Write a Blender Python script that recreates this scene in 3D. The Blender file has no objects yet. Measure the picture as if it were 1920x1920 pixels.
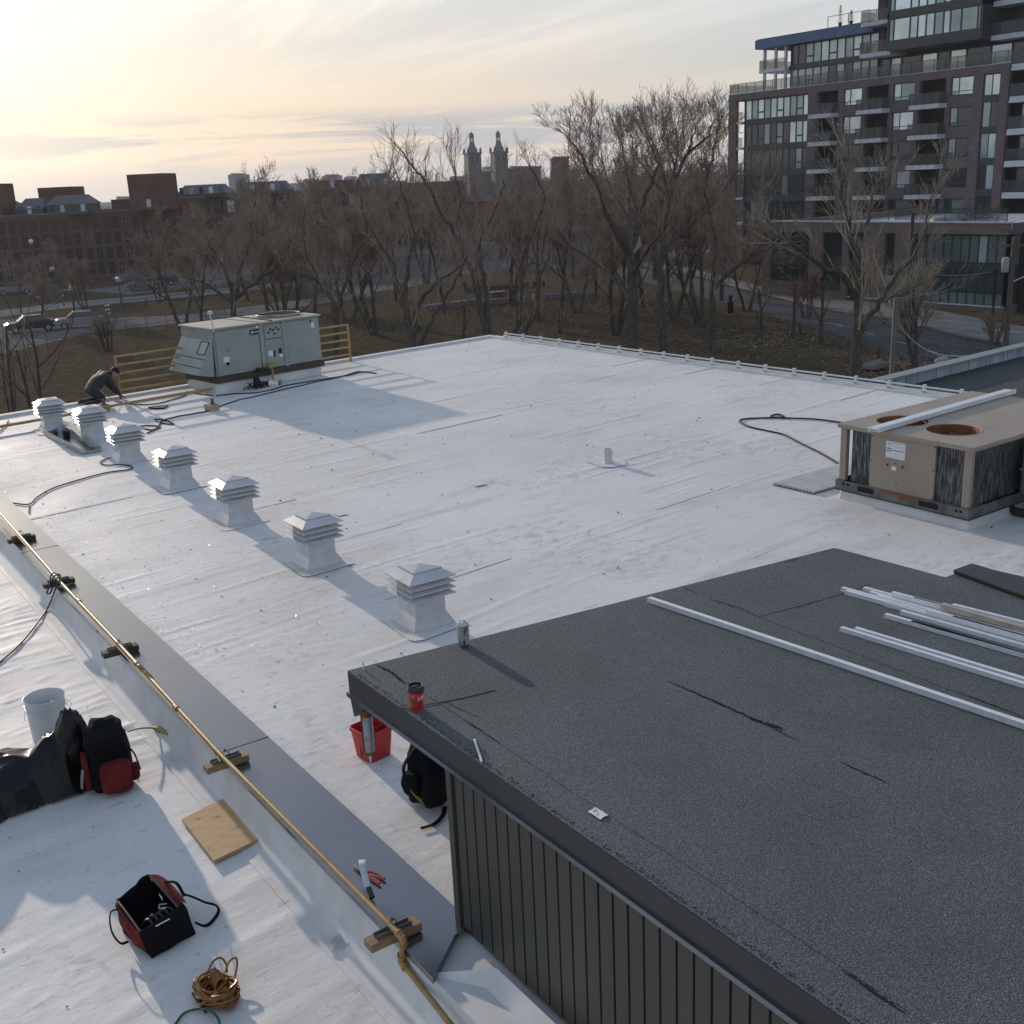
import bpy, bmesh, math, random
from mathutils import Vector, Matrix, noise as mnoise
import numpy as np
R = math.radians
random.seed(7)
scene = bpy.context.scene
col = scene.collection

# ------------------------------------------------------------------ camera, world, sun, exposure
F = 2077.56
WM = ((0.8139488652, -0.2026774899, 0.5444346424), (-0.5792056439, -0.2108350224, 0.787444865), (-0.0448114586, -0.9562794719, -0.2890008733))
CAM = (0.0, 0.0, 3.7)
cam_d = bpy.data.cameras.new('camera')
cam = bpy.data.objects.new('camera', cam_d)
col.objects.link(cam)
cam.matrix_world = Matrix(((WM[0][0], -WM[0][1], -WM[0][2], CAM[0]), (WM[1][0], -WM[1][1], -WM[1][2], CAM[1]),
                           (WM[2][0], -WM[2][1], -WM[2][2], CAM[2]), (0, 0, 0, 1)))
cam_d.sensor_width = 36.0
cam_d.lens = 36.0 * F / 1920.0
cam_d.clip_start = 0.05
cam_d.clip_end = 9000
scene.camera = cam

SUN_EL, SUN_AZ = R(12.5), R(1.5)           # azimuth from +Y towards +X
SUNDIR = Vector((math.sin(SUN_AZ) * math.cos(SUN_EL), math.cos(SUN_AZ) * math.cos(SUN_EL), math.sin(SUN_EL)))
world = bpy.data.worlds.new('World')
scene.world = world
world.use_nodes = True
wn, wl = world.node_tree.nodes, world.node_tree.links
wn.clear()
def WN(t, **k):
    n = wn.new(t)
    for a, b in k.items(): setattr(n, a, b)
    return n
def wmath(op, a, b=None, c=None, clamp=False):
    n = WN('ShaderNodeMath', operation=op, use_clamp=clamp)
    for i, v in enumerate((a, b, c)):
        if v is None: continue
        if isinstance(v, (int, float)): n.inputs[i].default_value = v
        else: wl.new(v, n.inputs[i])
    return n.outputs[0]
def wmix(f, a, b):
    n = WN('ShaderNodeMix', data_type='RGBA')
    for s, v in ((n.inputs[0], f), (n.inputs[6], a), (n.inputs[7], b)):
        if isinstance(v, (int, float, tuple)): s.default_value = v
        else: wl.new(v, s)
    return n.outputs[2]
tc = WN('ShaderNodeTexCoord')
sep = WN('ShaderNodeSeparateXYZ'); wl.new(tc.outputs['Generated'], sep.inputs[0])
sky = WN('ShaderNodeTexSky', sky_type='NISHITA', sun_disc=False, sun_elevation=SUN_EL, sun_rotation=SUN_AZ, air_density=1.0, dust_density=1.5, ozone_density=1.6)
bg_sky = WN('ShaderNodeBackground'); wl.new(sky.outputs[0], bg_sky.inputs[0]); bg_sky.inputs[1].default_value = 0.05
dotn = WN('ShaderNodeVectorMath', operation='DOT_PRODUCT')
nrm = WN('ShaderNodeVectorMath', operation='NORMALIZE'); wl.new(tc.outputs['Generated'], nrm.inputs[0])
wl.new(nrm.outputs[0], dotn.inputs[0]); dotn.inputs[1].default_value = SUNDIR
near = WN('ShaderNodeMapRange'); wl.new(dotn.outputs['Value'], near.inputs[0])
near.inputs[1].default_value = 0.45; near.inputs[2].default_value = 0.99
halo = wmath('POWER', near.outputs[0], 2.2)
nears = WN('ShaderNodeMapRange'); wl.new(dotn.outputs['Value'], nears.inputs[0]); nears.inputs[1].default_value = 0.86; nears.inputs[2].default_value = 1.0
core = wmath('POWER', nears.outputs[0], 3.0)
elev = wmath('MAXIMUM', sep.outputs[2], 0.0)
# clouds live on a plane overhead, so they stretch towards the horizon
ez = wmath('ADD', elev, 0.09)
cx = wmath('DIVIDE', sep.outputs[0], ez); cy = wmath('DIVIDE', sep.outputs[1], ez)
cmb = WN('ShaderNodeCombineXYZ'); wl.new(cx, cmb.inputs[0]); wl.new(cy, cmb.inputs[1])
def cnoise(rot, scale, sc, detail, rough, dist=0.0):
    mp = WN('ShaderNodeMapping'); wl.new(cmb.outputs[0], mp.inputs[0])
    mp.inputs['Rotation'].default_value = (0, 0, rot); mp.inputs['Scale'].default_value = sc
    n = WN('ShaderNodeTexNoise'); wl.new(mp.outputs[0], n.inputs['Vector'])
    n.inputs['Scale'].default_value = scale; n.inputs['Detail'].default_value = detail; n.inputs['Roughness'].default_value = rough
    n.inputs['Distortion'].default_value = dist
    return n.outputs[0]
def wramp(v, a, b):
    m = WN('ShaderNodeMapRange', interpolation_type='SMOOTHSTEP'); wl.new(v, m.inputs[0]); m.inputs[1].default_value = a; m.inputs[2].default_value = b
    return m.outputs[0]
az = wmath('ARCTAN2', sep.outputs[0], sep.outputs[1])
cmb2 = WN('ShaderNodeCombineXYZ'); wl.new(az, cmb2.inputs[0]); wl.new(sep.outputs[2], cmb2.inputs[1])
def snoise(sc, detail, rough, dist=0.0, off=0.0):
    mp = WN('ShaderNodeMapping'); wl.new(cmb2.outputs[0], mp.inputs[0]); mp.inputs['Scale'].default_value = (sc[0], sc[1], 1); mp.inputs['Location'].default_value = (off, off * .37, off)
    n = WN('ShaderNodeTexNoise'); wl.new(mp.outputs[0], n.inputs['Vector']); n.inputs['Scale'].default_value = 1.0; n.inputs['Detail'].default_value = detail; n.inputs['Roughness'].default_value = rough; n.inputs['Distortion'].default_value = dist
    return n.outputs[0]
big = wramp(snoise((1.5, 6.5), 6, 0.5, 0.5, 3.0), 0.34, 0.66)
bank = wramp(snoise((2.2, 16.0), 8, 0.58, 0.5, 7.3), 0.50, 0.68)
fine = wramp(cnoise(R(-20), 5.0, (1, 0.55, 1), 8, 0.65, 0.5), 0.47, 0.66)
high = wramp(elev, 0.10, 0.26)
warm_low = (0.95, 0.68, 0.45, 1)
hcol = wmix(halo, wmix(big, (0.51, 0.63, 0.71, 1), (0.75, 0.80, 0.80, 1)), wmix(big, (0.86, 0.84, 0.76, 1), (1.02, 0.99, 0.90, 1)))
cl = wmix(wmath('MULTIPLY', wmath('MULTIPLY', fine, high), 0.6), hcol, wmix(halo, (0.86, 0.88, 0.86, 1), (1.08, 1.02, 0.92, 1)))
lowf = WN('ShaderNodeMapRange', interpolation_type='SMOOTHSTEP'); wl.new(elev, lowf.inputs[0]); lowf.inputs[1].default_value = 0.19; lowf.inputs[2].default_value = 0.05
cl = wmix(wmath('MULTIPLY', lowf.outputs[0], 0.80), cl, wmix(halo, (0.64, 0.57, 0.49, 1), warm_low))
cl = wmix(wmath('MULTIPLY', bank, 0.22), cl, wmix(halo, (0.40, 0.46, 0.52, 1), (0.66, 0.60, 0.54, 1)))
wisp = wramp(cnoise(R(-58), 1.3, (1, 0.20, 1), 8, 0.60, 0.7), 0.42, 0.64)
cl = wmix(wmath('MULTIPLY', wmath('MULTIPLY', wisp, wramp(elev, 0.05, 0.12)), 0.62), cl, wmix(halo, (0.38, 0.45, 0.52, 1), (0.70, 0.66, 0.60, 1)))
streak = wmath('MULTIPLY', wramp(snoise((3.0, 42.0), 9, 0.6, 0.6, 1.7), 0.43, 0.54), wmath('MULTIPLY', wramp(elev, 0.066, 0.046), wramp(elev, 0.006, 0.022)))
cl = wmix(wmath('MULTIPLY', streak, 0.85), cl, wmix(halo, (0.42, 0.47, 0.53, 1), (0.40, 0.39, 0.43, 1)))
gap = WN('ShaderNodeMapRange', interpolation_type='SMOOTHSTEP'); wl.new(elev, gap.inputs[0]); gap.inputs[1].default_value = 0.028; gap.inputs[2].default_value = 0.0
cl = wmix(wmath('MULTIPLY', gap.outputs[0], 0.75), cl, (0.47, 0.49, 0.53, 1))
cl = wmix(wmath('MULTIPLY', core, 0.85), cl, (1.25, 1.20, 1.02, 1))
zen = wramp(elev, 0.20, 0.62)
cl = wmix(wmath('MULTIPLY', zen, 0.85), cl, (0.20, 0.28, 0.43, 1))
bg_cl = WN('ShaderNodeBackground'); wl.new(cl, bg_cl.inputs[0]); bg_cl.inputs[1].default_value = 1.0
mixs = WN('ShaderNodeMixShader'); mixs.inputs[0].default_value = 0.92
wl.new(bg_sky.outputs[0], mixs.inputs[1]); wl.new(bg_cl.outputs[0], mixs.inputs[2])
wout = WN('ShaderNodeOutputWorld'); wl.new(mixs.outputs[0], wout.inputs[0])

sun_d = bpy.data.lights.new('sun', 'SUN')
sun_d.energy = 2.85; sun_d.angle = R(0.9); sun_d.color = (1.0, 0.84, 0.68)
sun = bpy.data.objects.new('sun', sun_d); col.objects.link(sun)
sun.rotation_euler = SUNDIR.to_track_quat('Z', 'Y').to_euler()
vs = scene.view_settings
scene.display_settings.display_device = 'sRGB'
vs.view_transform = 'Standard'; vs.look = 'None'; vs.exposure = 0.26; vs.gamma = 1.0; vs.use_curve_mapping = False

# ------------------------------------------------------------------ helpers
def at(px, py, z=0.0):
    """where the line of sight through a pixel of the photograph meets the level plane z"""
    v = (px - 960.0, py - 960.0, F)
    d = [sum(WM[i][k] * v[k] for k in range(3)) for i in range(3)]
    t = (z - CAM[2]) / d[2]
    return Vector((CAM[0] + t * d[0], CAM[1] + t * d[1], z))
def atd(px, py, dep):
    v = ((px - 960.0) / F * dep, (py - 960.0) / F * dep, dep)
    return Vector([CAM[i] + sum(WM[i][k] * v[k] for k in range(3)) for i in range(3)])
def atX(px, py, X):
    v = (px - 960.0, py - 960.0, F)
    d = [sum(WM[i][k] * v[k] for k in range(3)) for i in range(3)]
    t = X / d[0]
    return Vector((X, CAM[1] + t * d[1], CAM[2] + t * d[2]))

def mat(name, c, rough=0.7, metal=0.0, var=0.0, vscale=8.0, c2=None, bump=0.0, bscale=60.0, coord='Object', spec=0.5, stretch=(1, 1, 1), detail=5.0, coat=0.0, lo=0.35, hi=0.65):
    m = bpy.data.materials.new(name); m.use_nodes = True
    n, l = m.node_tree.nodes, m.node_tree.links
    b = n['Principled BSDF']
    b.inputs['Base Color'].default_value = (*c, 1); b.inputs['Roughness'].default_value = rough; b.inputs['Metallic'].default_value = metal
    b.inputs['Specular IOR Level'].default_value = spec; b.inputs['Coat Weight'].default_value = coat
    t = n.new('ShaderNodeTexCoord'); mp = n.new('ShaderNodeMapping'); l.new(t.outputs[coord], mp.inputs[0]); mp.inputs['Scale'].default_value = stretch
    if var or c2:
        tx = n.new('ShaderNodeTexNoise'); tx.inputs['Scale'].default_value = vscale; tx.inputs['Detail'].default_value = detail; l.new(mp.outputs[0], tx.inputs['Vector'])
        mr = n.new('ShaderNodeMapRange'); l.new(tx.outputs[0], mr.inputs[0]); mr.inputs[1].default_value = lo; mr.inputs[2].default_value = hi
        mx = n.new('ShaderNodeMix'); mx.data_type = 'RGBA'; l.new(mr.outputs[0], mx.inputs[0])
        k = c2 or tuple(x * (1 - var) for x in c)
        mx.inputs[6].default_value = (*c, 1); mx.inputs[7].default_value = (*k, 1)
        l.new(mx.outputs[2], b.inputs['Base Color'])
        m['mix'] = mx.name
    if bump:
        tb = n.new('ShaderNodeTexNoise'); tb.inputs['Scale'].default_value = bscale; tb.inputs['Detail'].default_value = 4; l.new(mp.outputs[0], tb.inputs['Vector'])
        bp = n.new('ShaderNodeBump'); bp.inputs['Strength'].default_value = bump; bp.inputs['Distance'].default_value = 0.02; l.new(tb.outputs[0], bp.inputs['Height'])
        l.new(bp.outputs[0], b.inputs['Normal'])
    return m

class MB:
    """collects shapes and links them as one mesh object"""
    def __init__(s): s.v = []; s.f = []; s.mi = []; s.cur = 0
    def add(s, vs, fs):
        k = len(s.v); s.v += [tuple(x) for x in vs]; s.f += [tuple(i + k for i in q) for q in fs]; s.mi += [s.cur] * len(fs)
        return s
    def box(s, a, b, m=None):
        (x0, y0, z0), (x1, y1, z1) = a, b
        vs = [Vector(p) for p in ((x0, y0, z0), (x1, y0, z0), (x1, y1, z0), (x0, y1, z0), (x0, y0, z1), (x1, y0, z1), (x1, y1, z1), (x0, y1, z1))]
        if m is not None: vs = [m @ p for p in vs]
        return s.add(vs, [(0, 3, 2, 1), (4, 5, 6, 7), (0, 1, 5, 4), (1, 2, 6, 5), (2, 3, 7, 6), (3, 0, 4, 7)])
    def frustum(s, c, w0, d0, z0, w1, d1, z1, caps=True):
        cx, cy = c
        vs = [(cx - w0, cy - d0, z0), (cx + w0, cy - d0, z0), (cx + w0, cy + d0, z0), (cx - w0, cy + d0, z0), (cx - w1, cy - d1, z1), (cx + w1, cy - d1, z1), (cx + w1, cy + d1, z1), (cx - w1, cy + d1, z1)]
        fs = [(0, 1, 5, 4), (1, 2, 6, 5), (2, 3, 7, 6), (3, 0, 4, 7)]
        if caps: fs += [(0, 3, 2, 1), (4, 5, 6, 7)]
        return s.add(vs, fs)
    def prism(s, pts, z0, z1):
        n = len(pts)
        a = sum(pts[i][0] * pts[(i + 1) % n][1] - pts[(i + 1) % n][0] * pts[i][1] for i in range(n))
        if a < 0: pts = pts[::-1]
        vs = [(p[0], p[1], z0) for p in pts] + [(p[0], p[1], z1) for p in pts]
        return s.add(vs, [tuple(range(n))[::-1], tuple(range(n, 2 * n))] + [(i, (i + 1) % n, n + (i + 1) % n, n + i) for i in range(n)])
    def tube(s, pts, r, n=6, caps=True, flat=1.0):
        pts = [Vector(p) for p in pts]; m = len(pts)
        rs = r if isinstance(r, (list, tuple)) else [r] * m
        vs = []; up = Vector((0, 0, 1)); prev = None
        for i, p in enumerate(pts):
            t = (pts[min(i + 1, m - 1)] - pts[max(i - 1, 0)])
            if t.length < 1e-9: t = Vector((0, 0, 1))
            t.normalize()
            if prev is None:
                prev = t.orthogonal() if abs(t.z) > 0.95 else t.cross(up)
            a = (prev - t * prev.dot(t)); a = a.normalized() if a.length > 1e-6 else t.orthogonal().normalized()
            prev = a; b = t.cross(a)
            for k in range(n):
                an = 2 * math.pi * k / n
                vs.append(p + (a * math.cos(an) + b * math.sin(an) * flat) * rs[i])
        fs = [(i * n + k, i * n + (k + 1) % n, (i + 1) * n + (k + 1) % n, (i + 1) * n + k) for i in range(m - 1) for k in range(n)]
        if caps: fs += [tuple(range(n))[::-1], tuple(range((m - 1) * n, m * n))]
        return s.add(vs, fs)
    def lathe(s, prof, c=(0, 0, 0), n=24, close=True, m=None):
        vs = []
        for r, z in prof:
            for k in range(n):
                a = 2 * math.pi * k / n
                p = Vector((c[0] + r * math.cos(a), c[1] + r * math.sin(a), c[2] + z))
                vs.append(m @ p if m is not None else p)
        fs = [(i * n + k, i * n + (k + 1) % n, (i + 1) * n + (k + 1) % n, (i + 1) * n + k) for i in range(len(prof) - 1) for k in range(n)]
        if close: fs += [tuple(range(n))[::-1], tuple(range((len(prof) - 1) * n, len(prof) * n))]
        return s.add(vs, fs)
    def beam(s, p, q, w, h, up=(0, 0, 1)):
        """box from p to q, w wide and h high"""
        p, q = Vector(p), Vector(q); t = (q - p).normalized(); u = Vector(up)
        a = t.cross(u).normalized(); b = a.cross(t)
        vs = [e + a * (w / 2 * i) + b * (h / 2 * j) for e in (p, q) for i, j in ((-1, -1), (1, -1), (1, 1), (-1, 1))]
        return s.add(vs, [(0, 1, 2, 3), (7, 6, 5, 4), (0, 4, 5, 1), (1, 5, 6, 2), (2, 6, 7, 3), (3, 7, 4, 0)])
    def build(s, name, m, parent=None, smooth=False, bevel=0.0):
        me = bpy.data.meshes.new(name); me.from_pydata([tuple(x) for x in s.v], [], s.f); me.update()
        for mm in (m if isinstance(m, (list, tuple)) else [m]): me.materials.append(mm)
        if any(s.mi): me.polygons.foreach_set('material_index', s.mi)
        if smooth: me.polygons.foreach_set('use_smooth', [True] * len(me.polygons))
        o = bpy.data.objects.new(name, me); col.objects.link(o)
        if bevel:
            b = o.modifiers.new('bevel', 'BEVEL'); b.width = bevel; b.segments = 2; b.limit_method = 'ANGLE'; b.angle_limit = R(40)
        if smooth == 'auto' or smooth:
            try: me.set_sharp_from_angle(angle=R(42))
            except Exception: pass
        if parent is not None: o.parent = parent
        return o
def tag(o, label=None, cat=None, group=None, kind=None):
    if label: o['label'] = label
    if cat: o['category'] = cat
    if group: o['group'] = group
    if kind: o['kind'] = kind
    return o
def thing(name, label, cat, loc=(0, 0, 0), rz=0.0, group=None):
    o = bpy.data.objects.new(name, None); col.objects.link(o); o.empty_display_size = 0.1
    o.location = loc; o.rotation_euler = (0, 0, rz)
    return tag(o, label, cat, group)
def copy_tree(o, parent=None):
    c = o.copy(); col.objects.link(c); c.parent = parent
    for ch in [x for x in col.objects if x.parent is o]: copy_tree(ch, c)
    return c
def spline(pts, n=8):
    """Catmull-Rom through the points"""
    pts = [Vector(p) for p in pts]; out = []
    P = [pts[0] * 2 - pts[1]] + pts + [pts[-1] * 2 - pts[-2]]
    for i in range(1, len(P) - 2):
        for k in range(n):
            t = k / n; a, b, c, d = P[i - 1], P[i], P[i + 1], P[i + 2]
            out.append(0.5 * ((2 * b) + (c - a) * t + (2 * a - 5 * b + 4 * c - d) * t * t + (3 * b - a - 3 * c + d) * t ** 3))
    out.append(pts[-1]); return out
def text_mesh(txt, size, m, parent, mw, name='lettering', bold=0.0, shear=0.0, extrude=0.0006):
    cu = bpy.data.curves.new(name, 'FONT'); cu.body = txt; cu.size = size; cu.extrude = extrude; cu.offset = bold; cu.shear = shear
    cu.align_x = 'CENTER'; cu.align_y = 'CENTER'; cu.resolution_u = 3
    o = bpy.data.objects.new(name, cu); col.objects.link(o)
    me = bpy.data.meshes.new_from_object(o.evaluated_get(bpy.context.evaluated_depsgraph_get()))
    bpy.data.objects.remove(o); me.materials.clear(); me.materials.append(m)
    t = bpy.data.objects.new(name, me); col.objects.link(t)
    if parent is not None: t.parent = parent
    t.matrix_local = mw
    return t

# ------------------------------------------------------------------ materials
M = {}
M['white_paint'] = mat('white painted metal', (0.54, 0.545, 0.575), 0.26, 0.0, c2=(0.44, 0.44, 0.45), vscale=7, lo=.45, hi=.75)
M['grey_metal'] = mat('galvanised', (0.46, 0.47, 0.49), 0.33, 0.85, 0.25, 14, bump=0.05, bscale=30)
M['stud'] = mat('zinc profile', (0.74, 0.76, 0.80), 0.42, 0.30, 0.12, 20)
M['dark_trim'] = mat('charcoal trim', (0.035, 0.036, 0.038), 0.38, 0.0, 0.15, 12)
M['dark_panel'] = mat('charcoal siding', (0.046, 0.048, 0.040), 0.42, 0.0, c2=(0.060, 0.056, 0.046), vscale=3, stretch=(1, 1, 0.15))
M['cap'] = mat('grey cap metal', (0.25, 0.26, 0.29), 0.22, 0.85, 0.06, 3)
M['yellow'] = mat('yellow gas pipe', (0.33, 0.215, 0.075), 0.42, 0.0, c2=(0.20, 0.125, 0.05), vscale=18, lo=0.5, hi=0.75, bump=0.1, bscale=120)
M['yrail'] = mat('faded yellow rail', (0.42, 0.28, 0.10), 0.5, 0.0, c2=(0.33, 0.21, 0.09), vscale=12)
M['wood'] = mat('wood block', (0.34, 0.22, 0.12), 0.75, 0.0, c2=(0.22, 0.13, 0.07), vscale=6, stretch=(2, 14, 14), bump=0.2)
M['ply'] = mat('plywood', (0.50, 0.33, 0.17), 0.7, 0.0, c2=(0.38, 0.22, 0.10), vscale=5, stretch=(2, 10, 10), bump=0.12, lo=0.45, hi=0.8)
M['black'] = mat('black plastic', (0.012, 0.012, 0.013), 0.45)
M['black_fabric'] = mat('black fabric', (0.010, 0.010, 0.012), 0.95, bump=0.5, bscale=90, spec=0.12)
M['red_fabric'] = mat('red fabric', (0.17, 0.022, 0.020), 0.8, c2=(0.10, 0.012, 0.012), vscale=9, bump=0.4, bscale=90, spec=0.15)
M['rubber'] = mat('black rubber', (0.02, 0.02, 0.02), 0.55)
M['white_plastic'] = mat('white plastic', (0.62, 0.63, 0.64), 0.35, 0.0, 0.08, 7)
M['red_plastic'] = mat('red plastic', (0.50, 0.018, 0.012), 0.38, 0.0, 0.2, 7)
M['trane'] = mat('grey green cabinet', (0.270, 0.300, 0.285), 0.5, 0.0, c2=(0.215, 0.245, 0.235), vscale=2.4, bump=0.03, bscale=14, lo=0.4, hi=0.75)
M['trane_top'] = mat('cabinet top', (0.42, 0.40, 0.35), 0.6, 0.0, c2=(0.34, 0.31, 0.26), vscale=3)
M['tan'] = mat('beige cabinet', (0.325, 0.265, 0.215), 0.5, 0.0, c2=(0.285, 0.23, 0.185), vscale=2.2, bump=0.03, bscale=12)
M['rust'] = mat('rust', (0.23, 0.085, 0.028), 0.8, 0.0, c2=(0.10, 0.045, 0.022), vscale=6, lo=0.4, hi=0.7)
M['darkiron'] = mat('dark base rail', (0.030, 0.028, 0.027), 0.6, 0.0, c2=(0.06, 0.045, 0.03), vscale=5)
M['steelrail'] = mat('base rail', (0.17, 0.175, 0.18), 0.5, 0.3, c2=(0.08, 0.08, 0.08), vscale=6)
M['paper'] = mat('paper', (0.68, 0.70, 0.72), 0.6, 0.0, 0.1, 20)
M['crack'] = mat('bare bitumen', (0.030, 0.031, 0.032), 1.0, spec=0.0)
M['ink'] = mat('ink', (0.018, 0.018, 0.020), 0.7, spec=0.2)
M['white_ink'] = mat('white print', (0.75, 0.75, 0.75), 0.5)
M['curb'] = mat('white curb membrane', (0.64, 0.64, 0.65), 0.75, 0.0, c2=(0.55, 0.55, 0.55), vscale=4, bump=0.1, bscale=9)
M['glassclear'] = mat('clear plastic', (0.9, 0.92, 0.95), 0.08)
M['glassclear'].node_tree.nodes['Principled BSDF'].inputs['Transmission Weight'].default_value = 0.92
M['glassclear'].node_tree.nodes['Principled BSDF'].inputs['IOR'].default_value = 1.25
M['cord'] = mat('brown orange cord', (0.27, 0.11, 0.018), 0.4, 0.0, c2=(0.17, 0.065, 0.012), vscale=30)
M['green_cord'] = mat('green cord', (0.012, 0.07, 0.03), 0.45)
M['dark_cord'] = mat('dark green cord', (0.022, 0.028, 0.023), 0.7, spec=.2)
M['brown_hose'] = mat('dark brown hose', (0.030, 0.024, 0.021), 0.75, spec=.2)

def coil_material():
    m = mat('dirty condenser fins', (0.035, 0.037, 0.038), 0.6, 0.3, bump=0.25, bscale=200)
    n, l = m.node_tree.nodes, m.node_tree.links; b = n['Principled BSDF']
    t = n.new('ShaderNodeTexCoord'); mp = n.new('ShaderNodeMapping'); mp.inputs['Scale'].default_value = (26, 26, 2.2); l.new(t.outputs['Object'], mp.inputs[0])
    x = n.new('ShaderNodeTexNoise'); x.inputs['Scale'].default_value = 2.2; x.inputs['Detail'].default_value = 7; x.inputs['Roughness'].default_value = 0.68; l.new(mp.outputs[0], x.inputs['Vector'])
    r = n.new('ShaderNodeMapRange'); r.inputs[1].default_value = 0.47; r.inputs[2].default_value = 0.80; l.new(x.outputs[0], r.inputs[0])
    mx = n.new('ShaderNodeMix'); mx.data_type = 'RGBA'; l.new(r.outputs[0], mx.inputs[0]); mx.inputs[6].default_value = (0.03, 0.032, 0.034, 1); mx.inputs[7].default_value = (0.42, 0.42, 0.40, 1)
    l.new(mx.outputs[2], b.inputs['Base Color']); return m
M['fins'] = coil_material()

def membrane_material():
    m = bpy.data.materials.new('white roof membrane'); m.use_nodes = True
    n, l = m.node_tree.nodes, m.node_tree.links; b = n['Principled BSDF']
    t = n.new('ShaderNodeTexCoord')
    def noise(sc, detail, rough, a, c, st=(1, 1, 1), rot=0, dist=0.0):
        mp = n.new('ShaderNodeMapping'); mp.inputs['Scale'].default_value = st; mp.inputs['Rotation'].default_value = (0, 0, rot); l.new(t.outputs['Object'], mp.inputs[0])
        x = n.new('ShaderNodeTexNoise'); x.inputs['Scale'].default_value = sc; x.inputs['Detail'].default_value = detail; x.inputs['Roughness'].default_value = rough; x.inputs['Distortion'].default_value = dist; l.new(mp.outputs[0], x.inputs['Vector'])
        r = n.new('ShaderNodeMapRange'); r.inputs[1].default_value = a; r.inputs[2].default_value = c; l.new(x.outputs[0], r.inputs[0]); return r.outputs[0]
    def mix(f, a, c, k=1.0):
        q = n.new('ShaderNodeMath'); q.operation = 'MULTIPLY'; l.new(f, q.inputs[0]); q.inputs[1].default_value = k
        x = n.new('ShaderNodeMix'); x.data_type = 'RGBA'; l.new(q.outputs[0], x.inputs[0])
        if isinstance(a, tuple): x.inputs[6].default_value = a
        else: l.new(a, x.inputs[6])
        x.inputs[7].default_value = c; return x.outputs[2]
    def mul(a, c):
        q = n.new('ShaderNodeMath'); q.operation = 'MULTIPLY'; l.new(a, q.inputs[0]); l.new(c, q.inputs[1]); return q.outputs[0]
    c = mix(noise(0.35, 4, 0.6, 0.35, 0.7), (0.675, 0.665, 0.66, 1), (0.58, 0.565, 0.56, 1))
    c = mix(noise(1.3, 6, 0.65, 0.52, 0.78, (0.5, 1.6, 1)), c, (0.45, 0.405, 0.37, 1), 0.75)            # dust
    c = mix(mul(noise(0.5, 3, 0.5, 0.48, 0.62), noise(7, 7, 0.7, 0.50, 0.68, (0.8, 1.3, 1), 0.4, 0.8)), c, (0.30, 0.23, 0.195, 1), 0.55)   # brown scuffs in patches
    c = mix(noise(16, 5, 0.7, 0.60, 0.70, (0.35, 1.0, 1), 0.9, 1.2), c, (0.27, 0.23, 0.215, 1), 0.6)   # short scratches
    c = mix(noise(26, 4, 0.7, 0.62, 0.70, (1.0, 0.3, 1), 0.3, 1.5), c, (0.29, 0.245, 0.23, 1), 0.5)
    c = mix(noise(9, 8, 0.6, 0.70, 0.74), c, (0.15, 0.12, 0.11, 1), 0.6)
    l.new(c, b.inputs['Base Color'])
    rr = n.new('ShaderNodeMapRange'); l.new(noise(0.9, 5, 0.6, 0.3, 0.7), rr.inputs[0]); rr.inputs[3].default_value = 0.55; rr.inputs[4].default_value = 0.78
    l.new(rr.outputs[0], b.inputs['Roughness'])
    mp = n.new('ShaderNodeMapping'); mp.inputs['Scale'].default_value = (0.7, 1.5, 1); l.new(t.outputs['Object'], mp.inputs[0])
    x = n.new('ShaderNodeTexNoise'); x.inputs['Scale'].default_value = 7; x.inputs['Detail'].default_value = 7; x.inputs['Roughness'].default_value = 0.6; l.new(mp.outputs[0], x.inputs['Vector'])
    bp = n.new('ShaderNodeBump'); bp.inputs['Strength'].default_value = 0.35; bp.inputs['Distance'].default_value = 0.012; l.new(x.outputs[0], bp.inputs['Height']); l.new(bp.outputs[0], b.inputs['Normal'])
    return m
M['membrane'] = membrane_material()

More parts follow.
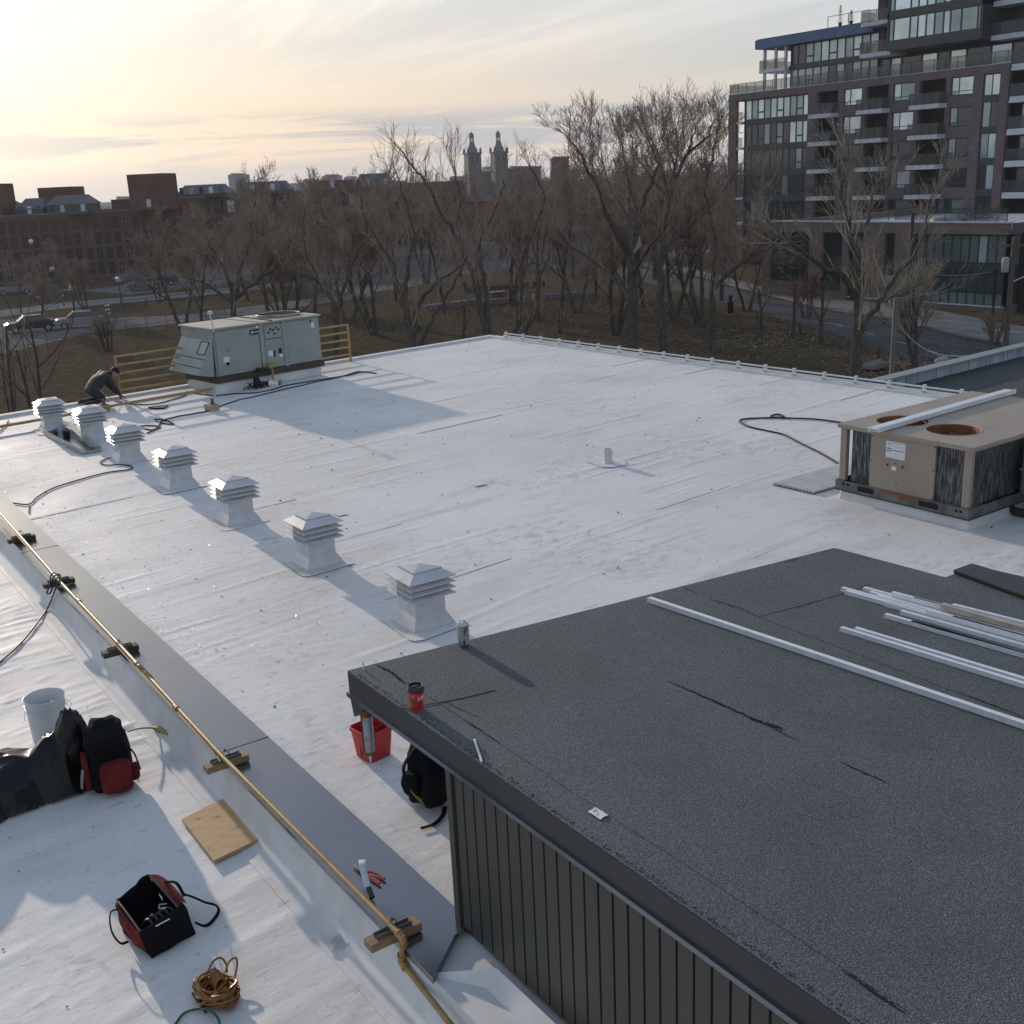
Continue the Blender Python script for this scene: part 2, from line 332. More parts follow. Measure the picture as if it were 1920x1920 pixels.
def shingle_material():
    m = bpy.data.materials.new('granulated bitumen sheet'); m.use_nodes = True
    n, l = m.node_tree.nodes, m.node_tree.links; b = n['Principled BSDF']
    t = n.new('ShaderNodeTexCoord'); mpx = n.new('ShaderNodeMapping'); mpx.inputs['Rotation'].default_value = (.6, .45, .3); l.new(t.outputs['Object'], mpx.inputs[0])
    x = n.new('ShaderNodeTexNoise'); x.inputs['Scale'].default_value = 230; x.inputs['Detail'].default_value = 3; l.new(mpx.outputs[0], x.inputs['Vector'])
    r = n.new('ShaderNodeMapRange'); r.inputs[1].default_value = 0.42; r.inputs[2].default_value = 0.68; l.new(x.outputs[0], r.inputs[0])
    p = n.new('ShaderNodeMath'); p.operation = 'POWER'; l.new(r.outputs[0], p.inputs[0]); p.inputs[1].default_value = 1.6
    mx = n.new('ShaderNodeMix'); mx.data_type = 'RGBA'; l.new(p.outputs[0], mx.inputs[0]); mx.inputs[6].default_value = (0.044, 0.051, 0.057, 1); mx.inputs[7].default_value = (0.235, 0.258, 0.28, 1)
    y = n.new('ShaderNodeTexNoise'); y.inputs['Scale'].default_value = 2.2; y.inputs['Detail'].default_value = 5; l.new(t.outputs['Object'], y.inputs['Vector'])
    ry = n.new('ShaderNodeMapRange'); ry.inputs[1].default_value = 0.35; ry.inputs[2].default_value = 0.7; ry.inputs[3].default_value = 1.06; ry.inputs[4].default_value = 0.86; l.new(y.outputs[0], ry.inputs[0])
    mm = n.new('ShaderNodeVectorMath'); mm.operation = 'SCALE'; l.new(mx.outputs[2], mm.inputs[0]); l.new(ry.outputs[0], mm.inputs['Scale'])
    l.new(mm.outputs[0], b.inputs['Base Color']); b.inputs['Roughness'].default_value = 0.85; b.inputs['Specular IOR Level'].default_value = 0.3
    bp = n.new('ShaderNodeBump'); bp.inputs['Strength'].default_value = 0.6; bp.inputs['Distance'].default_value = 0.003; l.new(x.outputs[0], bp.inputs['Height']); l.new(bp.outputs[0], b.inputs['Normal'])
    return m
M['bitumen'] = shingle_material()
# ------------------------------------------------------------------ the roof we stand above
GZ = -7.8
ZL = -0.25
def far_edge(x): return 21.3 + (x - 3.69) * 0.104
def right_edge(y): return 15.2 + (22.5 - y) * 0.047
def grid_mesh(name, m, xs, ys, warp, hf, parent):
    nx, ny = len(xs), len(ys)
    U, V = np.meshgrid(xs, ys)
    X, Y = warp(U, V)
    Z = hf(X, Y)
    co = np.stack([X, Y, Z], -1).reshape(-1, 3)
    i = np.arange((nx - 1) * (ny - 1)); a = (i // (nx - 1)) * nx + i % (nx - 1)
    q = np.stack([a, a + 1, a + nx + 1, a + nx], -1)
    me = bpy.data.meshes.new(name); me.vertices.add(len(co)); me.vertices.foreach_set('co', co.ravel().astype(np.float32))
    me.loops.add(q.size); me.loops.foreach_set('vertex_index', q.ravel().astype(np.int32))
    me.polygons.add(len(q)); me.polygons.foreach_set('loop_start', (np.arange(len(q)) * 4).astype(np.int32)); me.polygons.foreach_set('loop_total', np.full(len(q), 4, np.int32))
    me.update(); me.validate(); me.polygons.foreach_set('use_smooth', [True] * len(q)); me.materials.append(m)
    o = bpy.data.objects.new(name, me); col.objects.link(o); o.parent = parent
    return o
rng = np.random.RandomState(11)
def ridges(n, xr, yr, ang, ln, wd, ht):
    out = []
    for _ in range(n):
        out.append((rng.uniform(*xr), rng.uniform(*yr), rng.normal(*ang), rng.uniform(*ln), rng.uniform(*wd), rng.uniform(*ht)))
    return out
def height(rs, X, Y, base=0.0):
    Z = np.full(X.shape, base)
    for cx_, cy_, a, L, w, h in rs:
        dx, dy = X - cx_, Y - cy_
        s = dx * math.cos(a) + dy * math.sin(a); t = -dx * math.sin(a) + dy * math.cos(a)
        t = t + 0.03 * np.sin(s * 2.3 + cx_ * 7)
        k = np.exp(-(t / w) ** 2) * np.exp(-(s / (L / 2)) ** 4)
        Z = Z + h * k
    return Z
bld = thing('roofed_building', 'low building with the broad white membrane roof in the foreground', 'building', (0, 0, 0))
seams = [1.1, 2.9, 4.75, 6.6, 8.4, 10.25, 12.1, 13.9, 15.7, 17.5, 19.3]
def main_h(X, Y):
    rs = ridges(230, (2.6, 15.2), (2, 21.5), (0.09, 0.035), (0.4, 2.6), (0.014, 0.035), (0.002, 0.0065))
    Z = height(rs, X, Y)
    for k, s in enumerate(seams):
        yy = Y - s - (X - 2.5) * 0.10
        Z = Z + 0.003 / (1 + np.exp(-yy / 0.012)) * (1 if k % 2 else -1) + 0.003 * np.exp(-((yy - 0.1) / 0.05) ** 2) * (0.5 + 0.5 * np.sin(X * 1.7 + k * 2.1))
    Z = Z + 0.004 * np.sin(X * 0.9 + Y * 0.4) * np.sin(Y * 0.7)
    return Z
def warp_main(U, V):
    X = 2.46 + U * (right_edge(V) - 2.46)
    Y = np.minimum(V, 99); Y = -3 + (V + 3) / 24.0 * (far_edge(X) + 3)
    return X, Y
grid_mesh('roof_membrane', M['membrane'], np.linspace(0, 1, 105), np.linspace(-3, 21, 860), warp_main, main_h, bld)
def left_h(X, Y):
    rs = ridges(260, (-0.5, 1.9), (2.5, 13), (0.55, 0.35), (0.1, 0.5), (0.012, 0.03), (0.001, 0.004))
    rs += ridges(60, (-0.5, 1.9), (3, 16), (0.16, 0.05), (0.4, 1.6), (0.02, 0.04), (0.003, 0.007))
    rs += [(0.2, 9.0 + k * 1.6, 0.12, 4.5, 0.05, 0.005) for k in range(5)]
    rs += ridges(40, (1.2, 1.95), (6, 12), (0.12, 0.2), (0.3, 0.9), (0.015, 0.03), (0.004, 0.009))
    return height(rs, X, Y, ZL)
grid_mesh('lower_roof_membrane', M['membrane'], np.linspace(-4.0, 2.07, 155), np.linspace(-2, 21.1, 620), lambda U, V: (U, V), left_h, bld)
# walls of the building and the drip edge along its far and right side
w = MB()
P4 = [(2.46, -3), (right_edge(-3), -3), (right_edge(22.5), far_edge(15.2)), (2.46, far_edge(2.46))]
def quadwall(mb, a, b, z0, z1, th=0.12):
    a, b = Vector((*a, 0)), Vector((*b, 0)); d = (b - a).normalized(); nn = Vector((d.y, -d.x, 0))
    vs = [a, b, b - nn * th, a - nn * th]
    mb.prism([(v.x, v.y) for v in vs], z0, z1)
for i in (0, 1, 2): quadwall(w, P4[i], P4[(i + 1) % 4], GZ, -0.03, 0.2)
quadwall(w, (2.46, far_edge(2.46)), (-4, 21.1), GZ, ZL - 0.03, 0.2)
w.build('wall', mat('brick wall', (0.20, 0.11, 0.08), 0.85, c2=(0.14, 0.08, 0.06), vscale=8), bld)
e = MB()
ex = [2.5 + i * 1.27 for i in range(11)]
for i in range(10):
    a, b = ex[i], ex[i + 1] - 0.004
    e.beam((a, far_edge(a) - 0.02, -0.02), (b, far_edge(b) - 0.02, -0.02), 0.16, 0.12)
e.beam((-4, 21.1, ZL), (2.44, far_edge(2.44) - 0.1, ZL), 0.16, 0.12)
e.build('edge_flashing', M['curb'], bld)
e = MB()
ry = [22.4 - i * 1.6 for i in range(9)]
for i in range(8):
    a, b = ry[i], ry[i + 1] + 0.004
    e.beam((right_edge(a) - 0.04, a, -0.01), (right_edge(b) - 0.04, b, -0.01), 0.2, 0.08)
e.build('edge_flashing', M['curb'], bld)
# grey cap over the low kerb between the two roofs: four sheets, lapped at the joints
cy_ = [3.92, 6.72, 9.55, 12.4, 15.4, 18.4, 21.2]
for i in range(len(cy_) - 1):
    c = MB(); y0, y1 = cy_[i], cy_[i + 1] + 0.03
    z = 0.052 + 0.0025 * (i % 2)
    L, Rr = 2.125, 2.50
    if i == 0: prof_x = (L + 0.015, Rr)
    N = 14
    for k in range(N):
        a, b = y0 + (y1 - y0) * k / N, y0 + (y1 - y0) * (k + 1) / N
        wa, wb = 0.004 * math.sin(a * 2.1), 0.004 * math.sin(b * 2.1)
        c.add([(L, a, z + wa - 0.035), (L, a, z + wa), (Rr, a, z + 0.004 - wa * .5), (Rr, a, z - 0.05), (L, b, z + wb - 0.035), (L, b, z + wb), (Rr, b, z + 0.004 - wb * .5), (Rr, b, z - 0.05)],
              [(0, 4, 5, 1), (1, 5, 6, 2), (2, 6, 7, 3)])
    c.add([(L, y0, z - 0.035), (L, y0, z), (Rr, y0, z + 0.004), (Rr, y0, z - 0.05)], [(0, 1, 2, 3)])
    if i == 0: c.v = [(x + (0.0 if yy > 3.93 else 0.0), yy + (0.30 * max(0, (x - 2.125) / 0.375) if yy < 3.93 else 0), zz) for x, yy, zz in c.v]
    c.build('cap_sheet', M['cap'], bld, smooth=True)
k = MB(); k.box((2.15, -2, -0.6), (2.47, 21.2, 0.012)); k.build('kerb', M['curb'], bld)
# membrane turned up against the kerb and against the penthouse wall
s = MB(); ys = [-2 + i * 0.25 for i in range(93)]
for j, yy in enumerate(ys):
    wv = 0.006 * math.sin(yy * 5.3) + 0.005 * math.sin(yy * 13.1)
    top = 0.02 if yy > 3.85 else 0.09
    tx = 2.149 if yy > 3.85 else 2.38
    if yy > 3.85: s.v += [(2.00 + wv, yy, ZL + 0.007), (2.07 + wv, yy, ZL + 0.014), (2.105 + wv * .6, yy, ZL + 0.045), (2.122, yy, ZL + 0.13 + wv * .4), (tx - 0.012, yy, top - 0.015), (tx, yy, top)]
    else: s.v += [(2.00 + wv, yy, ZL + 0.007), (2.07 + wv, yy, ZL + 0.014), (2.115 + wv * .6, yy, ZL + 0.05), (2.19, yy, ZL + 0.13 + wv * .6), (tx - 0.05, yy, top - 0.06), (tx, yy, top)]
for j in range(len(ys) - 1):
    for q in range(5): s.f.append((j * 6 + q, j * 6 + q + 1, (j + 1) * 6 + q + 1, (j + 1) * 6 + q)); s.mi.append(0)
s.build('upturned_flashing', M['curb'], bld, smooth=True)
st = MB()
def lap(x0, x1, y0, y1, z, name='membrane_lap'):
    m = MB(); m.box((x0, y0, z), (x1, y1, z + 0.006)); return m.build(name, M['membrane'], bld)
lap(1.955, 2.04, -1.5, 21.0, ZL)
def patch(pts, z=0.006, h=0.004, name='membrane_patch', mm='curb'):
    m = MB(); m.prism([(at(*p)[0], at(*p)[1]) for p in pts], z, z + h); return m.build(name, M[mm], bld)
patch([(1100, 867), (1118, 856), (1172, 866), (1176, 872), (1150, 877), (1130, 877)])
patch([(624, 964), (638, 960), (653, 965), (634, 969)])
patch([(888, 909), (910, 906), (912, 909), (890, 913)])
for k_, s_ in enumerate(seams):
    y0_ = s_ + .01; m_ = MB(); n_ = 60; Lo, Hi = [], []
    for i in range(n_ + 1):
        xx = 2.52 + (right_edge(s_) - 2.7) * i / n_; yy = y0_ + (xx - 2.5) * .10; w_ = .045 + .006 * math.sin(xx * 3 + k_); yy = -3 + (yy + 3) / 24.0 * (far_edge(xx) + 3) if False else yy; Lo.append((xx, yy)); Hi.append((xx, yy + w_))
    i = rng.randint(0, 10)
    while i < n_ - 3:
        j_ = min(n_, i + rng.randint(4, 11)); m_ = MB(); m_.prism(Lo[i:j_ + 1] + Hi[i:j_ + 1][::-1], 0.0, .0030); m_.build('membrane_lap', M['membrane'], bld); i = j_ + rng.randint(10, 24)
# small dark bits and white flakes lying on the membrane
d = MB()
def bit(mb, x, y, z, r):
    a = random.random() * 6; n = random.choice((3, 4, 5)); pts = []
    for k in range(n):
        an = a + 2 * math.pi * k / n; rr = r * random.uniform(.5, 1.2); pts.append((x + rr * math.cos(an), y + rr * .6 * math.sin(an)))
    mb.prism(pts, z, z + r * random.uniform(.1, .5))
for _ in range(520):
    x = random.uniform(2.6, 15); y = random.uniform(3.5, far_edge(x) - .3)
    bit(d, x, y, 0.004, random.choice((0.006, 0.009, 0.013, 0.018)))
for _ in range(110): bit(d, random.uniform(0, 1.8), random.uniform(3.6, 13), ZL + 0.004, random.choice((.003, .005, .008)))
tag(d.build('debris', mat('dark debris', (0.05, 0.045, 0.04), 0.8)), 'tiny dark crumbs scattered over the white roof', 'debris', kind='stuff')
g = MB()  # small shiny white flakes built to stand for the glint specks
for _ in range(700):
    x = 2.55 + abs(random.gauss(0, 0.9)); y = random.choice((random.gauss(8.6, 0.5), random.gauss(10.2, 1.0), random.gauss(12.5, 1.6), random.uniform(7, 18)))
    a = random.random() * 3; r = random.choice((.006, .01, .016)); t = random.uniform(-.25, .25)
    dx, dy = math.cos(a) * r, math.sin(a) * r
    g.add([(x - dx, y - dy, .010), (x + dy * .5, y - dx * .5, .010 + r * t), (x + dx, y + dy, .012), (x - dy * .5, y + dx * .5, .010 - r * t)], [(0, 1, 2, 3)])
tag(g.build('glint_flecks', mat('shiny flakes', (0.85, 0.85, 0.85), 0.12)), 'shiny white shavings strewn beside the grey cap', 'flecks', kind='stuff')

# ------------------------------------------------------------------ roof vents
def make_vent():
    t = thing('roof_vent', 'x', 'roof vent')
    b = MB(); b.frustum((0, 0), .205, .205, 0, .205, .205, .012, False); b.frustum((0, 0), .205, .205, .012, .148, .148, .115, False); b.build('base_flashing', M['white_paint'], t)
    n = MB(); n.frustum((0, 0), .148, .148, .115, .148, .148, .43, False); n.build('neck', M['white_paint'], t)
    sc = MB(); sc.lathe([(0.0, -.003), (.007, -.002), (.007, .004), (0.003, .007)], (0, 0, 0), 8, m=Matrix.Translation((0.02, -.148, .27)) @ Matrix.Rotation(R(90), 4, 'X')); sc.build('screw', M['ink'], t)
    for z in (.288, .340, .392):
        l = MB()
        l.frustum((0, 0), .225, .225, z, .15, .15, z + .036, False); l.frustum((0, 0), .225, .225, z - .006, .225, .225, z, False)
        l.add([(a * .225, c * .225, z - .006) for a, c in ((-1, -1), (1, -1), (1, 1), (-1, 1))] + [(a * .15, c * .15, z + .029) for a, c in ((-1, -1), (1, -1), (1, 1), (-1, 1))], [(1, 0, 4, 5), (2, 1, 5, 6), (3, 2, 6, 7), (0, 3, 7, 4)])
        l.build('louvre', M['white_paint'], t)
    h = MB(); h.frustum((0, 0), .229, .229, .442, .229, .229, .450, True); h.frustum((0, 0), .229, .229, .450, .132, .132, .507, False); h.build('hood', M['white_paint'], t)
    c = MB(); c.frustum((0, 0), .140, .140, .507, .140, .140, .519, True)
    c.add([(-.140, -.140, .519), (.140, -.140, .519), (.140, .140, .519), (-.140, .140, .519), (0, 0, .541)], [(0, 1, 4), (1, 2, 4), (2, 3, 4), (3, 0, 4)]); c.build('cap', M['white_paint'], t)
    return t
v0 = make_vent()
vents = [(4.47, 7.91, 'nearest white louvred roof vent, beside the dark penthouse corner and the can'), (4.47, 10.03, 'white louvred vent second nearest in the row, one behind the vent by the can'),
         (4.44, 12.07, 'white louvred vent third nearest, just ahead of the middle of the row'), (4.46, 14.16, 'white louvred vent in the exact middle of the row of seven'),
         (4.42, 16.17, 'white louvred vent right behind the green cord loop, its left side catching sun'), (4.44, 18.08, 'white louvred vent beside the long metal tray, second farthest in the row'),
         (4.13, 19.35, 'farthest white louvred vent, glinting in front of the kneeling worker')]
for i, (x, y, lb) in enumerate(vents):
    o = v0 if i == 0 else copy_tree(v0)
    o.location = (x, y, 0.004); o.rotation_euler.z = R((-1.5, 1, -1, 1.5, -2, -3, -3)[i]); tag(o, lb, 'roof vent', 'row of louvred roof vents')
    m = MB(); xx, yy = x, y
    m.prism([(x - .29, y - .33), (x - .20, y - .36), (x + .27, y - .31), (x + .29, y + .28), (x - .27, y + .28), (x - .31, y - .26)], 0.006, 0.0085); m.build('membrane_patch', M['membrane'], bld)
# ------------------------------------------------------------------ pipe vent
t = thing('pipe_vent', 'short white capped plumbing pipe standing alone in the middle of the roof', 'pipe vent', tuple(at(1140, 868)))
b = MB(); b.lathe([(.10, 0), (.062, .015), (.058, .02), (.058, .17), (.062, .172), (.062, .19), (.045, .192), (.04, .15)], n=20); b.build('pipe', M['white_paint'], t, smooth=True)
b = MB(); b.lathe([(.0, .155), (.042, .155)], n=16, close=False); b.build('bore', M['black'], t)
# ------------------------------------------------------------------ ribbed white mat by the beige unit
q = [at(1447, 910), at(1524, 928), at(1660, 890), at(1583, 872)]
t = thing('ribbed_mat', 'ribbed white walkway mat lying left of the beige air conditioner', 'mat', tuple(q[0]))
o0 = q[0]
def bil(u, v): return (q[0] * (1 - u) + q[1] * u) * (1 - v) + (q[3] * (1 - u) + q[2] * u) * v
m = MB(); m.prism([((p - o0).x, (p - o0).y) for p in q], 0.008, 0.012); m.build('backing', mat('mat backing', (0.26, 0.26, 0.24), .7), t)
for k in range(13):
    u = (k + .5) / 13; a, b_ = bil(u, 0.01) - o0, bil(u, .99) - o0
    r_ = MB(); r_.beam((a.x, a.y, .030), (b_.x, b_.y, .030), .030, .022); r_.build('rib', M['curb'], t)

# ------------------------------------------------------------------ grey green rooftop unit
tr = thing('air_handling_unit', 'grey green rooftop air unit with sloped intake hood, by the far edge', 'rooftop unit', tuple(at(411, 737)), R(7.5))
Wd, Dp, ZB, ZT = 2.40, 1.28, .30, 1.215
b = MB(); b.box((-.02, .04, 0), (2.36, 1.2, .17)); b.build('curb', M['curb'], tr)
b = MB(); b.beam((0, .02, .235), (Wd, .02, .235), .05, .12); b.beam((0, Dp, .235), (Wd, Dp, .235), .05, .12); b.beam((0, 0, .235), (0, Dp, .235), .05, .12); b.beam((Wd, 0, .235), (Wd, Dp, .235), .05, .12); b.box((.03, .05, .175), (Wd - .03, Dp - .03, .23)); b.build('base_rail', M['darkiron'], tr)
b = MB(); b.box((.01, .02, ZB), (Wd - .01, Dp, ZT - .02)); b.build('cabinet', M['trane'], tr, bevel=.008)
for i, (x0, x1, y0) in enumerate(((.05, .98, -.012), (1.10, 1.50, -.012), (1.60, 2.36, -.012))):
    b = MB(); b.box((x0, y0, ZB + .02), (x1, .018, ZT - .06)); p = b.build('access_panel', M['trane'], tr, bevel=.006)
for x in (1.04, 1.55):
    b = MB(); b.box((x - .045, -.018, ZB), (x + .045, .016, ZT - .03)); b.build('corner_post', M['trane'], tr, bevel=.004)
b = MB(); b.box((1.12, -.02, 1.19 - .30), (1.49, -.0125, 1.13)); b.build('control_panel', M['trane'], tr, bevel=.003)
b = MB(); b.box((1.12, -.024, 1.19 - .312), (1.49, -.0205, 1.19 - .303)); b.build('panel_seam', M['ink'], tr)
for x, z in ((1.19, 1.01), (1.24, 1.065), (1.30, 1.045), (1.365, 1.08), (1.42, 1.04)):
    b = MB(); b.lathe([(.021, 0), (.021, .006)], n=14, m=Matrix.Translation((x, -.02, z)) @ Matrix.Rotation(R(90), 4, 'X')); b.build('gauge_hole', M['ink'], tr)
b = MB(); b.box((1.30, -.024, .955), (1.35, -.0205, .985)); b.build('sticker', M['ink'], tr)
b = MB(); b.box((-.02, -.03, ZT - .02), (1.28, Dp + .03, ZT + .012)); b.build('roof_panel', M['trane_top'], tr, bevel=.006)
b = MB(); b.box((1.285, -.03, ZT - .02), (Wd + .02, Dp + .03, ZT + .012)); b.build('roof_panel', M['trane_top'], tr, bevel=.006)
b = MB(); b.tube([(1.28, -.04, ZT + .02), (1.28, Dp, ZT + .02)], .012, 6); b.tube([(1.0, -.04, ZT + .015), (.95, Dp, ZT + .015)], .006, 5); b.build('roof_strap', M['darkiron'], tr)
b = MB(); b.lathe([(.42, 0), (.45, .035), (.43, .05), (.40, .03)], (1.85, .66, ZT + .012), 28, close=False); b.build('fan_ring', M['trane_top'], tr, smooth=True)
b = MB(); b.lathe([(0.001, .012), (.40, .012)], (1.85, .66, ZT + .004), 28, close=False); b.build('fan_opening', M['rust'], tr)
f_ = MB()
for k in range(9): f_.tube([(1.45, .32 + k * .085, ZT + .05), (2.25, .32 + k * .085, ZT + .05)], .004, 4)
for k in range(5): f_.tube([(1.5 + k * .17, .26, ZT + .052), (1.5 + k * .17, 1.06, ZT + .052)], .004, 4)
f_.build('fan_guard', M['darkiron'], tr)
# hood on the left end: leans outward down to the left
b = MB()
hp = [(0, .0, 1.02), (-.12, .04, 1.0), (-.40, .10, .40), (-.02, .02, .34)]
yb = Dp - .02
vs = [(-.005, .01, 1.00), (-.36, .05, .38), (-.05, .01, .315)] ; vb = [(x, yb, z) for x, _, z in vs]
b.add(vs + vb, [(0, 1, 2), (3, 5, 4), (0, 3, 4, 1), (1, 4, 5, 2), (2, 5, 3, 0)]); hood = b.build('intake_hood', M['trane'], tr, bevel=.006)
def on_hood(u, v, off=.008):   # u along depth, v down the slope
    a = Vector(vs[0]); c = Vector(vs[1]); p = a + (c - a) * v; p.y = .03 + u * (yb - .05); nn = Vector((-(a.z - c.z), 0, (a.x - c.x))).normalized(); return p + nn * off
b = MB(); c4 = [on_hood(*x) for x in ((.05, .06), (.30, .06), (.30, .42), (.05, .42))]
for i in range(4): b.beam(c4[i], c4[(i + 1) % 4], .012, .012)
b.build('door_frame', M['ink'], tr)
b = MB(); b.add([on_hood(u, v, .006) for u, v in ((.06, .07), (.29, .07), (.29, .41), (.06, .41))], [(0, 1, 2, 3)]); b.build('hatch', M['trane_top'], tr)
b = MB()
for v in (.55, .80): b.beam(on_hood(0.0, v), on_hood(1, v - .03), .008, .01)
b.build('hood_seam', M['ink'], tr)
b = MB(); b.box((.79, -.02, 1.01), (.99, -.0125, 1.10)); pl = b.build('name_plate', M['ink'], tr)
b = MB(); b.lathe([(.026, 0), (.026, .004)], n=18, m=Matrix.Translation((.838, -.0205, 1.055)) @ Matrix.Rotation(R(90), 4, 'X')); b.build('emblem', M['white_ink'], tr)
b = MB()
for k in range(4):
    an = math.pi / 4 * k; b.beam((.838 - .018 * math.cos(an), -.0252, 1.055 - .018 * math.sin(an)), (.838 + .018 * math.cos(an), -.0252, 1.055 + .018 * math.sin(an)), .004, .0012, up=(0, 1, 0))
b.build('emblem_star', M['ink'], tr)
text_mesh('TRANE', .036, M['white_ink'], tr, Matrix.Translation((.928, -.0222, 1.055)) @ Matrix.Rotation(R(90), 4, 'X'), bold=.0012)
for x0, z0, x1, z1, mm in ((.93, 1.13, .985, 1.165, 'paper'), (.17, .56, .29, .66, 'paper'), (.22, .50, .28, .56, 'ink'), (1.15, .54, 1.25, .65, 'paper'), (1.26, .52, 1.30, .65, 'ink'), (1.38, .57, 1.45, .67, 'ink'), (1.385, .50, 1.46, .565, 'paper'), (2.18, .98, 2.25, 1.08, 'paper'), (2.15, 1.09, 2.19, 1.14, 'ink'), (.28, .78, .32, .79, 'ink')):
    b = MB(); b.box((x0, -.0185, z0), (x1, -.0125, z1)); b.build('sticker', M[mm], tr)
b = MB(); b.box((Wd, .3, .95), (Wd + .09, .75, 1.15)); b.box((Wd - .002, .1, .78), (Wd + .03, .2, .92)); b.build('electric_box', M['trane'], tr, bevel=.005)
b = MB(); b.tube([(.02, -.06, ZT - .05), (-.02, -.05, 1.50)], .012, 8); b.box((-.05, -.085, 1.50), (.02, -.015, 1.56)); b.build('sensor_mast', M['white_paint'], tr)
# gas valves and tangled tools at its foot
b = MB(); b.tube(spline([(1.12, -.10, .03), (1.14, -.10, .28), (1.10, -.06, .34)], 4), .022, 8); b.box((1.05, -.15, .34), (1.19, -.05, .42)); b.build('gas_regulator', M['yellow'], tr, smooth=True)
b = MB()
for k in range(22):
    x = random.uniform(.55, 1.0); b.tube(spline([(x, random.uniform(-.3, -.1), .02), (x + random.uniform(-.12, .12), random.uniform(-.25, -.1), random.uniform(.05, .14)), (x + random.uniform(-.2, .2), random.uniform(-.35, -.1), .02)], 3), .009, 5)
b.box((.70, -.2, .05), (.78, -.1, .20)); b.box((.82, -.18, .30), (.98, -.03, .36))
hc = b.build('cord_heap', M['brown_hose']); hc.matrix_world = tr.matrix_world; hc.location = tr.location; hc.rotation_euler = tr.rotation_euler; tag(hc, 'tangled brown hoses heaped at the foot of the grey green unit', 'hose heap')
b = MB(); b.lathe([(.06, 0), (.085, .04), (.07, .09), (.02, .12)], (1.02, -.2, 0), 7); b.lathe([(.05, 0), (.06, .03), (.03, .08)], (1.1, -.24, 0), 6)
o = b.build('crumpled_bag', M['paper'], None, smooth=True); o.location = tr.location; o.rotation_euler = tr.rotation_euler; tag(o, 'crumpled white bag in front of the grey green unit', 'bag')
b = MB(); b.lathe([(.035, 0), (.035, .08), (.03, .085)], (1.22, -.22, 0), 14); o = b.build('green_cup', mat('green plastic', (.10, .30, .20), .5), None, smooth=True); o.location = tr.location; o.rotation_euler = tr.rotation_euler; tag(o, 'small green and white tub by the crumpled bag', 'tub')

# ------------------------------------------------------------------ beige condensing unit on the right
ac = thing('condensing_unit', 'beige rooftop condenser with two rusty fan openings at the right', 'air conditioner', (10.01, 6.255, -.055))
ac.scale = (1.0156, 1.0156, 1.0156)
WY, LX, Z0, Z1 = 1.60, 2.45, .22, .925
b = MB(); b.frustum((LX / 2, WY / 2), LX / 2 - .0, WY / 2 + .015, 0, LX / 2 - .02, WY / 2 + .0, .165); b.build('curb', M['curb'], ac, bevel=.02)
b = MB(); b.box((-.02, -.03, .165), (LX, WY + .03, .18)); b.build('gasket', M['rubber'], ac)
b = MB(); b.box((-.025, -.03, .18), (-.012, WY + .03, .285)); b.box((-.012, -.03, .18), (LX, -.017, .285)); b.box((-.012, WY + .017, .18), (LX, WY + .03, .285)); b.box((0, -.01, .18), (LX - .1, WY + .01, .2)); b.build('base_rail', M['steelrail'], ac)
for y0, y1 in ((.32, .55), (1.12, 1.33)):
    b = MB(); b.box((-.0285, y0, .205), (-.0255, y1, .265)); b.build('fork_slot', M['ink'], ac)
for y_, z_ in ((.06, .245), (.11, .245), (1.46, .25), (1.52, .25)):
    b = MB(); b.lathe([(.016, 0), (.016, .003)], n=12, m=Matrix.Translation((-.0255, y_, z_)) @ Matrix.Rotation(R(-90), 4, 'Y')); b.build('rail_hole', M['ink'], ac)
b = MB(); b.add([(-.0275, .56, .284), (-.0275, 1.06, .284), (-.0275, .98, .258), (-.0275, .9, .245), (-.0275, .84, .262), (-.0275, .78, .215), (-.0275, .72, .262), (-.0275, .66, .232)], [tuple(range(8))]); b.build('rust_stain', M['rust'], ac)
# corner posts
for x, y in ((0, 0), (0, WY - .075)):
    b = MB(); b.box((x - .004, y - .004, .285), (x + .055, y + .079, Z1 - .03)); b.build('corner_post', M['tan'], ac, bevel=.005)
b = MB(); b.box((1.10, -.004, .285), (1.14, .03, Z1 - .03)); b.build('corner_post', M['tan'], ac)
b = MB(); b.box((-.008, .40, .25), (.02, 1.20, Z1 - .04)); b.build('access_panel', M['tan'], ac, bevel=.004)
b = MB(); b.box((.02, .078, .285), (.05, .40, Z1 - .03)); b.build('condenser_coil', M['fins'], ac)
b = MB(); b.box((.02, 1.20, .285), (.05, 1.46, Z1 - .03)); b.build('condenser_coil', M['fins'], ac)
b = MB(); b.box((.06, .02, .285), (1.10, .05, Z1 - .03)); b.build('condenser_coil', M['fins'], ac)
b = MB(); b.box((.50, WY - .05, .285), (1.10, WY - .02, Z1 - .03)); b.build('condenser_coil', M['fins'], ac)
b = MB(); b.box((1.14, .005, .285), (LX - .02, WY - .005, Z1 - .03)); b.box((.05, .2, .285), (.08, WY - .2, .6)); b.build('cabinet', M['tan'], ac)
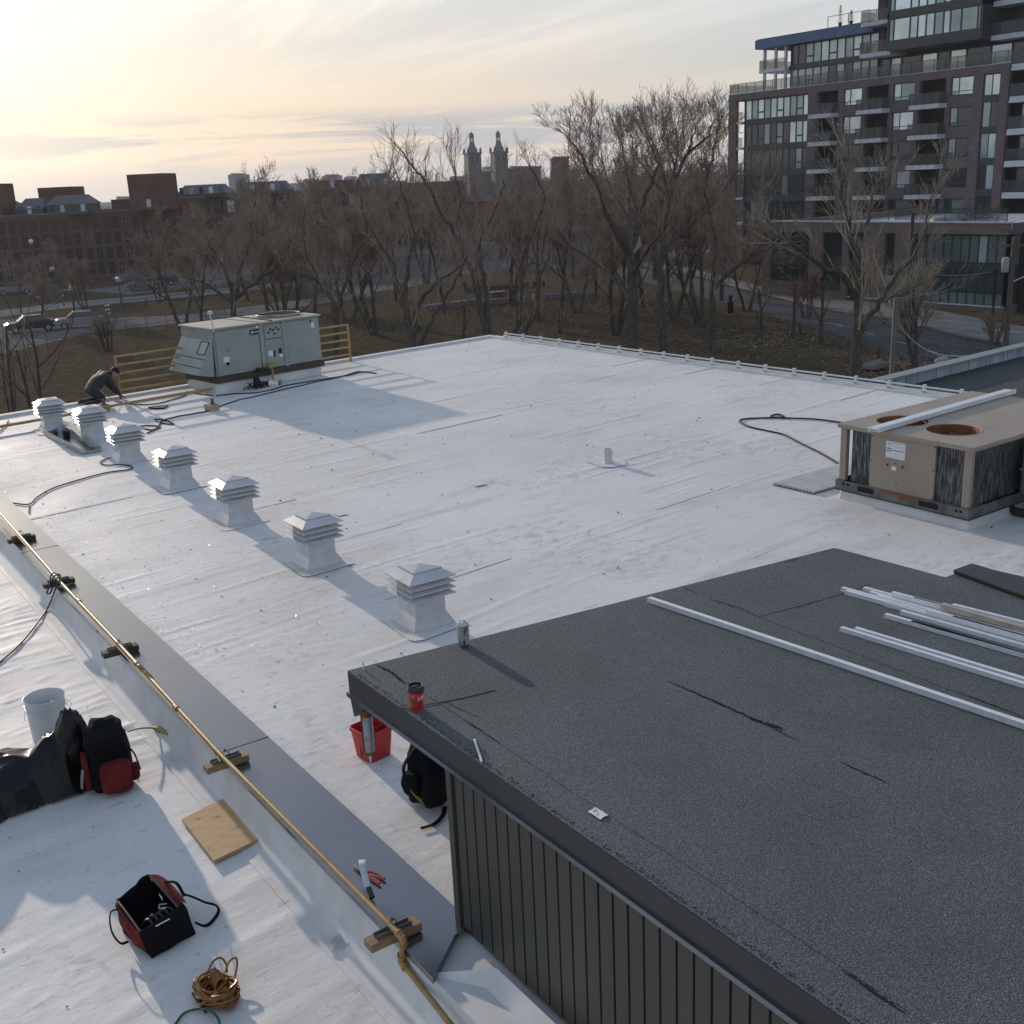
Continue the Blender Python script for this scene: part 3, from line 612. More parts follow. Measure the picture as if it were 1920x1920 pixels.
# top panel with two round openings (mesh ring topology)
def top_with_holes():
    bm = bmesh.new()
    holes = [(.53, .57, .272), (.53, 1.20, .272)]
    segs = 40
    def cell(x0, x1, y0, y1, hx, hy, hr):
        ring = []; sq = []
        angs = sorted([2 * math.pi * k / (segs - 4) for k in range(segs - 4)] + [math.atan2(yy_ - hy, xx_ - hx) % (2 * math.pi) + 1e-5 for xx_ in (x0, x1) for yy_ in (y0, y1)])
        for k in range(segs):
            a = angs[k]; cxx, syy = math.cos(a), math.sin(a)
            ring.append(bm.verts.new((hx + hr * cxx, hy + hr * syy, Z1)))
            sx = ((x1 - hx) if cxx > 0 else (hx - x0)) / max(abs(cxx), 1e-6); sy = ((y1 - hy) if syy > 0 else (hy - y0)) / max(abs(syy), 1e-6); s_ = min(sx, sy)
            sq.append(bm.verts.new((hx + s_ * cxx, hy + s_ * syy, Z1)))
        for k in range(segs):
            j = (k + 1) % segs; bm.faces.new((ring[k], sq[k], sq[j], ring[j]))
        low = [bm.verts.new((v.co.x, v.co.y, Z1 - .16)) for v in ring]
        for k in range(segs):
            j = (k + 1) % segs; f = bm.faces.new((ring[j], low[j], low[k], ring[k])); f.material_index = 1
        return
    cell(-.03, .97, -.03, .885, *holes[0]); cell(-.03, .97, .885, WY + .03, *holes[1])
    for (x0, y0, x1, y1) in ((.97, -.03, LX + .03, WY + .03),):
        bm.faces.new([bm.verts.new(p) for p in ((x0, y0, Z1), (x1, y0, Z1), (x1, y1, Z1), (x0, y1, Z1))])
    r = [(-.03, -.03), (LX + .03, -.03), (LX + .03, WY + .03), (-.03, WY + .03)]
    for i in range(4):
        a, c = r[i], r[(i + 1) % 4]
        bm.faces.new([bm.verts.new(p) for p in ((*a, Z1 - .045), (*c, Z1 - .045), (*c, Z1), (*a, Z1))])
    me = bpy.data.meshes.new('top_panel'); bm.to_mesh(me); bm.free(); me.materials.append(M['tan']); me.materials.append(M['rust'])
    o = bpy.data.objects.new('top_panel', me); col.objects.link(o); o.parent = ac
top_with_holes()
for yy in (.57, 1.20):
    b = MB(); b.lathe([(.272, 0), (.282, .006), (.292, .001)], (.53, yy, Z1), 40, close=False); b.build('fan_ring', M['tan'], ac, smooth=True)
    b = MB(); b.lathe([(.001, 0), (.272, 0)], (.53, yy, Z1 - .155), 32, close=False); b.build('fan_well', M['rust'], ac)
    b = MB(); b.lathe([(.06, 0), (.06, .06), (.02, .075)], (.53, yy, Z1 - .15), 14)
    for k in range(4):
        a = k * math.pi / 2 + .4; cs, sn = math.cos(a), math.sin(a)
        p = [(.04, -.03, .0), (.24, -.10, -.0), (.25, .09, .04), (.04, .04, .03)]
        b.add([(.53 + x * cs - y * sn, yy + x * sn + y * cs, Z1 - .115 + z) for x, y, z in p], [(0, 1, 2, 3)])
    b.build('fan', M['rust'], ac)
b = MB()
for k in range(7):
    for yy in (-.022, WY + .022): b.lathe([(.006, 0), (.004, .004)], (.1 + k * .36, yy * .98, Z1), 6)
for k in range(6): b.lathe([(.006, 0), (.004, .004)], (1.0 + .02 * math.sin(k), .12 + k * .27, Z1), 6); b.lathe([(.006, 0), (.004, .004)], (-.015, .1 + k * .28, Z1), 6); b.lathe([(.006, 0), (.004, .004)], (1.6, .12 + k * .27, Z1), 6)
b.build('screw', M['ink'], ac)
for y0, z0, y1, z1, mm in ((.80 - .04, .65, .80 + .20, .83, 'paper'), (.86, .52, .92, .565, 'paper')):
    b = MB(); b.box((-.0115, y0, z0), (-.0085, y1, z1)); s_ = b.build('sticker', M[mm], ac)
b = MB()
for (y0, y1, z0, z1) in ((.93, .985, .797, .803), (.93, .99, .748, .756), (.77, .93, .735, .741), (.93, .99, .722, .73), (.79, .97, .812, .814), (.8, .9, .78, .782)): b.box((-.0125, y0, z0), (-.0117, y1, z1))
b.build('printed_lines', M['ink'], ac)
for y_, z_ in ((.97, .57), (.78, .575)):
    b = MB(); b.lathe([(.021, 0), (.021, .004)], n=14, m=Matrix.Translation((-.0085, y_, z_)) @ Matrix.Rotation(R(-90), 4, 'Y')); b.build('grommet', M['tan'], ac)
    b = MB(); b.lathe([(.013, 0), (.013, .003)], n=12, m=Matrix.Translation((-.0127, y_, z_)) @ Matrix.Rotation(R(-90), 4, 'Y')); b.build('plug', M['darkiron'], ac)
b = MB()
for y_, z_ in ((.415, .85), (.415, .6), (.415, .3), (1.185, .85), (1.185, .58), (1.185, .31), (.6, .875), (1.0, .875), (.875, .595), (.85, .39)): b.box((-.0125, y_ - .007, z_ - .005), (-.0082, y_ + .007, z_ + .005))
b.build('screw', M['ink'], ac)
# metal profile lying across it
p, q_ = at(1638, 806, Z1 - .012), at(1895, 733, Z1 - .012)
t = thing('steel_profile', 'pale galvanised channel resting across the top of the beige unit', 'metal profile', tuple(p))
d_ = q_ - p; b = MB(); b.beam((0, 0, 0), d_, .11, .035); n_ = d_.cross(Vector((0, 0, 1))).normalized()
b.beam(n_ * -.062 + Vector((0, 0, -.005)), d_ + n_ * -.062 + Vector((0, 0, -.005)), .014, .045); b.beam(n_ * .062 + Vector((0, 0, .005)), d_ + n_ * .062 + Vector((0, 0, .005)), .014, .05); b.build('channel', M['stud'], t)
b = MB(); un_ = d_.normalized()
for k in range(7):
    c_ = n_ * (-.05 + k * .0165) - un_ * .002; b.lathe([(.005, 0), (.005, .002)], n=8, m=Matrix.Translation(c_ + Vector((0, 0, -.004))) @ (-un_).to_track_quat('Z', 'Y').to_matrix().to_4x4())
b.build('end_hole', M['ink'], t)
# duct beside it
t = thing('duct', 'dull galvanised duct box right of the beige unit, cut by the frame', 'duct', (10.80, 5.12, -.05))
b = MB(); b.box((0, -.5, .30), (1.9, 1.06, .89)); b.build('duct_body', M['grey_metal'], t, bevel=.03)
b = MB(); b.box((-.012, -.5, .56), (-.001, 1.06, .585)); b.build('joint_flange', M['grey_metal'], t)
b = MB(); b.box((.2, .1, 0), (.28, .18, .3)); b.box((1.5, .1, 0), (1.58, .18, .3)); b.box((.2, -.4, 0), (.28, -.32, .3)); b.build('duct_leg', M['darkiron'], t)
b = MB(); b.tube(spline([at(1880, 925, .25), at(1890, 950, .08), at(1925, 962, .05), at(1990, 950, .1)], 6), .045, 10); b.tube(spline([at(1898, 915, .25), at(1912, 935, .10), at(1950, 935, .08)], 6), .03, 8)
tag(b.build('black_hose', M['rubber'], None, smooth=True), 'thick black insulated hose curling under the galvanised duct', 'hose')
# ------------------------------------------------------------------ dark penthouse
ZS = 1.15
P0 = (2.40, 5.13)
shed = thing('penthouse', 'dark penthouse with grey gritty roof and vertical ribbed siding, bottom right', 'penthouse', (0, 0, 0))
out = [(2.40, 5.13), (5.93, 4.69), (5.98, 3.85), (6.30, 3.85), (6.36, 3.40), (6.55, -1.2), (2.40, -1.2)]
b = MB()
b.prism(out, ZS - .03, ZS); rs_ = b.build('roof_sheet', M['bitumen'], shed)
b = MB()
inn = [(2.43, 5.10), (5.88, 4.66), (5.93, 3.80), (6.25, 3.80), (6.30, 3.40), (6.5, -1.1), (2.43, -1.1)]
b.prism(inn, ZS - .14, ZS - .032); b.build('soffit', M['dark_trim'], shed)
b = MB()
def fascia(a, c, th=.02, h=.125, zt=ZS - .004):
    b.beam((*a, zt - h / 2), (*c, zt - h / 2), th, h)
fascia((2.405, 5.12), (2.405, -1.2)); b.build('fascia', M['dark_trim'], shed)
b = MB(); fascia((2.415, 5.125), (5.93, 4.685)); fascia((5.935, 4.68), (5.98, 3.855)); fascia((5.99, 3.85), (6.30, 3.845)); b.build('fascia', M['dark_trim'], shed)
b = MB(); b.beam((2.398, 5.135, ZS - .139), (2.398, -1.2, ZS - .139), .03, .024); b.beam((2.41, 5.135, ZS - .139), (5.9, 4.70, ZS - .139), .03, .024); b.build('drip_edge', M['cap'], shed)
b = MB(); b.add([(2.40, 5.13, ZS - .15), (2.40, 4.93, ZS - .15), (2.40, 5.10, ZS - .27), (2.52, 5.12, ZS - .15), (2.50, 4.95, ZS - .15), (2.48, 5.09, ZS - .27)], [(0, 1, 2), (3, 5, 4), (0, 2, 5, 3), (1, 4, 5, 2), (0, 3, 4, 1)]); b.build('corner_bracket', M['dark_trim'], shed)
XW = 2.445
b = MB(); b.box((XW + .03, -1.2, .02), (XW + .08, 4.18, ZS - .14)); b.build('wall_backing', M['ink'], shed)
b = MB(); b.box((XW - .012, 4.155, .03), (XW + .06, 4.20, ZS - .14)); b.box((XW, 4.14, .03), (4.6, 4.19, ZS - .14)); b.build('corner_trim', M['dark_panel'], shed)
zc = .055
for k in range(58):
    y1 = 4.148 - k * .0925; y0 = y1 - .079
    b = MB(); zb = zc + random.uniform(-.006, .006)
    b.add([(XW, y0, zb), (XW, y1, zb + .006), (XW + .03, y1 + .004, zb + .006), (XW + .03, y0 - .004, zb), (XW, y0, ZS - .145), (XW, y1, ZS - .145), (XW + .03, y1 + .004, ZS - .145), (XW + .03, y0 - .004, ZS - .145)],
          [(0, 4, 5, 1), (1, 5, 6, 2), (3, 7, 4, 0), (0, 1, 2, 3)]); b.build('siding_panel', M['dark_panel'], shed)
for x0_, x1_, yb_ in ((2.575, 3.64, 4.98), (4.62, 5.60, 4.58)):
    b = MB(); n_ = 40; L1, L2 = [], []
    for i in range(n_ + 1):
        yy = -1.15 + (yb_ + 1.15) * i / n_; L1.append((x0_ + random.uniform(-.004, .004), yy)); L2.append((x1_ + random.uniform(-.004, .004), yy - (x1_ - x0_) * .12 * (i == n_)))
    b.prism(L2 + L1[::-1], ZS + .0003, ZS + .0025); b.build('roof_sheet', M['bitumen'], shed)
def crack(pts, w, zz=ZS + .0035, seed=1):
    rr = random.Random(seed); b = MB(); P = []
    pts = [at(x, y, ZS) for x, y in pts]
    for i in range(len(pts) - 1):
        n = max(3, int((pts[i + 1] - pts[i]).length / .012))
        for k in range(n): P.append(pts[i].lerp(pts[i + 1], k / n))
    P.append(pts[-1]); n = len(P); vs = []
    for i, p in enumerate(P):
        d = (P[min(i + 1, n - 1)] - P[max(i - 1, 0)]).normalized(); s_ = Vector((-d.y, d.x, 0)); t = i / (n - 1)
        ww = w * (0.25 + math.sin(math.pi * t)) * rr.uniform(.35, 1.3); o_ = rr.uniform(-.3, .3) * w
        vs += [(p + s_ * (o_ - ww / 2)), (p + s_ * (o_ + ww / 2))]
    vs = [(v.x, v.y, zz + (i % 2) * .0015) for i, v in enumerate(vs)]
    b.add(vs, [(2 * i, 2 * i + 1, 2 * i + 3, 2 * i + 2) for i in range(n - 1)]); return b.build('open_seam', M['crack'], shed)
crack([(1253, 1278), (1340, 1317), (1420, 1352), (1467, 1372)], .013, seed=3); crack([(1400, 1346), (1468, 1368)], .024, seed=8); crack([(1440, 1362), (1495, 1390)], .004, seed=4)
crack([(1575, 1430), (1668, 1472)], .009, seed=5); crack([(1345, 1128), (1385, 1140), (1423, 1157)], .005, seed=6); crack([(1423, 1157), (1500, 1138), (1590, 1112), (1632, 1096)], .006, seed=7)
crack([(703, 1246), (735, 1262), (762, 1285)], .012, seed=9); crack([(870, 1351), (908, 1374)], .006, seed=10); crack([(900, 1370), (938, 1395)], .003, seed=11); crack([(1275, 1100), (1308, 1114)], .005, seed=12)
crack([(1580, 1250), (1700, 1285)], .002, seed=13); crack([(1800, 1300), (1920, 1345)], .004, seed=14); crack([(1580, 1820), (1700, 1905)], .010, seed=15); crack([(1470, 1055), (1500, 1048)], .008, seed=16); crack([(830, 1315), (860, 1330), (905, 1350)], .003, seed=17)
b = MB()
rg = random.Random(5)
for _ in range(900):   # granules gathered along the roof edge
    y = rg.uniform(0.4, 5.05); bit(b, 2.412 + abs(rg.gauss(0, .012)), y, ZS, rg.uniform(.002, .006))
for _ in range(60): bit(b, rg.uniform(2.5, 5.8), rg.uniform(1.2, 4.6), ZS, rg.uniform(.003, .008))
tag(b.build('loose_granules', mat('loose granules', (.03, .03, .03), .9), None), 'loose dark granules along the edge of the penthouse roof', 'granules', kind='stuff')

# things on the penthouse roof
pc = at(870, 1211, ZS)
t = thing('drink_can', 'tall silver and grey drink can standing on the penthouse roof edge', 'can', tuple(pc), R(-40))
def can_mat():
    m = mat('printed can', (.50, .52, .55), .3, .55); n, l = m.node_tree.nodes, m.node_tree.links; bb = n['Principled BSDF']
    tcx = n.new('ShaderNodeTexCoord'); mp = n.new('ShaderNodeMapping'); l.new(tcx.outputs['Object'], mp.inputs[0]); mp.inputs['Scale'].default_value = (46, 46, 14)
    v = n.new('ShaderNodeTexVoronoi'); v.feature = 'F1'; v.inputs['Scale'].default_value = 1.0; l.new(mp.outputs[0], v.inputs['Vector'])
    r = n.new('ShaderNodeValToRGB'); r.color_ramp.interpolation = 'CONSTANT'; r.color_ramp.elements[0].color = (.10, .11, .12, 1); r.color_ramp.elements[1].position = .42; r.color_ramp.elements[1].color = (.50, .53, .57, 1)
    e_ = r.color_ramp.elements.new(.25); e_.color = (.20, .24, .26, 1); l.new(v.outputs['Distance'], r.inputs[0]); l.new(r.outputs[0], bb.inputs['Base Color']); return m
b = MB(); b.lathe([(.024, .002), (.030, .008), (.0335, .016), (.0335, .128), (.031, .138), (.027, .146)], n=28); b.build('body', M['grey_metal'], t, smooth=True)
b = MB(); b.lathe([(.0338, .018), (.0338, .124)], n=28, close=False); b.build('printed_sleeve', can_mat(), t, smooth=True)
b = MB(); b.lathe([(.024, .002), (.0335, .016)], n=28, close=False); b.lathe([(.027, .146), (.0275, .151), (.025, .151), (.024, .147), (.001, .147)], n=28, close=False); b.build('lid', M['stud'], t, smooth=True)
b = MB(); b.lathe([(.0085, 0), (.0085, .001)], (.011, 0, .1475), 12); b.build('opening', M['ink'], t)
b = MB(); b.tube([(-.012 + .008 * math.cos(a), .008 * math.sin(a) * .8, .150) for a in [k * math.pi / 5 for k in range(11)]], .0012, 5); b.build('pull_tab', M['stud'], t)
for yy in (.45, 1.9, 3.2):
    b = MB(); b.lathe([(.0341, .04), (.0341, .11)], n=28, close=False)
    keep = [f for f in b.f if any(abs(((k % 28) / 28 * 6.283) - yy) < .2 for k in f)]; b.f = keep; b.mi = [0] * len(keep); b.build('stripe', M['ink'], t)
pc = at(782, 1329, ZS)
t = thing('coffee_cup', 'red paper coffee cup with black lid on the penthouse roof corner', 'cup', tuple(pc))
b = MB(); b.lathe([(.0285, 0), (.030, .003), (.040, .105), (.0405, .108)], n=36); b.build('cup_body', mat('red cup paper', (.50, .018, .022), .45), t, smooth=True)
b = MB(); b.lathe([(.0290, .0005), (.0296, .0055)], n=36, close=False); b.build('base_ring', M['white_ink'], t)
b = MB(); b.lathe([(.0425, .103), (.0435, .107), (.0435, .112), (.040, .116), (.0395, .128), (.0375, .131), (.034, .1295), (.033, .122), (.001, .122)], n=36, close=False); b.build('lid', M['black'], t, smooth=True)
b = MB(); b.box((-.018, -.003, .1222), (.014, .012, .1265)); b.box((-.005, -.024, .1222), (.008, -.014, .125)); b.build('lid_tab', M['black'], t, bevel=.002)
tocam = math.atan2(-pc.y, -pc.x)
def on_cup(ang, z, off=.0006):
    a = tocam + ang; r = .030 + (.040 - .030) * (z - .003) / .102 + off
    rad = Vector((math.cos(a), math.sin(a), 0)); tan = Vector((-math.sin(a), math.cos(a), 0)); upv = Vector((0.098 * rad.x, .098 * rad.y, 1)).normalized()
    return Matrix(((tan.x, upv.x, rad.x, rad.x * r), (tan.y, upv.y, rad.y, rad.y * r), (tan.z, upv.z, rad.z, z), (0, 0, 0, 1)))
def wrap_on_cup(o):
    for v in o.data.vertices:
        x, y = v.co.x, v.co.y; m_ = on_cup(x / .036, y, .0006 + v.co.z * .2); v.co = m_.translation
tx = text_mesh('Tim', .034, M['white_ink'], t, Matrix.Identity(4), bold=.0008, shear=.3)
for v in tx.data.vertices: v.co.x += .026; v.co.y = v.co.y + .068 + v.co.x * .12
wrap_on_cup(tx)
def cup_shape(name, pts, mm):
    b = MB(); b.add([(x, y, 0) for x, y in pts], [tuple(range(len(pts)))]); o = b.build(name, mm, t); wrap_on_cup(o); return o
gm = mat('green print', (.02, .10, .04), .5)
for k in range(8):
    a0, a1 = k * math.pi / 4, (k + 1) * math.pi / 4
    cup_shape('wreath_print', [(-.012, .052)] + [(-.012 + .0145 * math.cos(a0 + (a1 - a0) * j / 3), .052 + .0165 * math.sin(a0 + (a1 - a0) * j / 3)) for j in range(4)], gm)
cup_shape('heart_print', [(-.012, .045), (-.005, .052), (-.008, .057), (-.012, .054), (-.016, .057), (-.019, .052)], mat('dark red print', (.22, .01, .02), .5))
cup_shape('drop_print', [(-.019, .082), (-.016, .080), (-.013, .082), (-.016, .090)], M['white_ink'])
pb = at(682, 1256, ZS); b = MB(); b.lathe([(.0045, 0), (.0045, .035), (.0035, .045), (.001, .052)], tuple(pb), 10); tag(b.build('bolt', M['stud'], None, smooth=True), 'single upright metal screw at the penthouse roof corner', 'screw')
a, c = at(889, 1386, ZS + .004), at(903, 1428, ZS + .004); b = MB(); b.beam(a, c, .010, .005); tag(b.build('plastic_strip', M['white_plastic']), 'narrow white plastic strip lying at the penthouse roof edge', 'strip')
t = thing('paper_packet', 'small crumpled white packet lying on the grey gritty roof', 'packet', tuple(at(1122, 1528, ZS)))
o_ = at(1122, 1528, ZS); q = [at(*p, ZS) - o_ for p in ((1102, 1524), (1117, 1516), (1141, 1530), (1125, 1539))]
b = MB(); vs = []
for i in range(6):
    for j in range(6):
        p = (q[0] * (1 - i / 5) + q[3] * (i / 5)) * (1 - j / 5) + (q[1] * (1 - i / 5) + q[2] * (i / 5)) * (j / 5); vs.append((p.x, p.y, .004 + .005 * random.random()))
b.add(vs, [(i * 6 + j, i * 6 + j + 1, i * 6 + j + 7, i * 6 + j + 6) for i in range(5) for j in range(5)]); b.build('wrapper', M['paper'], t, smooth=True)
b = MB()
for k in range(4): p = (q[0] + q[1]) * .25 + (q[2] + q[3]) * (.12 + .08 * k) * .5; b.box((p.x - .012, p.y - .004 + k * .006, .0105), (p.x + .010, p.y - .002 + k * .006, .0115))
b.build('printed_lines', M['grey_metal'], t)
b = MB(); b.tube(spline([at(x, y, ZS + .004) for x, y in ((752, 1325), (762, 1329), (800, 1321), (830, 1316), (870, 1308), (928, 1294))], 5), .0018, 5); tag(b.build('wire', M['dark_cord']), 'thin stiff wire running past the red coffee cup', 'wire')
dv = (at(1920, 1362, ZS) - at(1215, 1125, ZS)).normalized()
def stud(px, py, z, L, lb, grp='pale metal furring strips on the penthouse roof', dev=0.0, mm='stud', w=.030, h=.024):
    p = at(px, py, z); d = Matrix.Rotation(R(dev), 3, 'Z') @ dv
    t = thing('furring_strip', lb, 'metal strip', (p.x, p.y, z), 0, grp)
    b = MB(); b.beam((0, 0, .0015 + h / 2), d * L + Vector((0, 0, .0015 + h / 2)), w, h); s_ = Vector((d.y, -d.x, 0))
    b.beam(s_ * (w * .5 - .002) + Vector((0, 0, h + .0015)), d * L + s_ * (w * .5 - .002) + Vector((0, 0, h + .0015)), .004, .004)
    b.build('channel', M[mm], t); return t
stud(1217, 1128, ZS, 3.4, 'single long metal strip lying apart, crossing the gritty roof diagonally', w=.036, h=.028)
stud(1577, 1183, ZS, 3.2, 'lower metal strip of the close pair lying just left of the bundle')
stud(1604, 1184, ZS + .002, 3.1, 'upper metal strip of the close pair lying just left of the bundle', dev=.4)
same = 'pale metal strip in the loose bundle at the right frame edge'
stud(1579, 1108, ZS, 3.2, 'metal strip whose end reaches farthest left out of the loose bundle', dev=-.3)
stud(1586, 1114, ZS, 3.0, same, dev=.2)
stud(1620, 1108, ZS, 3.0, same, dev=.6); stud(1645, 1123, ZS + .002, 3.0, same, dev=.2); stud(1660, 1136, ZS, 3.0, same, dev=-.1)
stud(1660, 1158, ZS, 3.0, 'metal strip on the near side of the loose bundle, its end set back', dev=.2); stud(1708, 1172, ZS, 2.9, same, dev=.5)
stud(1690, 1152, ZS, 2.9, same, dev=.3); stud(1632, 1116, ZS, 3.0, same, dev=.35); stud(1738, 1150, ZS + .026, 2.6, same, dev=.1); stud(1712, 1128, ZS + .026, 2.7, same, dev=.9)
stud(1673, 1117, ZS + .026, 2.8, same, dev=1.2); stud(1786, 1163, ZS + .026, 2.5, same, dev=.4); stud(1786, 1140, ZS + .026, 2.4, same, dev=2.2)
M['rusty'] = mat('rusty zinc', (.50, .46, .42), .5, .3, c2=(.36, .30, .25), vscale=8)
stud(1766, 1139, ZS + .052, 2.4, 'slightly brown wider strip lying askew on top of the bundle', dev=-2.2, mm='rusty', w=.04)
b = MB(); A_, B_, C_, D_ = (at(1787, 1076, ZS), at(1822, 1064, ZS), at(1960, 1105, ZS), at(1960, 1140, ZS)); b.prism([(v.x, v.y) for v in (A_, B_, C_, D_)], ZS + .004, ZS + .03)
tag(b.build('dark_board', M['black'], None, bevel=.004), 'long black board lying at the far right of the penthouse roof', 'board')

# caulk tube hanging from the fascia corner
pt = at(687, 1338, ZS - .235)
t = thing('sealant_tube', 'silver sealant tube hanging nozzle down from the penthouse fascia corner', 'sealant tube', tuple(pt))
b = MB(); b.lathe([(.030, -.235), (.032, -.225), (.032, 0), (.030, .004)], n=20); b.build('tube_body', mat('foil tube', (.38, .40, .43), .32, .5, .1, 30), t, smooth=True)
b = MB(); b.tube([(.034, .0, .03), (.035, 0, -.10), (.035, 0, -.23)], .004, 5); b.tube([(-.034, .0, .03), (-.035, 0, -.10), (-.035, 0, -.23)], .004, 5); b.lathe([(.0335, -.245), (.0335, -.228)], n=20); b.lathe([(.0335, -.01), (.0335, .03)], n=20); b.build('gun_frame', M['rust'], t)
b = MB(); b.lathe([(.004, -.30), (.008, -.27), (.010, -.246)], n=10); b.build('nozzle', M['stud'], t, smooth=True)
for z, ang in ((-.02, 3.9), (-.14, 3.9)):
    r_ = .0326; b = MB(); cx_, cy2 = r_ * math.cos(ang), r_ * math.sin(ang); tn = Vector((-math.sin(ang), math.cos(ang), 0)); c0 = Vector((cx_, cy2, z))
    P = [c0 + Vector((0, 0, .014)), c0 + tn * .012, c0 - Vector((0, 0, .014)), c0 - tn * .012]
    for i in range(4): b.beam(P[i], P[(i + 1) % 4], .0022, .0022, up=tuple(Vector((math.cos(ang), math.sin(ang), 0))))
    b.build('hazard_diamond', mat('hazard red', (.4, .03, .03), .5), t)
# red square bucket
pr_ = at(695, 1425, 0); t = thing('red_bucket', 'open red square bucket with a divider, below the penthouse corner', 'bucket', (pr_.x + .05, pr_.y + .05, .006), R(8))
def rsq(h, r, n=4):
    out_ = []
    for sx, sy, a0 in ((1, 1, 0), (-1, 1, 90), (-1, -1, 180), (1, -1, 270)):
        for k in range(n + 1):
            a = R(a0 + 90 * k / n); out_.append((sx * (h - r) + r * math.cos(a), sy * (h - r) + r * math.sin(a)))
    return out_
def loft(mb, rings, cap0=True, cap1=False):
    n = len(rings[0]); vs = [p for r in rings for p in r]
    fs = [(i * n + k, i * n + (k + 1) % n, (i + 1) * n + (k + 1) % n, (i + 1) * n + k) for i in range(len(rings) - 1) for k in range(n)]
    if cap0: fs.append(tuple(range(n))[::-1])
    if cap1: fs.append(tuple(range((len(rings) - 1) * n, len(rings) * n)))
    return mb.add(vs, fs)
b = MB(); loft(b, [[(x, y, z) for x, y in rsq(h, .03)] for h, z in ((.090, 0), (.106, .185), (.113, .187), (.113, .212), (.107, .214), (.104, .19), (.090, .012))], True, True); b.build('bucket_body', M['red_plastic'], t, smooth=True)
b = MB(); b.box((-.1, .0, .02), (.1, .006, .185)); b.box((-.06, .03, .013), (.03, .07, .10)); b.box((.02, -.06, .013), (.06, .06, .07)); b.build('divider', mat('dull red', (.22, .04, .03), .6), t)
b = MB(); b.tube(spline([(.11, .09, .19), (.17, .05, .18), (.215, .0, .12), (.20, -.06, .10), (.13, -.10, .15), (.112, -.10, .18)], 6), .003, 5); b.build('wire_handle', M['stud'], t)
b = MB(); b.tube([(.216, .022, .135), (.212, -.035, .10)], .009, 8); b.build('handle_grip', M['red_plastic'], t)

# ------------------------------------------------------------------ soft bags
def lump(name, size, m, parent, loc=(0, 0, 0), rot=(0, 0, 0), e=.45, amp=.012, freq=9, seed=0, nu=36, nv=20, taper=0.0, sag=0.0):
    """soft box: superellipsoid with folds"""
    b = MB(); vs = []
    def sp(v, k): return math.copysign(abs(v) ** k, v)
    for i in range(nv + 1):
        th = -math.pi / 2 + math.pi * i / nv
        for j in range(nu):
            ph = 2 * math.pi * j / nu
            x = sp(math.cos(th), e) * sp(math.cos(ph), e); y = sp(math.cos(th), e) * sp(math.sin(ph), e); z = sp(math.sin(th), e)
            p = Vector((x * size[0] / 2, y * size[1] / 2, (z + 1) * size[2] / 2))
            k = 1 - taper * (z + 1) / 2; p.x *= k; p.y *= k
            p.z -= sag * (1 - x * x) * (z + 1) / 2
            q = p * freq + Vector((seed * 3.1, seed * 1.7, 0)); nz = mnoise.noise(q) + .5 * mnoise.noise(q * 2.3); f2 = abs(mnoise.noise(q * 1.1 + Vector((5, 5, 5))))
            d = p - Vector((0, 0, size[2] / 2)); d = d.normalized() if d.length else d
            p += d * amp * (nz - f2 * .8)
            p.z = max(p.z, 0)
            vs.append(p)
    fs = [(i * nu + j, i * nu + (j + 1) % nu, (i + 1) * nu + (j + 1) % nu, (i + 1) * nu + j) for i in range(nv) for j in range(nu)]
    b.add(vs, fs); o = b.build(name, m, parent, smooth=True); o.location = loc; o.rotation_euler = rot; return o
def strap(name, pts, w, th, m, parent, n=6):
    b = MB(); P = spline(pts, n); b.tube(P, w / 2, 8, True, th / w); return b.build(name, m, parent, smooth=True)
# black backpack under the overhang
t = thing('black_backpack', 'black backpack with yellow trim slumped under the penthouse overhang', 'backpack', (3.00, 5.36, .006), R(20))
lump('main_compartment', (.30, .24, .44), M['black_fabric'], t, e=.5, amp=.03, seed=1, taper=.12)
lump('front_pocket', (.22, .12, .24), M['black_fabric'], t, loc=(-.06, -.10, .03), e=.5, amp=.015, seed=2)
lump('side_pocket', (.09, .14, .16), M['black_fabric'], t, loc=(-.15, .02, .10), e=.6, amp=.012, seed=3)
ym = mat('yellow trim', (.38, .30, .04), .6)
strap('yellow_trim', [(-.172, .03, .20), (-.185, -.02, .14), (-.16, -.08, .08), (-.11, -.14, .05)], .022, .004, ym, t)
strap('yellow_trim', [(.02, -.165, .28), (.03, -.165, .24)], .018, .004, ym, t)
strap('shoulder_strap', [(-.03, -.02, .44), (-.10, .02, .40), (-.20, .03, .33), (-.22, .02, .25)], .035, .008, M['black_fabric'], t)
strap('loose_strap', [(-.04, -.13, .01), (-.12, -.18, .012), (-.22, -.19, .008), (-.30, -.15, .008)], .03, .006, M['black_fabric'], t)
b = MB(); b.tube(spline([(.0, -.02, .43), (.02, 0, .47), (.05, 0, .44)], 5), .008, 6); b.build('grab_loop', M['stud'], t)
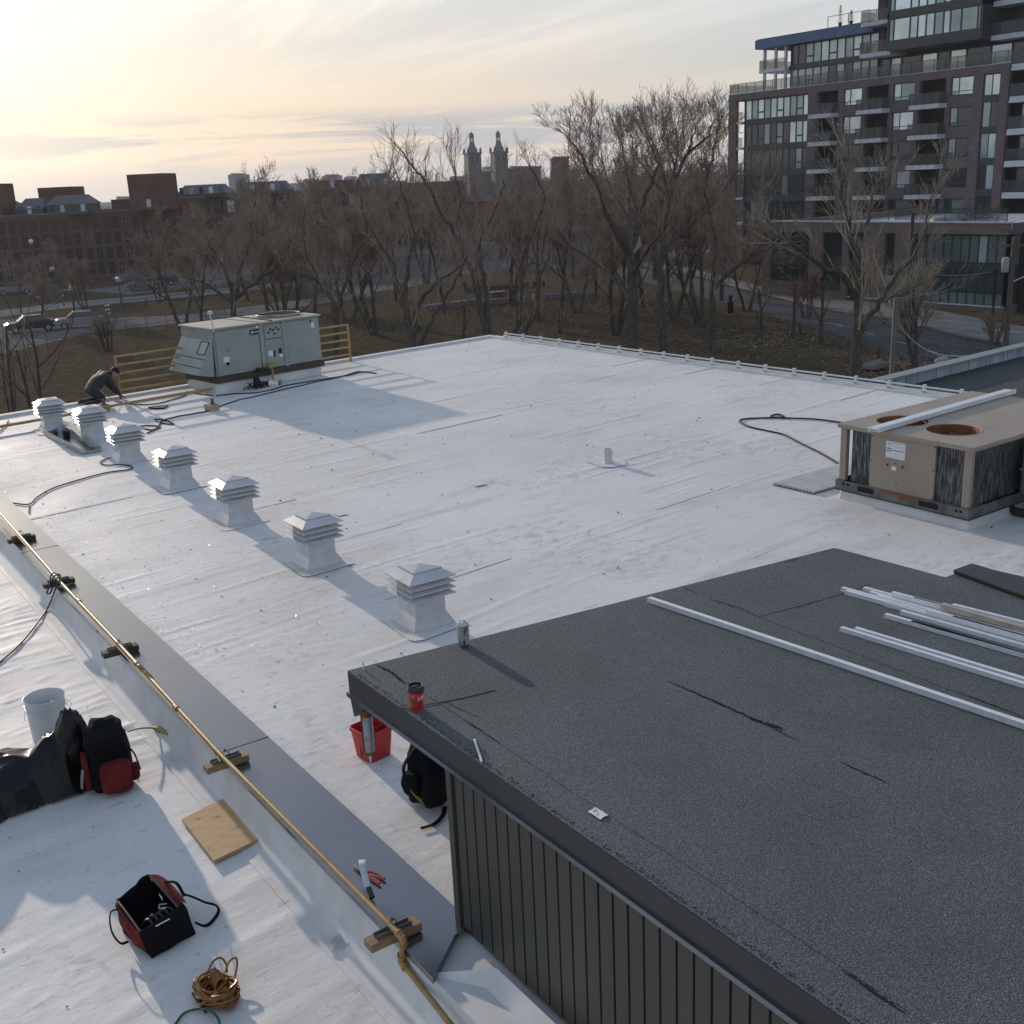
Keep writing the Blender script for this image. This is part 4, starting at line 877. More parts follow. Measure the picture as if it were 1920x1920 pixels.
# red and black backpack standing on the left roof
t = thing('tool_backpack', 'red and black tool backpack standing against the black plastic sheet', 'backpack', (1.555, 7.33, ZL), R(-12))
lump('main_compartment', (.33, .28, .50), M['black_fabric'], t, e=.42, amp=.03, seed=4, taper=.30, rot=(R(-6), R(3), 0))
lump('front_pocket', (.21, .11, .22), M['red_fabric'], t, loc=(.04, -.150, .03), e=.38, amp=.006, seed=5)
lump('side_panel', (.05, .17, .26), M['red_fabric'], t, loc=(-.145, -.01, .03), e=.45, amp=.006, seed=6)
lump('top_flap', (.27, .22, .09), M['black_fabric'], t, loc=(.0, -.05, .38), e=.5, amp=.02, seed=7, rot=(R(16), 0, 0))
lump('side_pouch', (.06, .12, .10), M['red_fabric'], t, loc=(.165, -.05, .05), e=.5, amp=.008, seed=8)
strap('shoulder_strap', [(.10, -.06, .36), (.17, -.07, .26), (.19, -.10, .19), (.20, -.13, .14)], .03, .008, M['black_fabric'], t)
strap('grey_strap', [(-.165, -.10, .22), (-.18, -.12, .16), (-.19, -.10, .08)], .022, .004, mat('grey webbing', (.2, .2, .2), .8), t)
b = MB(); b.tube(spline([(-.03, -.155, .23), (-.015, -.17, .205), (.01, -.175, .20), (.03, -.165, .21), (.045, -.17, .19), (.05, -.165, .165), (.07, -.165, .16)], 5), .0035, 6); b.tube(spline([(.03, -.165, .21), (.03, -.17, .235), (.05, -.165, .24)], 4), .003, 6); b.build('carabiner', M['stud'], t)
# black plastic sheet thrown over bags
t = None
b = MB(); NX, NY = 150, 110; vs = []
x0, x1, y0, y1 = .02, 1.58, 6.95, 8.3
hum = [(.20, 7.60, .40, .27), (.60, 7.64, .40, .30), (.98, 7.66, .34, .31), (1.26, 7.58, .26, .38), (1.40, 7.56, .15, .54)]
def ph_(x, y):
    h = 0
    for hx, hy, hr, hh in hum:
        r2 = ((x - hx) / hr) ** 2 + ((y - hy) / (hr * .95)) ** 2; h = max(h, hh * max(0, 1 - r2) ** .55) if r2 < 1 else h
    return h
for j in range(NY + 1):
    for i in range(NX + 1):
        x = x0 + (x1 - x0) * i / NX; y = y0 + (y1 - y0) * j / NY
        h = (ph_(x, y) * 2 + ph_(x - .025, y) + ph_(x + .025, y) + ph_(x, y + .025) + ph_(x, y - .025)) / 6
        q = Vector((x * 3.2, y * 3.2, 0)); rid = 1 - abs(mnoise.noise(q)) * 2.2; rid2 = 1 - abs(mnoise.noise(q * 2.3 + Vector((3, 1, 0)))) * 2.2
        dx_, dy_ = x - 1.42, y - 7.60; ang = math.atan2(dy_, dx_); dist = math.hypot(dx_, dy_); fold = (1 - abs(math.sin(ang * 4.5 + 1.6 * mnoise.noise(q * .8)))) ** 1.5
        k = min(1, h / .10)
        vs.append((x + .03 * mnoise.noise(q * 1.5) * k, y + .03 * mnoise.noise(q * 1.5 + Vector((9, 0, 0))) * k, ZL + .004 + h + k * (.030 * (rid - .3) + .016 * (rid2 - .3) + .032 * (fold - .3) * max(0, 1 - dist / 1.1))))
keep = []
for j in range(NY):
    for i in range(NX):
        c_ = [j * (NX + 1) + i, j * (NX + 1) + i + 1, (j + 1) * (NX + 1) + i + 1, (j + 1) * (NX + 1) + i]
        if max(vs[k][2] for k in c_) > ZL + .028: keep.append(tuple(c_))
b.add(vs, keep); pm = mat('shiny black plastic', (.004, .004, .0045), .32, bump=.6, bscale=11, spec=.35)
tag(b.build('plastic_sheet', pm, None, smooth=True), 'crumpled shiny black plastic sheet heaped at the left frame edge', 'plastic sheet')
# white bucket
t = thing('white_bucket', 'white round plastic bucket behind the black plastic sheet', 'bucket', (1.40, 8.38, ZL)); t.scale = (.97, .97, .92)
b = MB(); b.lathe([(.128, 0), (.132, .01), (.143, .28), (.150, .283), (.150, .291), (.144, .293), (.145, .31), (.152, .313), (.152, .32), (.146, .322), (.149, .365), (.155, .367), (.155, .375), (.150, .377), (.146, .36), (.126, .02), (.001, .02)], n=40, close=False); b.build('bucket_body', M['white_plastic'], t, smooth=True)
b = MB(); b.tube(spline([(.153, -.02, .305), (.185, -.04, .26), (.18, .02, .22), (.158, .08, .25), (.150, .05, .305)], 6), .0025, 5); b.tube(spline([(-.153, -.02, .305), (-.175, -.06, .25), (-.16, -.03, .22)], 6), .0025, 5); b.build('wire_handle', M['stud'], t)
lump('crumpled_rag', (.17, .12, .10), M['paper'], t, loc=(-.02, -.02, .18), e=.8, amp=.05, freq=16, seed=12); lump('crumpled_rag', (.10, .10, .12), M['paper'], t, loc=(.07, .05, .16), e=.8, amp=.05, freq=16, seed=13)
b = MB(); ca = math.atan2(-8.38, -1.40)
for k, (a, ww) in enumerate(((-.25, .07), (-.12, .05), (.12, .12))):
    for zz in (.055, .075):
        p = Vector((.136 * math.cos(ca + a), .136 * math.sin(ca + a), zz)); tn = Vector((-math.sin(ca + a), math.cos(ca + a), 0)); b.beam(p - tn * .012, p + tn * .010, .004, .010, up=(0, 0, 1))
b.build('faint_print', M['grey_metal'], t)
# plywood square
q = [at(x, y, ZL + .014) for x, y in ((341, 1540), (418, 1502), (485, 1578), (402, 1619))]
b = MB(); b.prism([(v.x, v.y) for v in q], 0.012, .034); o = b.build('plywood_piece', M['ply'], None, bevel=.0015); o.location = (0, 0, ZL)
tag(o, 'square piece of light plywood lying on the left roof', 'plywood')
for kx, ky, kr in ((372, 1535, .012), (408, 1531, .010), (444, 1551, .007), (392, 1590, .008), (420, 1568, .005), (360, 1556, .006)):
    p_ = at(kx, ky, ZL + .035); kn = MB(); aa = kx; kn.prism([(p_.x + kr * 1.7 * math.cos(t_ * .785) * random.uniform(.7, 1.2), p_.y + kr * .8 * math.sin(t_ * .785) * random.uniform(.7, 1.2)) for t_ in range(8)], .0338, .0346); kk_ = kn.build('knot', M['wood'], o)
# power plug with cable
t = thing('power_plug', 'yellowish cable end with plug lying right of the red and black backpack', 'plug', (0, 0, 0))
b = MB(); b.tube(spline([at(240, 1372, ZL + .16), at(262, 1366, ZL + .12), at(283, 1365, ZL + .06), at(292, 1366, ZL + .03)], 5), .006, 8); b.build('cable', M['yellow'], t, smooth=True)
b = MB(); b.tube([at(288, 1366, ZL + .03), at(294, 1366, ZL + .03), at(312, 1374, ZL + .03), at(317, 1379, ZL + .03)], [.012, .022, .022, .016], 10); b.build('plug_body', mat('plug yellow', (.28, .25, .06), .45), t, smooth=True)
b = MB(); b.tube(spline([at(318, 1380, ZL + .03), at(322, 1384, ZL + .02), at(325, 1391, ZL + .01)], 4), .012, 8); b.build('prongs', M['steelrail'], t, smooth=True)
# small tag near the backpack
b = MB(); q = [at(x, y, ZL) for x, y in ((250, 1511), (257, 1505), (262, 1509), (256, 1514))]; b.prism([(v.x, v.y) for v in q], ZL + .006, ZL + .008); tag(b.build('small_label', M['paper']), 'tiny white label lying below the red and black backpack', 'label')

# open tool bag, bottom left
t = thing('tool_bag', 'open red and black canvas tool bag with handles, lower left', 'tool bag', (0, 0, 0))
def wp(px, py, z): return at(px, py, z)
zb, zt = ZL + .004, ZL + .235
Lb, Fb, Rb = at(232, 1745, zb), at(285, 1797, zb), at(366, 1750, zb); Bb = Lb + Rb - Fb
Lt, Ft, Rt, Bt = at(219, 1688, ZL + .20), at(263, 1747, ZL + .17), at(334, 1702, ZL + .17), at(279, 1641, ZL + .24)
Rm = Bt.lerp(Rt, .5)
def panel(name, a, c, d, e_, m, inset=0.0, z0=0.0, z1=1.0, bulge=.012, n=10, off=0.0, seed=0):
    """a,c bottom corners; d above c; e_ above a"""
    b = MB(); vs = []; nn = (c - a).cross(e_ - a).normalized()
    for i in range(n + 1):
        for j in range(n + 1):
            u = inset + (1 - 2 * inset) * i / n; v = z0 + (z1 - z0) * j / n
            p = a.lerp(c, u).lerp(e_.lerp(d, u), v); q_ = p * 14 + Vector((seed, 0, 0))
            p = p + nn * (off + bulge * math.sin(math.pi * u) ** .6 * math.sin(math.pi * min(1, v)) ** .7 + .012 * mnoise.noise(q_)); vs.append(p)
    b.add(vs, [(i * (n + 1) + j, (i + 1) * (n + 1) + j, (i + 1) * (n + 1) + j + 1, i * (n + 1) + j + 1) for i in range(n) for j in range(n)])
    o = b.build(name, m, t, smooth=True); so = o.modifiers.new('thick', 'SOLIDIFY'); so.thickness = .004; so.offset = 0; return o
panel('end_panel', Fb, Rb, Rt, Ft, M['black_fabric'], seed=1, bulge=.045); panel('end_panel', Bb, Lb, Lt, Bt, M['black_fabric'], seed=2)
panel('side_panel', Lb, Fb, Ft, Lt, M['black_fabric'], seed=3, bulge=.02); panel('side_panel', Rb, Bb, Bt, Rt, M['black_fabric'], seed=4, bulge=.05)
panel('red_side', Lb, Fb, Ft, Lt, M['red_fabric'], .02, .28, .97, off=.008, bulge=.022, seed=5)
# far side flares outward so its red outside shows
o1, o2 = Bt + Vector((.05, .02, -.05)), Rt + Vector((.05, .01, -.03))
b = MB(); vs = []
for i in range(11):
    for j in range(5): p = Bt.lerp(Rt, i / 10).lerp(at(317, 1653, ZL + .16).lerp(at(351, 1694, ZL + .11), i / 10), j / 4); p.z += .022 * math.sin(j / 4 * 3.14) + .01 * math.sin(i / 10 * 3.14) + .004 * mnoise.noise(p * 20); vs.append(p)
b.add(vs, [(i * 5 + j, i * 5 + j + 1, (i + 1) * 5 + j + 1, (i + 1) * 5 + j) for i in range(10) for j in range(4)]); b.build('red_flap', M['red_fabric'], t, smooth=True)
b = MB(); b.add([Lb + Vector((0, 0, .02)), Fb + Vector((0, 0, .02)), Rb + Vector((0, 0, .02)), Bb + Vector((0, 0, .02))], [(0, 1, 2, 3)]); b.build('bag_floor', M['black_fabric'], t)
zm = mat('grey zip', (.06, .06, .055), .6)
for a, c, bow in ((Lt, Ft, .0), (Bt, Rt, .0)):
    b = MB(); b.tube(spline([a, a.lerp(c, .33) + Vector((0, 0, .006)), a.lerp(c, .66) + Vector((0, 0, .004)), c], 5), .006, 6); b.build('zip', zm, t, smooth=True)
b = MB(); b.tube(spline([Lt, Lt.lerp(Bt, .4) + Vector((-.0, .0, -.03)), Lt.lerp(Bt, .75) + Vector((0, 0, .01)), Bt], 6), .008, 6); b.build('rim', M['black_fabric'], t, smooth=True); b = MB(); b.tube(spline([Ft, Ft.lerp(Rt, .5) + Vector((0, 0, -.03)), Rt], 6), .007, 6); b.build('rim', M['black_fabric'], t, smooth=True)
strap('handle', [Lt.lerp(Ft, .15) + Vector((-.01, 0, -.02)), at(207, 1712, ZL + .16), at(209, 1745, ZL + .10), at(225, 1768, ZL + .05), at(240, 1766, ZL + .06)], .018, .006, M['black_fabric'], t)
strap('shoulder_strap', [at(340, 1675, ZL + .17), at(362, 1682, ZL + .14), at(385, 1692, ZL + .09), at(404, 1697, ZL + .05), at(410, 1708, ZL + .03), at(400, 1725, ZL + .02), at(385, 1736, ZL + .04), at(366, 1730, ZL + .10)], .02, .004, M['black_fabric'], t)
strap('back_handle', [Bt.lerp(Rt, .35) + Vector((.04, .02, .0)), Bt.lerp(Rt, .55) + Vector((.075, .02, .02)), Bt.lerp(Rt, .8) + Vector((.07, .0, .0))], .02, .01, M['black_fabric'], t)
b = MB(); b.tube([at(250, 1672, ZL + .12), at(273, 1660, ZL + .12)], .006, 6); b.tube([at(292, 1737, ZL + .18), at(318, 1723, ZL + .18)], .0025, 6); b.build('chrome_tool', M['stud'], t)
b = MB()
for dx, dy, w_, h_ in ((0, 0, 16, 2), (0, 0, 2, 9), (2, 7, 14, 2)):
    q = [at(297 + dx + ax, 1695 + dy + ay, ZL + .12) for ax, ay in ((0, 0), (w_, -2 * w_ / 16), (w_, h_ - 2 * w_ / 16), (0, h_))]; b.prism([(v.x, v.y) for v in q], ZL + .118, ZL + .12)
b.build('tool_label', M['paper'], t)
for k in range(5):
    b = MB(); b.tube(spline([Fb.lerp(Rb, .2 + .12 * k) + Vector((0, .04, .14)), Fb.lerp(Rb, .25 + .12 * k) + Vector((-.03, .09, .17 + .01 * (k % 2))), Fb.lerp(Rb, .15 + .1 * k) + Vector((-.05, .12, .12))], 4), .007, 6); b.build('tool_handle', M['black'], t, smooth=True)
# coiled orange-brown cord
b = MB(); cc = at(408, 1868, ZL + .03)
rr = random.Random(3)
for k in range(36):
    rx, ry_ = rr.uniform(.055, .085), rr.uniform(.07, .115); ti, aa = rr.uniform(-.35, .4), rr.uniform(.1, .8); ctr = cc + Vector((rr.uniform(-.014, .014), rr.uniform(-.03, .05), rr.uniform(0, .06)))
    P = []
    for j in range(19):
        a = 2 * math.pi * j / 18; p = Vector((rx * math.cos(a), ry_ * math.sin(a), 0)); p = Matrix.Rotation(aa, 3, 'Z') @ Matrix.Rotation(ti, 3, 'X') @ p; P.append(ctr + p + Vector((0, 0, .01 * math.sin(a * 2 + k))))
    for p in P: p.z = max(p.z, ZL + .008)
    b.tube(P, .0066, 6, False)
for s_ in (((385, 1835), (398, 1805), (414, 1796), (425, 1812), (423, 1838)), ((418, 1840), (428, 1806), (442, 1796), (444, 1815), (436, 1845)), ((373, 1885), (400, 1870), (420, 1863)), ((372, 1850), (385, 1825), (405, 1815))):
    b.tube(spline([at(x, y, ZL + .05 + .03 * math.sin(i * 1.0)) for i, (x, y) in enumerate(s_)], 5), .0058, 6)
for k in range(5):
    P = [cc + Vector((.02 + .03 * math.cos(a), .005 + .018 * k - .02, .055 + .055 * math.sin(a))) for a in [j * .52 for j in range(13)]]
    b.tube(P, .0066, 6, False)
t = thing('extension_cord', 'bundled orange brown extension cord lying at the bottom left', 'extension cord', (0, 0, 0)); b.build('cord_loops', M['cord'], t, smooth=True)
b = MB(); b.tube([at(361, 1863, ZL + .02), at(368, 1868, ZL + .02), at(378, 1885, ZL + .02), at(386, 1897, ZL + .02)], [.008, .013, .011, .008], 8); b.build('connector', M['rubber'], t, smooth=True)
b = MB(); b.tube(spline([at(325, 1925, ZL + .01), at(345, 1900, ZL + .012), at(372, 1892, ZL + .02), at(395, 1896, ZL + .05), at(410, 1912, ZL + .04), at(412, 1935, ZL + .02)], 6), .006, 7); tag(b.build('extension_cord', M['green_cord'], None, smooth=True), 'green cord curving past the bundled orange brown cord', 'cord')

# clear plastic packaging beside the yellow pipe
for k, (pts, lb) in enumerate(((((640, 1728), (655, 1722), (668, 1700), (672, 1712), (668, 1728), (652, 1738), (642, 1738)), 'upper clear plastic blister shell beside the yellow pipe'), (((613, 1766), (618, 1782), (630, 1784), (662, 1764), (660, 1756), (642, 1752), (634, 1750)), 'lower clear plastic blister shell flat beside the yellow pipe'))):
    b = MB(); P = [at(x, y, ZL + .02) for x, y in pts]; c0 = sum(P, Vector()) / len(P)
    b.tube(P + [P[0]], .003, 5); b.prism([(v.x, v.y) for v in P], ZL + .016, ZL + .0175)
    b.tube([P[1], c0 + Vector((0, 0, .02)), P[4]], .0022, 5); tag(b.build('blister_shell', M['glassclear'], None, smooth=True), lb, 'plastic shell', 'clear blister shells')
# pliers and scraper on the cap
t = thing('pliers', 'pliers with red handles lying on the grey cap', 'pliers', (0, 0, 0)); zc_ = .068
b = MB(); b.tube([at(662, 1620, zc_), at(668, 1624, zc_), at(680, 1634, zc_), at(690, 1640, zc_)], [.004, .010, .013, .009], 8, flat=.6); b.build('jaws', M['steelrail'], t, smooth=True)
for s_ in (((686, 1634), (700, 1636), (712, 1641), (721, 1648)), ((686, 1640), (697, 1646), (706, 1651), (712, 1656))):
    b = MB(); b.tube(spline([at(x, y, zc_) for x, y in s_], 4), .0085, 8, flat=.8); b.build('handle', M['red_plastic'], t, smooth=True)
t = thing('scraper', 'steel scraper with curved blade leaning on the yellow pipe', 'scraper', (0, 0, 0))
b = MB(); P = [at(693, 1672, .075), at(686, 1650, .10), at(681, 1630, .135), at(679, 1620, .15), at(679, 1612, .15)]
strap('blade', P, .036, .002, M['stud'], t, 4); b.box((0, 0, 0), (0, 0, 0)); b = MB(); b.beam(at(698, 1684, .075), at(690, 1664, .09), .03, .018); b.build('handle', M['black'], t, bevel=.003)

# ------------------------------------------------------------------ yellow gas pipe on its blocks
t = thing('gas_pipe', 'long yellow gas pipe running along the grey cap', 'gas pipe', (0, 0, 0))
zp = .150
pp = [at(x, y, zp) for x, y in ((-260, 705 + 0), (0, 962), (110, 1088), (225, 1210), (420, 1422), (560, 1562), (735, 1738))]
pp[0] = pp[1] + (pp[1] - pp[3]).normalized() * 8
e1, e2 = at(757, 1760, zp), at(752, 1802, -.03); e3 = at(848, 1925, -.06); e4 = at(1000, 2100, -.06)
seg = [pp[0], pp[1], pp[2], pp[3], pp[4], pp[5], pp[6]]
for i in range(len(seg) - 1):
    b = MB(); b.tube([seg[i], seg[i + 1]], .0155 if i > 0 else .0155, 12); b.build('pipe', M['yellow'], t, smooth=True)
b = MB(); b.tube([seg[-1], e1], .0155, 12); b.build('pipe', M['yellow'], t, smooth=True)
b = MB(); b.tube([e1, e2], .015, 12); b.build('pipe', M['yellow'], t, smooth=True)
b = MB(); b.tube([e2, e3, e4], .0155, 12); b.build('pipe', M['yellow'], t, smooth=True)
for a, c, d in ((seg[-1], e1, e2), (e1, e2, e3)):
    b = MB(); u, v = (a - c).normalized(), (d - c).normalized()
    b.tube([c + u * .055, c + u * .048, c + u * .042], .0235, 12); b.tube([c + v * .055, c + v * .042], .0235, 12); b.tube(spline([c + u * .045, c + u * .012 + v * .004, c + v * .012 + u * .004, c + v * .045], 4), .0205, 12); b.build('elbow', M['yellow'], t, smooth=True)
for px_, py_ in ((148, 1127), (330, 1326), (255, 1243)):
    c = at(px_, py_, zp); d = (seg[4] - seg[2]).normalized(); b = MB(); b.tube([c - d * .035, c + d * .035], .021, 12); b.build('coupling', M['yellow'], t, smooth=True)
dp_ = (seg[5] - seg[2]).normalized()
b = MB()
for k in range(26): c = at(262, 1250, zp) + dp_ * (k * .012); b.tube([c, c + dp_ * .005], .0175 + .002 * random.random(), 7)
b.build('tape_wrap', M['rust'], t)
b = MB(); b.tube([seg[1] + Vector((-.028, 0, -.01)), seg[4] + Vector((-.026, 0, -.012))], .006, 6); b.build('thin_line', M['yrail'], t, smooth=True)
blocks = [((40, 1008), 'farthest dark wood pipe block on the grey cap'), ((110, 1090), 'wood pipe block wrapped in black cable'), ((225, 1217), 'dark wood pipe block just past the tape wrapped pipe'), ((424, 1426), 'wood pipe block nearest the plywood square'), ((737, 1747), 'light wood pipe block nearest the camera, by the pipe elbow')]
pn = Vector((dp_.y, -dp_.x, 0)).normalized()
for k, (pxy, lb) in enumerate(blocks):
    c = at(*pxy, .1); t = thing('pipe_support', lb, 'pipe support', (c.x, c.y, .062), 0, 'wood pipe support blocks')
    b = MB(); b.beam(pn * -.145 + Vector((0, 0, .024)), pn * .145 + Vector((0, 0, .024)), .082, .046); b.build('block', M['wood'] if k > 2 else mat('dark wood', (.08, .05, .03), .8, 0, c2=(.04, .025, .018), vscale=6), t, bevel=.004)
    b = MB(); s2 = Vector((-pn.y, pn.x, 0))
    for sg in (-1, 1): b.beam(pn * -.10 + s2 * .018 * sg + Vector((0, 0, .058)), pn * .10 + s2 * .018 * sg + Vector((0, 0, .058)), .003, .022)
    b.beam(pn * -.10 + Vector((0, 0, .0485)), pn * .10 + Vector((0, 0, .0485)), .036, .003); b.build('strut_channel', M['steelrail'], t)
    b = MB(); b.tube([s2 * -.0 + pn * .023 * math.cos(a) + Vector((0, 0, .088 + .023 * math.sin(a))) for a in [j * math.pi / 8 for j in range(-1, 10)]], .003, 5); b.box((-.006, -.006, .105), (.006, .006, .125)); b.build('pipe_clamp', M['rust'], t)
# black cable looped round the pipe
b = MB(); b.tube(spline([at(x, y, z) for x, y, z in ((-30, 1262, ZL + .01), (0, 1241, ZL + .012), (40, 1205, ZL + .015), (72, 1165, ZL + .02), (92, 1135, ZL + .05), (104, 1104, .1), (112, 1085, .17), (104, 1074, .19), (95, 1080, .17), (94, 1098, .12), (90, 1106, .08), (88, 1112, .04), (94, 1112, .06), (99, 1100, .12))], 7), .008, 8)
b.tube(spline([at(x, y, z) for x, y, z in ((96, 1100, .10), (100, 1082, .18), (112, 1078, .19), (110, 1100, .12))], 7), .008, 8)
tag(b.build('black_cable', M['rubber'], None, smooth=True), 'black cable looped round the yellow pipe and trailing left', 'cable')
b = MB(); b.tube(spline([at(x, y, ZL + .01) for x, y in ((116, 1160), (128, 1161), (142, 1152))], 5), .004, 5); tag(b.build('wire_scrap', M['steelrail'], None), 'short bent wire scrap lying left of the yellow pipe', 'wire')
# other cords on the main roof
def cord(name, pts, r, m, lb, z=.012, wig=.0, cat='cord'):
    P = spline([at(x, y, z) for x, y in pts], 8)
    if wig:
        for i, p in enumerate(P): p.x += wig * math.sin(i * 1.1) * .6; p.y += wig * math.sin(i * .83 + 1)
    b = MB(); b.tube(P, r, 6); return tag(b.build(name, M[m], None, smooth=True), lb, cat)
cord('extension_cord', [(276, 812), (300, 800), (275, 798), (262, 800), (285, 806), (300, 795), (290, 786), (310, 788), (325, 795), (300, 792), (322, 783), (360, 776), (390, 770), (440, 752), (480, 743), (520, 733), (580, 719), (640, 706), (670, 697), (702, 699)], .011, 'dark_cord', 'dark cord snaking across the roof from vents to the far side', wig=.012)
cord('extension_cord', [(405, 742), (440, 738), (490, 735), (540, 722), (600, 712), (650, 704), (680, 697), (706, 700)], .012, 'dark_cord', 'dark cord running along the foot of the grey green unit', wig=.012)
cord('extension_cord', [(0, 940), (30, 944), (55, 945), (70, 932), (100, 915), (150, 899), (200, 886), (243, 880), (246, 874), (225, 871), (200, 872), (188, 868), (195, 862), (215, 857)], .009, 'dark_cord', 'thin green cord looping from the third vent to the left edge')
cord('cord_end', [(55, 945), (54, 962)], .007, 'dark_cord', 'short green cord tail at the edge of the grey cap')
cord('hose', [(1587, 880), (1560, 862), (1530, 845), (1495, 828), (1470, 815), (1440, 808), (1405, 800), (1387, 790), (1400, 785), (1450, 783), (1470, 782), (1462, 777), (1450, 778), (1447, 782), (1480, 784), (1530, 786), (1590, 794)], .013, 'brown_hose', 'dark hose making a long loop left of the beige unit', z=.014, cat='hose')
cord('cable', [(-20, 850 - 30), (0, 808), (12, 795), (16, 788)], .010, 'brown_hose', 'brown cable leaving the roof edge at far left')
cord('cable', [(215, 752), (250, 758), (290, 757), (320, 750), (345, 742), (350, 735)], .010, 'brown_hose', 'brown cable near the foot of the left yellow railing')
cord('cable', [(350, 734), (372, 738), (400, 742)], .010, 'brown_hose', 'short cable between the railing and the grey green unit')
# metal tray by the vents
q = [at(x, y, 0) for x, y in ((84, 817), (154, 853), (190, 847), (116, 806))]
o0 = q[0]; t = thing('metal_tray', 'long open sheet metal tray lying beside the farthest vents', 'metal tray', tuple(o0))
L_ = [Vector((v.x - o0.x, v.y - o0.y, 0)) for v in q]
b = MB(); b.add([v + Vector((0, 0, .015)) for v in L_], [(0, 1, 2, 3)]); b.build('tray_floor', M['grey_metal'], t)
for i in range(4):
    b = MB(); a, c = L_[i], L_[(i + 1) % 4]; h = .09 if i in (0, 2) else .045; b.beam(a + Vector((0, 0, h / 2 + .005)), c + Vector((0, 0, h / 2 + .005)), .008, h); b.build('tray_side', M['grey_metal'], t)
b = MB(); c_ = (L_[0] + L_[1] + L_[2] + L_[3]) / 4; b.box((c_.x - .04, c_.y + .25, .02), (c_.x + .05, c_.y + .35, .14)); b.box((c_.x - .06, c_.y + .75, .02), (c_.x - .02, c_.y + .9, .05)); b.build('dark_parts', M['ink'], t)
b = MB(); b.beam(q[2] + Vector((0.0, .0, .06)) + Vector((-.05, .15, 0)), q[3] + Vector((.06, -.1, .16)), .1, .006); tag(b.build('sheet_metal_strip', M['grey_metal'], None), 'loose sheet metal strip leaning along the tray by the vents', 'metal strip')
# far yellow pipe and its blocks
b = MB(); P = [at(x, y, .10) for x, y in ((-60, 812), (0, 800), (110, 781), (215, 760), (330, 740), (398, 729))]; b.tube(P, .025, 8); tag(b.build('gas_pipe', M['yellow'], None, smooth=True), 'thin yellow pipe along the far roof edge under the railing', 'gas pipe')
for (x, y), lb in (((200, 772), 'wood block under the far pipe, below the kneeling worker'), ((404, 771), 'wood block at the left corner of the grey green unit')):
    c = at(x, y, 0); t = thing('pipe_support', lb, 'pipe support', tuple(c), R(10), 'far wood pipe blocks')
    b = MB(); b.box((-.085, 0, .004), (.085, .22, .12)); b.build('block', mat('pale wood', (.40, .29, .18), .7, 0, .2, 10), t, bevel=.004)
    b = MB(); b.box((-.02, .05, .12), (.02, .09, .22)); b.box((-.04, .03, .12), (.04, .11, .135)); b.build('pipe_clamp', M['rust'], t)
b = MB(); q = [at(x, y, .01) for x, y in ((278, 765), (300, 762), (315, 761), (308, 766), (290, 767))]; b.prism([(v.x, v.y) for v in q], .008, .03); tag(b.build('rubber_scrap', M['ink']), 'dark scrap lying on the roof near the worker', 'scrap')
# guard rails
def guard(name, xa, xb, off, H_, n, lb, ends):
    t = thing(name, lb, 'railing', (0, 0, 0), 0, 'yellow railings at the far roof edge')
    ya, yb2 = far_edge(xa) + off, far_edge(xb) + off
    for k in range(n):
        z = H_ - k * (H_ / n) * 1.0; b = MB(); b.tube([(xa, ya, z), (xb, yb2, z)], .022, 8); b.build('rail', M['yrail'], t, smooth=True)
    for x in ends: b = MB(); b.tube([(x, far_edge(x) + off, -.1), (x, far_edge(x) + off, H_ + .02)], .027, 8); b.build('post', M['yrail'], t, smooth=True)
    return t
guard('guard_rail', 5.86, 7.9, -.16, .80, 5, 'yellow railing left of the grey green unit', (5.86, 7.9))
guard('guard_rail', 9.6, 11.0, -.22, .80, 5, 'yellow railing right of the grey green unit', (9.6, 11.0))
# cable rail along the right edge
t = thing('cable_rail', 'low white cable rail with clips along the right roof edge', 'cable rail', (0, 0, 0))
ye = [21.9 - i * .655 for i in range(20)]
for dz, dx in ((.035, -.06), (.085, -.02)):
    for a, c in ((21.95, 17.6), (17.58, 13.9), (13.88, 9.5)): b = MB(); b.tube([(right_edge(a) + dx, a, dz + .04), (right_edge(c) + dx, c, dz + .04)], .016, 8); b.build('conduit', M['white_plastic'], t, smooth=True)
for y in ye:
    b = MB(); x = right_edge(y); b.box((x - .10, y - .03, .03), (x + .02, y + .03, .05)); b.box((x - .05, y - .022, .05), (x + .01, y + .022, .165)); b.build('clip', M['white_plastic'], t)
# neighbouring dark roof with its stained parapet
t = thing('neighbouring_roof', 'dark flat roof next door with a stained pale parapet', 'building', (0, 0, 0))
b = MB(); b.prism([(15.95, -3), (15.95 + .0, 12.25), (26, 12.75), (26, -3)], GZ, -.30); b.build('roof', mat('dark tar roof', (.035, .037, .04), .8, 0, c2=(.05, .05, .05), vscale=1.5, bump=.3), t)
pbm = mat('pale parapet panel', (.36, .42, .50), .5, 0, c2=(.24, .29, .36), vscale=5, stretch=(1, 1, .2))
x = 16.75; rr = random.Random(2)
while x < 25.8:
    w_ = rr.choice((.35, .5, .62, .28, .16)); b = MB(); b.beam((x, 12.26 + (x - 15.95) * .05, -.19), (x + w_ - .02, 12.26 + (x + w_ - 15.95) * .05, -.19), .03, .20); b.build('parapet_panel', pbm, t); x += w_
b = MB(); b.beam((16.6, 12.33 + .03, -.19), (26, 12.36 + .5, -.19), .13, .20); b.build('parapet', M['ink'], t)
b = MB(); b.beam((16.5, 12.32, -.07), (26, 12.80, -.07), .26, .03); b.build('coping', mat('green grey coping', (.22, .25, .24), .5), t)

